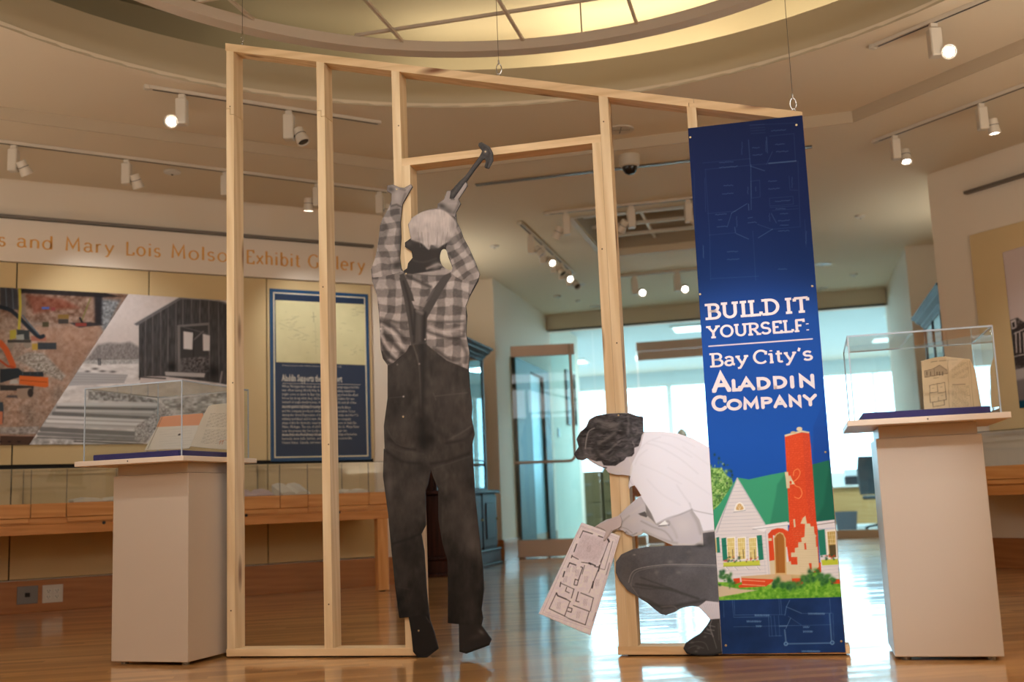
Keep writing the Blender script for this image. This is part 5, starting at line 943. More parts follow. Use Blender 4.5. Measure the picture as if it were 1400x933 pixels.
tag(bo, 'tan booklet with a printed house drawing and floor plan standing on the right pedestal', 'booklet')
x0, _ = FPR.xz(R5((665, 702))[0], .03); s_ = MB().prism([(x0 + .01, 0), (x0 + .2, 0), (x0 + .2, .1), (x0 + .01, .1)], .036, .042).build('easel_stand', ACR); s_.location = FPR.w(0, 0, zr + .0278); s_.rotation_euler.z = FPR.a; tag(s_, 'clear acrylic stand behind the tan booklet', 'stand')

# ------------------------------------------------------------------ left wall: gallery name, mural, poster
M_gold = mat('gold_letters', rgb(226, 162, 72), .45, metal=0)
gl = thing('gallery_name_lettering', 'golden raised lettering of the gallery name along the white frieze', 'lettering', FL.loc(), FL.a)
FY = .0355
base = lambda x: 338.5 + (x - 0) * (414.5 - 338.5) / 500 if False else None
def zz(px): return FL.xz(px, -FY)[1]
ZB = zz((150, 347.5)); 
def at_x(pxx):                                           # baseline pixel for a given column
    y = 340.
    for _ in range(6): y -= (ZB - zz((pxx, y))) * -1475 / 8.5 * -1
    return (pxx, y)
def word(t, xa, xb, h=19): textline(t, FL, at_x(xa), at_x(xb), h, M_gold, gl, FY, .15, .07, 0, .1)
word('s', -3, 8); word('and', 22, 73); word('Mary', 88, 157); word('Lois', 171, 220); word('Molson', 233, 327, 19); word('Exhibit', 336, 411, 19); word('Gallery', 421, 500, 19)
mur = thing('wall_mural', 'large two-part photo mural on the left wall: colour excavation site and grey barn with lumber', 'mural', FL.loc(), FL.a)
MU = zoomed(0, 380, 3.888)
def paint_dig(k):
    P = k.P; n = fbm(P, .05, 2); n2 = fbm(P, .25, 7)
    k.c[:] = (np.array([168, 138, 120]) + (n2[:, None] - .5) * 74 + (n[:, None] - .5) * np.array([60, 34, 22]) + (fbm(P, .9, 17)[:, None] - .5) * 36) / 255
    k.poly(MU((0, 40), (700, 80), (600, 240), (300, 250), (0, 200)), lambda q: np.array([142, 108, 90]) + (fbm(q, .2, 3)[:, None] - .5) * 110, 4); k.poly(MU((140, 90), (330, 110), (420, 160), (300, 170), (180, 190)), lambda q: np.array([134, 70, 50]) + (fbm(q, .2, 5)[:, None] - .5) * 70, 3, .8)
    k.poly(MU((200, 260), (560, 250), (440, 450), (330, 560), (260, 430)), lambda q: np.array([172, 128, 104]) + (fbm(q, .2, 15)[:, None] - .5) * 60, 4, .7); k.poly(MU((520, 110), (640, 120), (560, 300), (520, 230)), lambda q: np.array([130, 130, 132]) + (fbm(q, .4, 15)[:, None] - .5) * 130, 3, .9)
    k.poly(MU((100, 55), (560, 80), (640, 100), (540, 105), (100, 80)), (36, 30, 30), 1, .9); k.poly(MU((500, 90), (545, 90), (540, 250), (505, 250)), (40, 34, 36), 2, .9); k.poly(MU((0, 45), (95, 60), (100, 170), (60, 170), (0, 150)), (58, 58, 64), 1.5, .9); k.poly(MU((100, 85), (135, 90), (140, 200), (105, 200)), (140, 120, 106), 1, .8)
    for x in (30, 65): k.line(MU((x, 50), (x + 6, 165)), 1.2, (100, 104, 112))
    k.poly(MU((370, 240), (480, 235), (560, 250), (420, 265)), (50, 44, 46), 1, .9); k.line(MU((430, 240), (480, 110)), 1.6, (120, 110, 60)); k.line(MU((425, 215), (440, 245)), 3, (30, 30, 32))
    for x, w_, y, h_, cc in ((225, 34, 235, 26, (70, 62, 40)), (308, 58, 195, 24, (130, 96, 44)), (310, 54, 220, 24, (60, 52, 48)), (222, 40, 155, 12, (70, 96, 170)), (272, 22, 158, 18, (140, 60, 60)), (400, 60, 240, 18, (150, 60, 50)), (200, 100, 345, 36, (50, 56, 62)), (170, 30, 350, 34, (190, 150, 60)), (165, 80, 310, 26, (170, 100, 80))): k.poly(MU((x, y), (x + w_, y), (x + w_, y + h_), (x, y + h_)), cc, .6, .9)
    k.poly(MU((75, 430), (150, 395), (230, 400), (350, 520), (330, 550), (200, 500)), lambda q: np.array([160, 146, 134]) + (fbm(q, .5, 25)[:, None] - .5) * 150, 2, .9)
    # dark boom, yellow digger
    k.line(MU((0, 155), (60, 175), (120, 230), (200, 310), (230, 310)), 5.5, (34, 40, 48), .95, .6, 3); k.line(MU((120, 200), (160, 250), (205, 300)), 2, (80, 92, 104), .9, .5); k.line(MU((104, 60), (108, 150), (100, 290)), 3.6, (196, 172, 60), .95, .5); k.poly(MU((52, 280), (84, 275), (90, 320), (52, 330)), (180, 160, 60), .5); k.poly(MU((88, 275), (155, 280), (158, 330), (92, 330)), (60, 62, 60), .6); k.poly(MU((84, 305), (126, 300), (130, 345), (92, 348)), (160, 156, 146), .5)
    for x in (56, 146): k.blob(*MU((x, 358))[0], 5, 4.5, (150, 132, 116), 1, 0, 4)
    k.poly(MU((40, 330), (165, 330), (165, 345), (40, 345)), (70, 62, 56), .6)
    # orange excavator
    k.line(MU((0, 345), (30, 380), (58, 440), (70, 470)), 8, (206, 92, 44), 1, .5, 3); k.line(MU((0, 440), (40, 470), (70, 475)), 3, (180, 76, 40), 1, .5); k.poly(MU((0, 485), (100, 480), (120, 500), (230, 500), (232, 525), (100, 530), (0, 560)), (46, 50, 54), .6); k.poly(MU((103, 520), (256, 530), (258, 578), (240, 584), (102, 566)), (222, 104, 44), .5); k.line(MU((110, 545), (250, 556)), .6, (120, 50, 20))
    for x in (120, 160, 200): k.line(MU((x, 485), (x, 515)), .6, (90, 96, 100))
    k.poly(MU((0, 570), (180, 575), (178, 598), (0, 600)), (60, 54, 50), .7); k.poly(MU((90, 590), (165, 585), (182, 610), (175, 642), (110, 644), (90, 625)), (170, 140, 120), .5); k.blob(*MU((162, 612))[0], 4, 6, (60, 50, 46), 1, 0, 4); k.poly(MU((40, 625), (90, 625), (95, 640), (30, 636)), (70, 66, 70), .8, .8); k.poly(MU((55, 545), (90, 540), (100, 562), (50, 566)), (190, 190, 186), .6, .7)
    k.poly(MU((-10, 660), (16, 662), (20, 700), (16, 770), (-10, 780)), (70, 76, 84), .5); k.poly(MU((-10, 710), (15, 712), (12, 780), (-10, 782)), (220, 130, 96), .5)
    k.poly(MU((0, 795), (210, 790), (200, 830), (0, 830)), lambda q: np.array([170, 160, 156]) + (fbm(q, .4, 25)[:, None] - .5) * 130, 1, .8); k.poly(MU((0, 838), (200, 842), (160, 890), (0, 890)), (88, 62, 50), .8); k.line(MU((0, 838), (200, 842)), .8, (200, 150, 130)); 
    for x in (0, 50, 100): k.blob(*MU((x, 872))[0], 2.5, 1.2, (30, 20, 20), .9)
def paint_barn(k):
    P = k.P; n2 = fbm(P, .25, 7)
    k.c[:] = (np.array([206, 190, 184]) + (n2[:, None] - .5) * 14) / 255
    k.poly(MU((470, 420), (520, 355), (580, 345), (640, 350), (690, 340), (740, 370), (740, 440), (440, 445)), lambda q: np.array([128, 120, 118]) + (fbm(q * np.array([1, .5]), .7, 3)[:, None] - .5) * 70, 2, .9)
    k.poly(MU((420, 445), (740, 435), (745, 580), (900, 540), (1240, 560), (1240, 900), (100, 900)), lambda q: np.array([214, 204, 200]) + (fbm(q * np.array([.5, 1]), .2, 13)[:, None] - .5) * 60, 1.2)
    k.poly(MU((430, 440), (740, 436), (740, 455), (560, 462), (430, 456)), lambda q: np.array([170, 164, 162]) + (fbm(q, .6, 13)[:, None] - .5) * 110, 1, .9)
    for x, y, rx in ((505, 484, 5), (545, 497, 5), (600, 500, 5), (465, 498, 4)): k.blob(*MU((x, y))[0], rx, 1.6, (80, 76, 78), .9)
    k.line(MU((524, 430), (524, 464)), 1.4, (50, 46, 48)); k.line(MU((534, 432), (533, 464)), 1.4, (60, 56, 58))
    # barn
    k.poly(MU((738, 245), (960, 112), (1150, 116), (1230, 150), (1230, 575), (1160, 560), (880, 525), (738, 525)), lambda q: np.array([72, 68, 68]) + (vnoise(q * np.array([.9, .12]), 1, 3)[:, None] - .5) * 26, .5)
    k.poly(MU((712, 246), (955, 102), (1150, 110), (1240, 150), (1240, 160), (1150, 120), (962, 114), (728, 256)), (110, 104, 104), .5); k.line(MU((712, 242), (955, 102), (1240, 130)), .8, (190, 178, 174))
    for x, y in ((775, 215), (812, 195), (855, 172), (893, 150), (935, 128), (972, 115), (1018, 115), (1062, 115), (1110, 118), (1160, 122), (1212, 145)): k.line(MU((x, y), (x + (x - 900) * .02, 525 + max(0, (x - 1100) * .3))), .7, (142, 134, 132), .8, .35)
    k.poly(MU((942, 252), (1112, 238), (1118, 500), (945, 500)), (124, 116, 114), .5); k.poly(MU((958, 262), (1106, 252), (1112, 420), (958, 430)), (66, 62, 62), .5)
    k.poly(MU((975, 285), (1026, 292), (1022, 382), (976, 378)), (214, 202, 198), .5); k.poly(MU((1078, 298), (1116, 308), (1114, 388), (1080, 388)), (210, 198, 194), .5); k.line(MU((1030, 330), (1080, 285)), 1.6, (120, 112, 110)); k.line(MU((1028, 270), (1028, 420)), 1.2, (50, 46, 46)); k.line(MU((960, 258), (1110, 300)), 1, (104, 98, 96))
    k.poly(MU((960, 430), (1110, 415), (1112, 500), (960, 500)), lambda q: np.array([84, 78, 78]) + (fbm(q, .5, 13)[:, None] - .5) * 130, 1); k.blob(*MU((915, 475))[0], 7, 7, (36, 34, 34), 1); k.blob(*MU((1135, 500))[0], 9, 12, (36, 34, 34), 1); k.blob(*MU((960, 475))[0], 5, 6, (110, 104, 104), .9)
    k.poly(MU((876, 500), (1090, 508), (1086, 530), (880, 520)), (180, 170, 166), .5); k.line(MU((1180, 500), (1170, 560)), 2, (150, 142, 140)); k.line(MU((740, 528), (880, 536)), 1.6, (40, 38, 40)); k.line(MU((745, 490), (742, 540)), 1.5, (50, 46, 46))
    # lumber stacks
    k.poly(MU((400, 500), (680, 515), (660, 560), (360, 575)), (176, 170, 170), .7); 
    for i in range(4): k.line(MU((400 - i * 10, 512 + i * 14), (676 - i * 6, 520 + i * 12)), .6, (130, 126, 128), .7, .4)
    k.poly(MU((470, 600), (560, 605), (660, 610), (830, 650), (840, 665), (470, 650)), lambda q: np.array([150, 144, 142]) + (fbm(q, .35, 13)[:, None] - .5) * 190, 1)
    k.poly(MU((300, 668), (850, 665), (900, 700), (920, 730), (860, 760), (770, 880), (715, 860), (715, 800), (210, 790), (240, 740)), (172, 166, 164), .6)
    for i, (a, b, v, w_) in enumerate((((310, 672), (830, 675), 214, 4.2), ((305, 690), (830, 700), 100, 3.2), ((300, 705), (810, 715), 206, 2.6), ((285, 722), (800, 748), 110, 5), ((260, 740), (780, 760), 220, 3.6), ((250, 762), (750, 780), 232, 4), ((230, 782), (730, 800), 200, 3), ((220, 805), (720, 830), 112, 6.5), ((205, 830), (720, 855), 124, 5), ((200, 850), (740, 870), 96, 2.5))): k.line(MU(a, b), w_, (v, v * .97, v * .96), .9, .7)
    k.poly(MU((850, 670), (900, 690), (918, 725), (860, 760), (775, 882), (715, 862), (720, 790), (800, 740)), lambda q: np.array([168, 160, 158]) + (fbm(q, .8, 23)[:, None] - .5) * 200, .8)
    k.poly(MU((860, 650), (960, 640), (1230, 600), (1240, 720), (940, 725), (870, 690)), lambda q: np.array([170, 164, 160]) + (fbm(q * np.array([.6, 1]), .3, 33)[:, None] - .5) * 170, 1); k.poly(MU((100, 850), (390, 860), (390, 900), (100, 900)), lambda q: np.array([190, 184, 182]) + (fbm(q, .2, 43)[:, None] - .5) * 140, 2)
    k.line(MU((395, 870), (760, 885)), 2, (70, 66, 66), .9)
FLm = FL
b_dig = board('excavation_photo', FLm, [[(-40, 391), (175.5, 402.2), (40, 608.5), (-40, 609.5)]], .031, .009, paint_dig, h=.0045, parent=mur, gain=(.88, .97, 1.05), rough=.35)
b_barn = board('barn_photo', FLm, [[(175.5, 402.2), (321, 411.8), (321, 606.5), (40, 608.5)]], .031, .009, paint_barn, h=.0045, parent=mur, gain=(1.08, 1.15, 1.22), rough=.35)
for b_ in (b_dig, b_barn): b_.location = (0, 0, 0); b_.rotation_euler.z = 0
# blue information poster
po = thing('information_poster', 'dark teal poster with a pale map sheet above white text, behind the timber studs', 'poster', FL.loc(), FL.a)
y0 = .03; xa, za = FL.xz((368.5, 394.5), -y0); xb, zb_ = FL.xz((508, 629), -y0)
MB().bbox(xa, xb, -y0 - .002, -.0225, zb_, za, .002).build('panel', mat('teal_poster_blue', rgb(16, 70, 112), .35), po)
i_ = .028; M_cr = mat('cream_line', rgb(226, 214, 180), .6)
MB().box(xa + i_, xb - i_, -y0 - .0026, -y0 - .0022, za - i_ - .009, za - i_).box(xa + i_, xb - i_, -y0 - .0026, -y0 - .0022, zb_ + i_, zb_ + i_ + .009).box(xa + i_, xa + i_ + .009, -y0 - .0026, -y0 - .0022, zb_ + i_, za - i_).box(xb - i_ - .009, xb - i_, -y0 - .0026, -y0 - .0022, zb_ + i_, za - i_).build('border_line', M_cr, po)
MB().box(xa + i_ + .016, xb - i_ - .016, -y0 - .0026, -y0 - .0022, zb_ + i_ + .016, za - i_ - .016).build('inner_field', mat('poster_navy', rgb(14, 44, 76), .35), po)
def paint_map(k):
    k.c[:] = np.array((214, 204, 160)) / 255; k.c += ((fbm(k.P, .05, 3) - .5) * .06)[:, None]; rs = np.random.RandomState(2); m = zoomed(300, 370, 3.332)
    for x0, y0_, n in ((320, 240, 14), (350, 290, 12), (400, 310, 8), (600, 370, 10), (630, 180, 14), (560, 260, 5), (450, 350, 3), (330, 215, 6)):
        for i in range(n): x, y = x0 + rs.normal(0, 22), y0_ + rs.normal(0, 14); k.line(m((x, y), (x + rs.uniform(4, 26), y + rs.uniform(-4, 4))), .35, (140, 134, 110), .6, .3)
    k.line(m((428, 190), (430, 235)), .5, (120, 116, 96), .8); k.line(m((436, 240), (440, 380)), .4, (170, 164, 134), .6); k.line(m((272, 240), (410, 300)), .4, (150, 146, 120), .6); k.line(m((420, 212), (440, 210)), .5, (120, 116, 96), .8)
mp_ = board('map_sheet', FL, [[(376.5, 410.5), (498.5, 416.5), (499.5, 499.5), (377.5, 495.5)]], y0 + .0032, .0006, paint_map, h=.004, parent=po, rough=.4); mp_.location = (0, 0, 0); mp_.rotation_euler.z = 0
def para(txt, F, pl, pr, size, m, parent, y, name, spacing=1.0, bold=0):
    cu = bpy.data.curves.new(name, 'FONT'); cu.body = txt; cu.size = size; cu.space_line = spacing; cu.extrude = .00015; cu.offset = bold; cu.resolution_u = 1
    to = bpy.data.objects.new(name, cu); COL.objects.link(to); bpy.context.view_layer.update(); dg = bpy.context.evaluated_depsgraph_get()
    me = bpy.data.meshes.new_from_object(to.evaluated_get(dg)); bpy.data.objects.remove(to); bpy.data.curves.remove(cu)
    xs_ = [v.co.x for v in me.vertices]; w = max(xs_) - min(xs_); x0, z0 = F.xz(pl, -y); x1 = F.xz(pr, -y)[0]; sx = (x1 - x0) / w if pr else 1
    me.transform(Matrix.Rotation(R(90), 4, 'X') @ Matrix.Diagonal((sx, 1, 1, 1))); me.materials.clear(); me.materials.append(m)
    o = bpy.data.objects.new(name, me); COL.objects.link(o); o.parent = parent; o.location = (x0, -y, z0); return o
PPx = zoomed(370, 500, 7.773); M_pt = mat('poster_text', rgb(206, 200, 190), .6)
para('Aladdin Supports the War Effort', FL, PPx((120, 165))[0], PPx((762, 175))[0], .075, M_pt, po, y0 + .003, 'title_text', bold=.0018)
x0, z0 = FL.xz(PPx((124, 188))[0], -y0 - .003); x1, z1 = FL.xz(PPx((955, 206))[0], -y0 - .003); MB().box(x0, x1, -y0 - .0032, -y0 - .0028, z0 - .003, z0).build('rule_line', M_pt, po)
p1 = "When Michiganders think about how they are being supported the\nwar effort during World War II, automobiles making munitions\nmight come to mind. In Bay City, the Aladdin supported the allied\nforces by doing what they did best: creating and cabins for use.\nInstead of single-family homes, the war in barracks and all of the\naccompanying buildings for service men"
p2 = "Aladdin gained experience during World ing military facilities\nand the company produced similar buildings Conservation Corps\nduring the Great Depression of the 1930s. The Pontiac and the U.S.\nmilitary mobilized, and in turn, Aladdin in 1942, the company\nshipped kits for barracks, mess halls, offices and more to Sault Ste.\nMarie, Michigan. The site of old Fort Brady along the St. Marys River\nnear the present-day Soo Locks complex as strategic site\naround the world that the U.S. military used"
p3 = "Aside from the Fort Brady installation, Aladdin shipped factories,\nbarracks, mess halls, latrines, and more to camps across the\nUnited States, Canada, and even to Europe"
para(p1, FL, PPx((120, 232))[0], PPx((938, 240))[0], .0295, M_pt, po, y0 + .003, 'body_text', 1.05); para(p2, FL, PPx((120, 453))[0], PPx((938, 460))[0], .0295, M_pt, po, y0 + .003, 'body_text', 1.05); para(p3, FL, PPx((120, 748))[0], PPx((920, 748))[0], .0295, M_pt, po, y0 + .003, 'body_text', 1.05)
para('Drawing showing the location of Aladdin buildings at Sault Ste. Marie, Michigan, 1942.', FL, (386, 500.5), (467, 503), .016, M_pt, po, y0 + .003, 'caption_text')
# ------------------------------------------------------------------ long table cases along the walls
CG = glass('case_glass', (.95, .96, .97), 1.0, .02, 1.95)
M_rail = wood('case_rail_maple', rgb(190, 124, 62), rgb(214, 150, 88), 'x', .35, coat=.3, contrast=.5)
def table_case(F, x0, x1, d, blocks, lbl, legs, back=-.03, ztop=None, z=(0.60, .655, .705, .775)):
    """z = apron bottom, apron top / drawer bottom, lip, wood top"""
    t = thing('table_display_case', lbl, 'display case', F.w(0, 0, 0), F.a); z0, z1, z2, z3 = z; zt = ztop
    MB().bbox(x0, x1, -d, back, z0, z1, .002).build('apron', M_rail, t)
    MB().bbox(x0, x1, -d + .012, back, z1 + .0005, z2, .002).build('under_rail', M_maple, t)
    for a, b, lip in blocks:
        nm = 'drawer_front' if lip else 'post_block'
        MB().bbox(a + .002, b - .002, -d - .004, -d + .03, z2, z3, .002).build(nm, M_maple, t)
        if lip: MB().bbox(a + .004, b - .012, -d - .002, -d + .0115, z1 + .012, z2 - .003, .0015).build('drawer_lip', M_maple, t)
        MB().box(b - .0015, b + .0015, -d + .001, -d + .009, z3 + .0005, zt - .008).build('glass_joint', mat('joint_grey', rgb(70, 66, 70), .3), t)
        if lip: MB().box(b - .0015, b + .0015, back - .012, back - .004, z3 + .0005, zt - .008).build('glass_joint', mat('joint_grey', rgb(70, 66, 70), .3), t)
    MB().box(x0, x1, -d + .031, back, z2, z3 - .002).build('deck', mat('case_linen', rgb(206, 196, 184), .9), t)
    MB().box(x0, x1, -d + .002, -d + .008, z3, zt - .008).build('front_pane', CG, t); MB().box(x0, x1, -d, back - .002, zt - .0078, zt).build('top_pane', CG, t); MB().box(x1 - .006, x1, -d + .009, back - .003, z3, zt - .008).build('end_pane', CG, t)
    MB().box(x0, x1, -d - .001, -d + .003, zt - .002, zt + .002).build('top_edge', mat('dark_glass_edge', rgb(26, 40, 38), .3), t); MB().box(x0, x1, back - .006, back - .002, zt + .0005, zt + .006).build('back_edge', mat('dark_glass_edge', rgb(26, 40, 38), .3), t)
    for lx in legs:
        for ly in (-d + .004,): MB().bbox(lx, lx + .085, ly, ly + .065, .006, z0, .003).build('leg', M_maplez, t); MB().cyl((lx + .042, ly + .03, 0), (lx + .042, ly + .03, .006), .02, n=12).build('foot_pad', M_dark, t)
    return t
D1 = .62
def lx(px, y=640): return FL.xz((px, y), -D1)[0]
zt = FL.xz((450, 633.0), -D1)[1]; z3 = FL.xz((450, 675.5), -D1)[1]; z2 = FL.xz((450, 692.5), -D1)[1]; z1 = z2 - .045; z0 = FL.xz((450, 713.0), -D1)[1]
xe = lx(531, 690); w_n = lx(421, 680) - lx(383, 680)
bl = []; edges = [(-5.6, lx(-40), False), (lx(-40), lx(42, 690), True), (lx(42, 690), lx(91, 690), False), (lx(91, 690), lx(383, 690) - 1.02, True), (lx(383, 690) - 1.02, lx(383, 690), True), (lx(383, 690), lx(421, 690), False), (lx(421, 690), lx(504.7, 690), True), (lx(504.7, 690), xe, False)]
tc1 = table_case(FL, -5.6, xe, D1, edges, 'long honey maple table case with glass top along the left wall', (xe - .09, xe - 4.4), ztop=zt, z=(z0, z1, z2, z3))
for px in ((142, 715), (336.5, 705), (463.5, 700.5)):
    x, z = FL.xz(px, -D1); MB().cyl((x, -D1 - .004, z), (x, -D1 + .002, z), .011, n=12).build('lock', mat('lock_dark', rgb(60, 56, 52), .4, metal=.6), tc1)
def open_book(F, x, y, z, w, d, rot, lbl, m1, nm='open_book', cat='book', tilt=.0):
    t = thing(nm, lbl, cat, F.w(x, y, z), F.a + rot)
    prof = [(-w, .012), (-w * .6, .026), (-w * .15, .02), (0, .004), (w * .15, .02), (w * .6, .026), (w, .012)]; top = [(p[0], p[1] + tilt * 0) for p in prof]
    vs = []; fs = []
    for i, (a, b) in enumerate(top): vs += [(a, -d, b), (a, d, b + tilt), (a, -d, .002 if True else 0), (a, d, .002)]
    for i in range(len(top) - 1): k = i * 4; fs += [(k, k + 4, k + 5, k + 1), (k + 2, k + 3, k + 7, k + 6), (k, k + 2, k + 6, k + 4), (k + 1, k + 5, k + 7, k + 3)]
    fs += [(0, 1, 3, 2), (24, 26, 27, 25)]
    MB().add(vs, fs).build('pages', m1, t); MB().bbox(-w - .006, w + .006, -d - .006, d + .006, -.002, .0019, .001).build('cover', mat('book_cover', rgb(120, 70, 50), .6), t)
MB_ = None
zd = z3 + .002
xk = FL.xz((398, 672), -.35)[0]; open_book(FL, xk, -.35, zd, .11, .1, .1, 'open cream book lying in the left table case beside the second stud', mat('cream_pages', rgb(226, 216, 196), .8), tilt=.07)
xk = FL.xz((346, 674), -.4)[0]; open_book(FL, xk, -.4, zd, .13, .1, -.1, 'pinkish open papers in the left table case beside the leftmost stud', mat('pink_pages', rgb(232, 206, 200), .8), 'open_papers', 'papers', .03)
xk = FL.xz((483, 671), -.35)[0]; open_book(FL, xk, -.35, zd, .1, .08, .0, 'flat cream booklet in the right end of the left table case', mat('cream_pages', rgb(226, 216, 196), .8), tilt=.01)
xk = FL.xz((140, 680), -.35)[0]; open_book(FL, xk, -.35, zd, .2, .1, .05, 'flat pale open album in the left table case beside the left pedestal', mat('cream_pages', rgb(226, 216, 196), .8), tilt=.01)
# sockets on the left baseboard
for px, kind in (((37.5, 814), 0), ((72, 812), 1)):
    x, z = FL.xz(px, -.022); lb = ('grey metal data socket plate on the left baseboard', 'white four-outlet power socket plate on the left baseboard')[kind]
    t = thing(('data_socket', 'power_socket')[kind], lb, 'wall socket', FL.w(x, -.0205, z), FL.a)
    MB().bbox(-.066, .066, -.006, 0, -.06, .06, .002).build('plate', mat('socket_grey', rgb(120, 116, 112), .4, metal=.4) if kind == 0 else mat('socket_white', rgb(206, 196, 182), .5), t)
    if kind == 0: MB().bbox(-.016, .016, -.009, -.006, -.014, .014, .002).build('jack', M_dark, t)
    else:
        for a in (-.027, .027):
            for b in (-.02, .02):
                MB().bbox(a - .018, a + .018, -.008, -.006, b - .015, b + .015, .001).build('outlet_face', mat('socket_face', rgb(214, 206, 192), .5), t); MB().box(a - .009, a - .006, -.0086, -.0079, b - .004, b + .008).box(a + .006, a + .009, -.0086, -.0079, b - .004, b + .008).cyl((a, -.0086, b - .009), (a, -.0079, b - .009), .003, n=8).build('outlet_slots', M_dark, t)
# right wall case, photo, caption
D2 = .55
def rx(px, y, dd=D2): return FR.xz((px, y), -dd)
zt2 = FR.xz((1345, 590.5), -D2)[1]; xs0 = .18; rr_ = zt - z3
z3b = zt2 - rr_
tc2 = table_case(FR, xs0, 4.6, D2, [(xs0, xs0 + .28, False), (xs0 + .28, xs0 + 1.5, True), (xs0 + 1.5, xs0 + 1.8, False), (xs0 + 1.8, 4.6, True)], 'honey maple table case with glass top along the right wall behind the right pedestal', (xs0 + .25, 3.4), ztop=zt2, z=(z0, z1, z2, z3))
def paint_house(k):
    P = k.P; k.c[:] = np.array((206, 188, 184)) / 255; z = zoomed(1220, 320, 3.333); n = fbm(P, .4, 3)
    k.poly(z((535, 395), (570, 380), (610, 410), (640, 420), (640, 800), (560, 800)), lambda q: np.array([84, 76, 74]) + (fbm(q, .6, 3)[:, None] - .5) * 120, .6)
    k.poly(z((538, 398), (562, 388), (566, 430), (545, 434)), (206, 194, 190), .5); k.poly(z((545, 405), (556, 400), (560, 425), (548, 428)), (60, 54, 54), .4)
    k.poly(z((545, 440), (600, 400), (640, 420), (640, 600), (560, 600)), (54, 48, 48), .6, .7)
    for x in (562, 580, 598): k.line(z((x, 450), (x + 4, 540)), 1.3, (214, 202, 198))
    k.line(z((556, 455), (610, 430)), 1.3, (206, 194, 190)); k.line(z((552, 560), (620, 545)), 1.2, (190, 180, 176))
    k.poly(z((556, 620), (640, 600), (640, 650), (560, 680)), (176, 168, 166), 1); k.poly(z((560, 670), (640, 650), (640, 790), (575, 790)), (120, 112, 112), 2)
    k.poly(z((574, 760), (640, 756), (640, 800), (576, 800)), (20, 70, 90), .5)
hp = board('old_house_photo', FR, [[(1370.5, 345.5), (1460, 318), (1478, 550), (1394, 558.5)]], .024, .006, paint_house, h=.006, rough=.35)
tag(hp, 'grey photo print of an old house with porch on the right wall panel', 'photo print')

# ------------------------------------------------------------------ china cabinets
M_mah = wood('dark_mahogany', rgb(34, 16, 10), rgb(62, 30, 20), 'z', .5, coat=0, contrast=.6); M_mah.node_tree.nodes['Principled BSDF'].inputs['Specular IOR Level'].default_value = .2
CBG = glass('cabinet_glass', (.7, .75, .78), 1.0, .01, 3.2)
def cabinet(x, y, ang, length, depth, H, lbl):
    t = thing('china_cabinet', lbl, 'cabinet', (x, y, 0), ang); L_, D_ = length, depth      # x along the front, y away from it
    MB().bbox(-.03, L_ + .03, -.03, D_, .03, .14, .006).build('plinth', M_mah, t); MB().bbox(-.045, L_ + .045, -.045, D_, 0, .03, .004).bbox(-.04, L_ + .04, -.04, D_, .14, .165, .008).build('base_moulding', M_mah, t)
    MB().bbox(0, L_, 0, D_, .165, .70, .003).build('lower_body', M_mah, t); MB().bbox(-.04, L_ + .04, -.04, D_, .70, .735, .008).build('counter', M_mah, t)
    n = 3; w = L_ / n
    for i in range(n):
        a, b = i * w + .03, (i + 1) * w - .03
        d = MB().bbox(a, b, -.018, -.0005, .19, .68, .003).build('lower_door', M_mah, t); MB().bbox(a + .07, b - .07, -.028, -.0185, .26, .61, .008).build('raised_panel', M_mah, d); MB().lathe([(.004, 0), (.012, .012), (.010, .02), (.002, .024)], 12, Matrix.Translation((b - .035, -.018, .45)) @ Matrix.Rotation(R(90), 4, 'X')).build('knob', mat('aged_brass', rgb(150, 116, 60), .35, metal=1), d)
        MB().bbox(a - .022, a - .002, -.02, .0, .165, .70, .002).build('pilaster', M_mah, t)
    for sx in (0, L_ - .03):
        MB().bbox(sx, sx + .03, .10, D_, .735, H - .1, .002).build('upper_side', M_mah, t)
    MB().bbox(.031, L_ - .031, D_ - .02, D_, .735, H - .1, .001).build('upper_back', M_mah, t)
    for i in range(n + 1): xx = min(max(i * w - .025, 0), L_ - .05); MB().bbox(xx, xx + .05, .075, .0995, .735, H - .1, .003).build('upper_post', M_mah, t)
    for i in range(n):
        a, b = i * w + .026, (i + 1) * w - .026
        MB().box(a, b, .085, .089, .76, H - .125).build('glass_door', CBG, t)
        MB().bbox(a, b, .078, .0845, 1.02, 1.035, .001).bbox(a, b, .078, .0845, .736, .759, .001).bbox(a, b, .078, .0845, H - .124, H - .1, .001).build('glazing_bar', M_mah, t)
    for z_ in (1.05, 1.35, 1.65): MB().box(.035, L_ - .035, .13, D_ - .025, z_, z_ + .015).build('shelf', M_mah, t)
    pr = [(0, 0), (.02, .02), (.02, .03), (.06, .06), (.06, .075), (.09, .10), (.09, .115), (0, .115)]
    mb = MB(); vs = []; path = [(-1, D_, 0), (-1, .05, 0), (1, .05, 0), (1, D_, 0)]
    for k2, (sx, yy, _) in enumerate(path):
        for o_, z_ in pr: vs.append(((-o_ if sx < 0 else L_ + o_), (yy if k2 in (0, 3) else .075 - o_), H - .1 + z_))
    m_ = len(pr); fs = [(k2 * m_ + i, (k2 + 1) * m_ + i, (k2 + 1) * m_ + (i + 1) % m_, k2 * m_ + (i + 1) % m_) for k2 in range(3) for i in range(m_)]; fs += [tuple(range(m_)), tuple(range(4 * m_ - 1, 3 * m_ - 1, -1))]
    mb.add(vs, fs).build('cornice', M_mah, t); MB().box(.01, L_ - .01, .09, D_ - .01, H - .1, H - .08).build('top_board', M_mah, t)
    return t
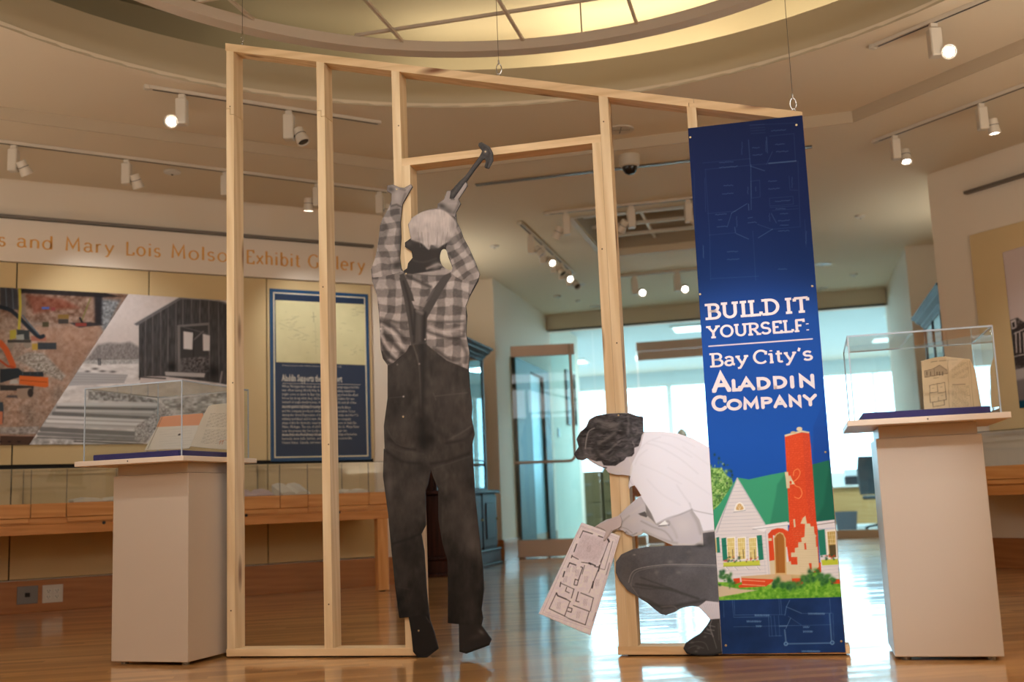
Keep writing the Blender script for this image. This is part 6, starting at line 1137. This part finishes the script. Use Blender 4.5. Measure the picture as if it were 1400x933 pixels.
# left cabinet: near front corner (-.63, 9.43), front runs away along the main axis
A2 = TH + math.pi / 2
cabinet(-.63, 9.43, A2, 1.62, .44, 2.17, 'tall dark mahogany china cabinet with glass doors behind the workman cutout')
px_, py_ = ab(2.19, 7.1); cabinet(px_, py_, A2 + math.pi, 1.7, .44, 2.17, 'tall dark mahogany china cabinet with glass doors behind the right pedestal')

# ------------------------------------------------------------------ glass wall, doors
GW = glass('door_glass', (.80, .93, .95), 1.0, .01, 1.5)
def gx(px, y=0): return FG.xz(px, y)[0]
gw = thing('glass_wall', 'pale green full-height glass wall under the ceiling beam', 'glass wall', FG.loc(), TH)
gx0, gx1, d0, d1 = -2.04, 2.25, gx((869, 455)), gx((1118, 440)); dm = (d0 + d1) / 2
for a, b in ((gx0, (gx0 + d0) / 2), ((gx0 + d0) / 2 + .006, d0 - .01)): MB().box(a, b, -.006, .006, .1, zb - .021).build('glass_pane', GW, gw)
MB().box(d1 + .01, gx1, -.006, .006, .1, zb - .021).build('glass_pane', GW, gw)
MB().box(gx0, d0 - .01, -.02, .02, 0, .0995).build('bottom_rail', M_bronze, gw); MB().box(d1 + .01, gx1, -.02, .02, 0, .0995).build('bottom_rail', M_bronze, gw)
MB().box(d0 - .01, d1 + .01, -.006, .006, 2.60, zb - .021).build('glass_pane', GW, gw)
MB().bbox(d0, d1, -.03, .03, 2.48, 2.599, .003).build('door_header', M_bronze, gw)
for k, (a, b) in enumerate(((d0 + .01, dm - .004), (dm + .004, d1 - .01))):
    t = thing('glass_door', ('left leaf of the glass double door behind the crouching cutout', 'right leaf of the glass double door behind the banner')[k], 'door', FG.w(a, 0, 0), TH); w = b - a
    MB().box(0, w, -.006, .006, .23, 2.36).build('glass_pane', GW, t); MB().bbox(0, w, -.02, .02, .01, .229, .003).build('bottom_rail', M_bronze, t); MB().bbox(0, w, -.02, .02, 2.361, 2.475, .003).build('top_rail', M_bronze, t)
    hx = w - .08 if k == 0 else .08; MB().tube([(hx, -.05, .9), (hx, -.05, 1.7)], .014, 10).cyl((hx, -.05, 1.0), (hx, -.006, 1.0), .008, n=8).cyl((hx, -.05, 1.6), (hx, -.006, 1.6), .008, n=8).build('pull_handle', M_bronze, t)
FD = Frame(ab(-1.95, 7.88), TH + .20)
t = thing('glass_door', 'frameless glass door with an L-shaped bronze push bar beside the dark cabinet', 'door', FD.loc(), FD.a)
wd = FD.xz((791, 600))[0]; ztp = FD.xz((740, 472))[1]; ztb = FD.xz((740, 487))[1]; zbt = FD.xz((740, 738))[1]
MB().box(0, wd, -.006, .006, zbt, ztb).build('glass_pane', GW, t); MB().bbox(0, wd, -.022, .022, ztb, ztp, .003).build('top_rail', M_bronze, t); MB().bbox(0, wd, -.022, .022, .012, zbt, .003).build('bottom_rail', M_bronze, t)
zh_ = FD.xz((740, 632), -.06)[1]; xh = FD.xz((783, 560), -.06)[0]; zv = FD.xz((779, 470), -.06)[1]
MB().tube([(.0, -.06, zh_), (xh - .06, -.06, zh_)] + [(xh - .06 + .06 * math.sin(R(a)), -.06, zh_ + .06 - .06 * math.cos(R(a))) for a in (20, 45, 70)] + [(xh, -.06, zh_ + .06), (xh, -.06, zv)], .016, 10).cyl((.05, -.06, zh_), (.05, -.006, zh_), .01, n=8).cyl((xh, -.06, 1.9), (xh, -.006, 1.9), .01, n=8).build('push_bar', M_bronze, t)
MB().cyl((.06, 0, 0), (.06, 0, .012), .02, n=12).build('floor_pivot', M_bronze, t)
# corridor wall: dark framed side door, switch, framed pictures
FC = Frame(ab(-2.05, 7.6), TH + math.pi / 2)             # x runs away from the viewer
def cx(px, y=0): return FC.xz(px, y)
x0, _ = cx((703, 600)); xa1, _ = cx((723, 600)); xa2, _ = cx((741.5, 600)); x1, _ = cx((749, 600)); zt_ = 2.25
dr = struct(MB().box(x0, xa1, -.05, -.001, 0, zt_).box(xa2, x1, -.05, -.001, 0, zt_).box(xa1, xa2, -.05, -.001, zt_ - .1, zt_).build('door_1', mat('dark_bronze_frame', rgb(70, 68, 62), .5, metal=.3), loc=FC.loc(), rot=FC.a))
MB().box(xa1, xa2, -.012, -.004, .1, zt_ - .1).build('door_glass', mat('frosted_blue_glass', rgb(150, 180, 188), .3), dr)
x, z = cx((763, 592)); sb = MB().bbox(-.05, .05, -.012, 0, -.06, .06, .002).build('light_switch', mat('switch_grey', rgb(140, 140, 138), .4)); sb.location = FC.w(x, -.001, z); sb.rotation_euler.z = FC.a; tag(sb, 'grey wall switch plate on the corridor wall beyond the glass door', 'switch')
for i, (a, b, c_, d_) in enumerate(((771, 779, 505, 582), (783, 787.5, 512, 582))):
    xa_, za_ = cx((a, c_)); xb2, zb2 = cx((b, d_)); t = thing('picture_frame', ('nearer dark framed picture on the corridor wall', 'farther dark framed picture on the corridor wall')[i], 'picture', FC.w(xa_, -.001, zb2), FC.a); w = xb2 - xa_; h = min(za_ - zb2, .8)
    MB().bbox(0, w, -.03, 0, 0, h, .004).build('frame', mat('dark_frame', rgb(40, 36, 30), .4), t); MB().box(.05, w - .05, -.0315, -.0302, .05, h - .05).build('print', mat('frame_print', rgb(150, 150, 140), .6), t)

# ------------------------------------------------------------------ office furniture beyond the glass
M_olive = mat('olive_laminate', rgb(104, 84, 50), .5)
def world_at(px, z): p = onz(px, z); return float(p[0]), float(p[1])
def fr_at(px, b_): return Frame(ab(0, b_), TH)
FO = Frame(ab(0, 12.9), TH)
x0, _ = FO.xz((800, 700)); x1, _ = FO.xz((832, 700)); zc = FO.xz((820, 640))[1]
for i, (a, b, c_) in enumerate(((x0 - .15, x0 + .28, zc - .05), (x0 + .3, x1 + .1, zc))):
    t = thing('filing_cabinet', ('lower olive filing cabinet beyond the glass, left of the pair', 'taller olive filing cabinet beyond the glass, right of the pair')[i], 'cabinet', FO.w(a, 0, 0), TH)
    MB().bbox(0, b - a, 0, .5, .05, c_, .004).build('body', M_olive, t); MB().bbox(.02, b - a - .02, .02, .48, 0, .05, .002).build('plinth', M_dark, t)
    for k in range(2): f = MB().bbox(.01, b - a - .01, -.015, -.0005, .08 + k * (c_ - .1) / 2, .06 + (k + 1) * (c_ - .1) / 2, .003).build('drawer', M_olive, t); MB().bbox((b - a) / 2 - .05, (b - a) / 2 + .05, -.03, -.0155, .12 + (k + .5) * (c_ - .1) / 2, .14 + (k + .5) * (c_ - .1) / 2, .002).build('handle', M_trim, f)
a = x1 + .14; t = thing('shelf_unit', 'white open shelf unit beside the olive filing cabinets', 'shelf', FO.w(a, 0, 0), TH); zs = FO.xz((828, 652))[1]
for zz_ in (.05, zs * .5, zs - .03): MB().box(0, .8, 0, .4, zz_, zz_ + .03).build('shelf_board', M_white, t)
for xx in (0, .77): MB().box(xx, xx + .03, 0, .4, 0, .0499 if False else zs + .001).build('side_panel', M_white, t)
# wooden chair seen under the arm of the crouching cutout
M_or = wood('orange_beech', rgb(196, 112, 44), rgb(222, 142, 70), 'z', .4, contrast=.5)
def side_chair(px, b_, rot, lbl, m):
    F = Frame(ab(0, b_), TH); x = F.xz((px, 720))[0]; t = thing('side_chair', lbl, 'chair', F.w(x, 0), TH + rot)
    for sx in (-.2, .2):
        MB().bbox(sx - .022, sx + .022, -.22, -.18, 0, .43, .004).build('leg', m, t); MB().bbox(sx - .022, sx + .022, .18, .22, 0, .92, .004).build('leg', m, t); MB().bbox(sx - .02, sx + .02, -.179, .179, .62, .65, .004).build('armrest', m, t)
    MB().bbox(-.24, .24, -.24, .179, .43, .48, .012).build('seat', mat('seat_fabric', rgb(150, 90, 60), .9), t); MB().bbox(-.177, .177, .19, .215, .6, .9, .01).build('backrest', m, t)
side_chair(889, 8.9, .0, 'orange wooden side chair showing under the arm of the crouching cutout', M_or)
F = Frame(ab(0, 15.5), TH); x, z = F.xz((932, 592)); t = thing('wooden_stand', 'round brown head of a wooden stand beyond the glass, just over the crouching cutout shoulder', 'stand', F.w(x, 0), TH)
MB().lathe([(.18, 0), (.18, .03), (.03, .06), (.025, z - .12)], 20).build('post', M_mah, t); MB().lathe([(.02, 0), (.09, .03), (.10, .09), (.07, .16), (.01, .2)], 24, Matrix.Translation((0, 0, z - .12))).build('head', mat('brown_round_head', rgb(96, 62, 34), .5), t)
# desk, printer, bin, chair at the right
F = Frame(ab(0, 13.6), TH); xa_ = F.xz((1128, 690))[0]; zt_ = F.xz((1150, 664))[1]
t = thing('office_desk', 'pale wooden desk beyond the glass to the right of the banner', 'desk', F.w(xa_, 0), TH); M_dk = wood('desk_birch', rgb(190, 140, 84), rgb(210, 164, 108), 'x', .5, contrast=.4)
MB().bbox(-.6, 1.9, -.02, .75, zt_ - .03, zt_, .004).build('desktop', M_white, t); MB().bbox(-.55, 1.85, .02, .05, .06, zt_ - .0305, .002).build('front_panel', M_dk, t); MB().bbox(-.58, -.5501, .0, .72, 0, zt_ - .0305, .002).build('side_panel', M_dk, t); MB().bbox(1.8501, 1.88, .0, .72, 0, zt_ - .0305, .002).build('side_panel', M_dk, t)
xp = F.xz((1168, 655))[0] - xa_; t = thing('printer', 'white and black office printer on the desk right of the banner', 'printer', F.w(xa_ + xp, .3, zt_ + .0005), TH)
MB().bbox(-.13, .17, -.15, .2, 0, .13, .01).build('body', mat('printer_black', rgb(40, 42, 48), .4), t); MB().bbox(-.13, .17, -.15, .2, .131, .24, .01).build('lid', mat('printer_white', rgb(214, 216, 220), .4), t)
F3 = Frame(ab(0, 12.9), TH); xb3 = F3.xz((1157, 715))[0]; t = thing('waste_bin', 'dark grey plastic waste bin on the floor in front of the office desk', 'bin', F3.w(xb3, 0), TH)
MB().slab([(-.13, -.1), (.13, -.1), (.13, .1), (-.13, .1)], 0, .01).add([(-.13, -.1, 0), (.13, -.1, 0), (.13, .1, 0), (-.13, .1, 0), (-.16, -.13, .27), (.16, -.13, .27), (.16, .13, .27), (-.16, .13, .27), (-.15, -.12, .27), (.15, -.12, .27), (.15, .12, .27), (-.15, .12, .27), (-.12, -.09, .01), (.12, -.09, .01), (.12, .09, .01), (-.12, .09, .01)], [(0, 1, 5, 4), (1, 2, 6, 5), (2, 3, 7, 6), (3, 0, 4, 7), (4, 5, 9, 8), (5, 6, 10, 9), (6, 7, 11, 10), (7, 4, 8, 11), (8, 9, 13, 12), (9, 10, 14, 13), (10, 11, 15, 14), (11, 8, 12, 15)]).build('bin_body', mat('bin_grey', rgb(84, 90, 100), .35), t)
xc = F3.xz((1196, 680))[0]; t = thing('office_chair', 'black office chair with curved back beside the office desk', 'chair', F3.w(xc, -.1), TH + .5); M_bk = mat('black_mesh', rgb(20, 22, 26), .6)
MB().add(*(lambda n: ([(-.22 - .04 * math.sin(i / n * 3.1) * 0 + (0 if True else 0), 0, 0)] * 0 + sum([[(-.23 + .04 * (i / n), -.03 + .08 * math.sin(i / n * 2.4), .5 + .55 * i / n), (.23 - .04 * (i / n), -.03 + .08 * math.sin(i / n * 2.4), .5 + .55 * i / n), (-.23 + .04 * (i / n), .01 + .08 * math.sin(i / n * 2.4), .5 + .55 * i / n), (.23 - .04 * (i / n), .01 + .08 * math.sin(i / n * 2.4), .5 + .55 * i / n)] for i in range(n + 1)], []), sum([[(4 * i, 4 * i + 1, 4 * i + 5, 4 * i + 4), (4 * i + 2, 4 * i + 6, 4 * i + 7, 4 * i + 3), (4 * i, 4 * i + 4, 4 * i + 6, 4 * i + 2), (4 * i + 1, 4 * i + 3, 4 * i + 7, 4 * i + 5)] for i in range(n)], []) + [(0, 2, 3, 1), (4 * n, 4 * n + 1, 4 * n + 3, 4 * n + 2)]))(8)).build('backrest', M_bk, t)
MB().bbox(-.24, .24, -.46, -.031, .43, .49, .02).build('seat', M_bk, t); MB().cyl((0, -.22, .1), (0, -.22, .43), .025, n=12).build('gas_lift', M_trim, t)
for k in range(5): q = 2 * math.pi * k / 5; MB().tube([(0, -.22, .1), (.27 * math.cos(q), -.22 + .27 * math.sin(q), .05)], .016, 8).cyl((.27 * math.cos(q) - .012, -.22 + .27 * math.sin(q), .025), (.27 * math.cos(q) + .012, -.22 + .27 * math.sin(q), .025), .025, n=12).build('castor_arm', M_bk, t)
# office ceiling lights
M_tube = mat('office_light_panel', (1, 1, 1, 1), .5, emit=3)
o0 = None
for (a, b) in ((-3, 12.3), (0, 12.3), (3, 12.3), (-3, 15.2), (0, 15.2), (3, 15.2)):
    x, y = ab(a, b); t = thing('office_ceiling_light', 'white rectangular light panel in the office ceiling, %s of the %s row' % ({-3: 'left', 0: 'middle', 3: 'right'}[a], 'nearer' if b < 13 else 'farther'), 'ceiling light', (x, y, ZL - .03), TH, 'office ceiling light panels')
    MB().bbox(-.6, .6, -.3, .3, .002, .0298, .002).build('frame', M_white, t); MB().box(-.56, .56, -.26, .26, 0, .0019).build('diffuser', M_tube, t)
# ------------------------------------------------------------------ track lighting, downlights, camera, detectors
M_trk = mat('track_white', rgb(206, 194, 178), .45); M_head = mat('lamp_head_beige', rgb(214, 202, 186), .45); M_lens = mat('lens_dark', rgb(70, 64, 58), .3, metal=.3)
M_on = mat('lit_lamp', (1, .95, .88, 1), .5, emit=30)
def track(p, q, z, lbl, grp=None):
    a = math.atan2(q[1] - p[1], q[0] - p[0]); L_ = math.hypot(q[0] - p[0], q[1] - p[1]); t = thing('light_track', lbl, 'light track', (p[0], p[1], z), a, grp)
    MB().bbox(0, L_, -.018, .018, -.022, -.0005, .002).build('rail', M_trk, t); MB().box(.02, L_ - .02, -.006, .006, -.0235, -.0222).build('slot', mat('track_slot', rgb(70, 60, 52), .6), t); MB().bbox(-.03, 0, -.02, .02, -.026, -.0005, .003).build('end_cap', M_trk, t)
    return a, L_
def head(x, y, z, ang, yaw, tilt, lbl, lit=False, s=1.0, side=1, power=10, grp=None):
    """box adapter hanging from the track with a can lamp beside it, aimed by yaw (about z) and tilt (down)"""
    t = thing('track_spotlight', lbl, 'spotlight', (x, y, z - .024), ang, grp)
    MB().bbox(-.02 * s, .02 * s, -.016 * s, .016 * s, -.03 * s, -.001, .002).build('adapter_neck', M_head, t); MB().bbox(-.032 * s, .032 * s, -.032 * s, .032 * s, -.19 * s, -.0302 * s, .006).build('driver_box', M_head, t)
    M = Matrix.Translation((side * .072 * s, 0, -.165 * s)) @ Matrix.Rotation(yaw, 4, 'Z') @ Matrix.Rotation(tilt, 4, 'Y')
    MB().cyl((side * .032 * s, 0, -.165 * s), (side * .05 * s, 0, -.165 * s), .009 * s, n=10).build('pivot', M_lens, t)
    l = MB().lathe([(.028 * s, .05 * s), (.034 * s, .045 * s), (.036 * s, -.01 * s), (.042 * s, -.045 * s), (.042 * s, -.055 * s), (.036 * s, -.055 * s), (.034 * s, -.046 * s)], 20, M).build('lamp_can', M_head, t, smooth=True)
    MB().cyl((0, 0, -.0465 * s), (0, 0, -.0445 * s), (.027 if lit else .033) * s, n=20, M=M).build('lens', M_on if lit else M_lens, l); MB().lathe([(.0366 * s, .002), (.0372 * s, .002), (.0372 * s, .006), (.0366 * s, .006)], 20, M).build('seam_ring', M_lens, l)
    return t
def t_at(px, z): p = onz(px, z); return float(p[0]), float(p[1])
def on_track(px, p, q, z):                               # the point of track p-q seen at column px
    best = None
    for i in range(401):
        s = -.2 + 1.4 * i / 400; P = (p[0] + (q[0] - p[0]) * s, p[1] + (q[1] - p[1]) * s, z); u = proj(np.array(P))[0]
        if best is None or abs(u - px) < best[0]: best = (abs(u - px), P)
    return best[1]
def aim(P, T, ang):                                      # yaw and tilt of the can so that its mouth faces T
    d = Vector(T) - Vector(P); a = math.atan2(d.y, d.x) - ang; h = math.hypot(d.x, d.y); return a, -math.atan2(h, -d.z)
TR = {}
def mk(key, pa, pb, z, lbl): p, q = t_at(pa, z), t_at(pb, z); TR[key] = (p, q, z); track(p, q, z, lbl)
p, q = t_at((-120, 176), ZL), t_at((531, 260), ZL); TR['left_low'] = (p, q, ZL); track(p, q, ZL, 'long pale light track on the lower ceiling along the left wall')
p, q = t_at((204, 117), ZU), t_at((520, 166), ZU); TR['left_high'] = (p, q, ZU); track(p, q, ZU, 'pale light track on the upper ceiling behind the top of the left studs')
p, q = t_at((1196, 60), ZU), t_at((1400, -26), ZU); TR['right_high'] = (p, q, ZU); track(p, q, ZU, 'pale light track on the upper ceiling at the top right')
p, q = t_at((1198, 190), ZL), t_at((1460, 92), ZL); TR['right_low'] = (p, q, ZL); track(p, q, ZL, 'long pale light track on the lower ceiling along the right wall')
TR['far_left'] = (ab(-1.18, 5.37), ab(-1.16, 7.67), ZL); track(*TR['far_left'], 'light track running away from the viewer left of the ceiling recess')
TR['recess'] = (ab(-.88, 5.14), ab(1.0, 5.14), ZL); track(*TR['recess'], 'light track across the near edge of the ceiling recess')
TR['beyond'] = (ab(-.76, 8.05), ab(1.2, 8.05), ZL); track(*TR['beyond'], 'light track across the ceiling beyond the recess')
sl_ = thing('ceiling_slot', 'narrow dark slot strip across the ceiling over the doorway header', 'ceiling strip', (*ab(-1.22, 4.13), ZL), TH); MB().bbox(0, 2.5, -.02, .02, -.012, -.0005, .002).build('slot_strip', M_trim, sl_)
def put(key, px, T, lbl, lit=False, s=1.0, side=1, grp=None):
    p, q, z = TR[key]; P = on_track(px, p, q, z); ang = 0; y, t_ = aim((P[0], P[1], z - .2), T, ang); return head(P[0], P[1], z, ang, y, t_, lbl, lit, s, side, grp=grp)
cams = (0, 0, .63)
put('left_high', 249, (.6, 1.2, 1.2), 'lit spotlight on the upper left track, shining toward the viewer', True, 1.0, -1)
put('left_high', 395, (-.2, 6.0, .3), 'unlit spotlight on the upper left track between the first two studs', False, 1.0, 1)
put('left_low', 20, (-2.2, 8.0, .2), 'unlit spotlight on the low left track at the left edge', False, .92, 1)
put('left_low', 174, (-1.9, 8.2, .2), 'unlit spotlight on the low left track above the left pedestal', False, .92, 1)
put('left_low', 309, (-1.9, 8.2, .2), 'unlit spotlight on the low left track just beside the leftmost stud', False, .92, 1)
put('left_low', 434, (-1.5, 8.1, .5), 'lit downward spotlight on the low left track beside the second stud', True, .92, -1)
put('left_low', 518, (-1.5, 8.1, .5), 'unlit spotlight on the low left track beside the raised hand of the workman', False, .92, 1)
put('right_high', 1275, (.4, 1.0, 1.2), 'lit spotlight on the upper right track, shining toward the viewer', True, 1.0, 1)
put('right_low', 1222, (2.6, 6.5, .3), 'spotlight at the near end of the low right track above the right pedestal', True, .9, 1)
put('right_low', 1340, (3.3, 6.8, .3), 'lit downward spotlight on the low right track near the right edge', True, .92, 1)
G5 = 'spotlights on the track left of the ceiling recess'
for px, lit, nm in ((725, 0, 'unlit spotlight, first of five on the receding track'), (741, 1, 'lit spotlight, second of five on the receding track'), (756, 0, 'unlit spotlight, third of five on the receding track'), (767, 1, 'lit spotlight, fourth of five on the receding track'), (777, 0, 'unlit spotlight, last of five on the receding track')):
    put('far_left', px, (2.0, 7.5, .5) if lit else (1.5, 9.5, 1.0), nm, bool(lit), .95, 1, G5)
put('recess', 773, (-.5, 9.6, .8), 'unlit spotlight left of the door stud, under the ceiling recess edge', False, 1, -1); put('recess', 862, (-.2, 10.0, .8), 'unlit spotlight right of the door stud, under the ceiling recess edge', False, 1, -1); put('recess', 940, (-.2, 10.0, .8), 'unlit spotlight half hidden by the banner, under the ceiling recess edge', False, 1, 1)
put('beyond', 867, (.9, 6.0, .5), 'lit spotlight beyond the recess, right beside the door stud', True, 1.1, 1); put('beyond', 925, (1.0, 6.0, .5), 'lit spotlight beyond the recess, beside the banner edge', True, 1.1, 1)
# light from lit heads in view; two left wall spots have no head
spot((-1.98, 6.1, 2.85), (-.3, 3.2, .0), 12, 50); spot(t_at((1295, 52), ZU) + (2.85,), (.6, 3.0, .0), 12, 50)
P = on_track(434, *TR['left_low']); spot((P[0] - .07, P[1], 2.8), (P[0] + .35, P[1] + .55, 2.2), 26, 70, .9)
P = on_track(400, *TR['left_low']); spot((P[0], P[1], 2.8), (-1.5, 8.6, 1.6), 34, 70, .9)
P = on_track(90, *TR['left_low']); spot((P[0], P[1], 2.8), (-2.9, 7.8, 1.6), 34, 75, .9)
P = on_track(1340, *TR['right_low']); spot((P[0], P[1], 2.8), (P[0] + .4, P[1] + .4, 1.5), 30, 75, .9)
for px in (741, 767): P = on_track(px, *TR['far_left']); spot((P[0] + .07, P[1], 2.8), (2.0, 7.5, 0), 8, 60)
for px in (867, 925): P = on_track(px, *TR['beyond']); spot((P[0], P[1], 2.8), (1.0, 6.0, 0), 12, 60)
# dome camera
x, y = t_at((860, 213), ZL); t = thing('security_camera', 'small dome security camera on the ceiling behind the timber frame', 'camera', (x, y, ZL), TH)
MB().lathe([(.075, -.0005), (.075, -.05), (.07, -.075), (.058, -.085)], 28).build('housing', mat('camera_beige', rgb(190, 178, 160), .5), t, smooth=True); MB().lathe([(.056, -.085), (.05, -.11), (.035, -.13), (.015, -.14), (.001, -.142)], 24).build('dome', mat('smoked_dome', rgb(14, 14, 18), .08), t, smooth=True)
def downlight(px, lbl, z=ZL, r=.095, grp='round recessed downlights'):
    x, y = t_at(px, z); t = thing('recessed_downlight', lbl, 'downlight', (x, y, z), 0, grp)
    MB().lathe([(r * .82, -.0005), (r, -.0005), (r, -.006), (r * .85, -.008), (r * .82, -.006)], 24).build('trim_ring', M_trk, t); MB().cyl((0, 0, -.0045), (0, 0, -.001), r * .8, n=24).build('reflector', mat('downlight_chrome', rgb(120, 104, 86), .2, metal=1), t)
    MB().box(-r * .7, r * .7, -.003, .003, -.0065, -.005).box(-.003, .003, -r * .7, r * .7, -.0085, -.007).build('lamp_baffle', M_lens, t)
downlight((848, 177), 'round chrome downlight between the door stud and the banner', ZU); downlight((789, 389), 'round chrome downlight above the glass door'); downlight((1125, 361), 'round chrome downlight right of the banner, the nearer one'); downlight((1122, 394), 'round chrome downlight right of the banner, the farther one'); downlight((816, 419), 'round chrome downlight beside the door stud, near the beam')
def detector(px, lbl, r=.045, z=ZL):
    x, y = t_at(px, z); t = thing('ceiling_detector', lbl, 'detector', (x, y, z), 0); MB().lathe([(r, -.0005), (r, -.012), (r * .7, -.02), (r * .2, -.026)], 20).build('body', mat('detector_white', rgb(220, 214, 206), .5), t, smooth=True); MB().cyl((0, 0, -.03), (0, 0, -.026), r * .15, n=8).build('sensor', M_lens, t)
detector((1176, 295), 'small white disc on the ceiling right of the banner, the nearer one'); detector((1167, 375), 'small white disc on the ceiling right of the banner, the farther one'); detector((762, 405), 'small white disc on the ceiling above the glass door'); detector((235.5, 234), 'small white disc on the ceiling above the left frieze', .06); detector((676, 336), 'small pale disc on the ceiling above the cabinet'); detector((790, 411), 'tiny pale disc on the ceiling near the beam', .03)

# ------------------------------------------------------------------ parts keep their own origin at the foot of the thing
bpy.context.view_layer.update()
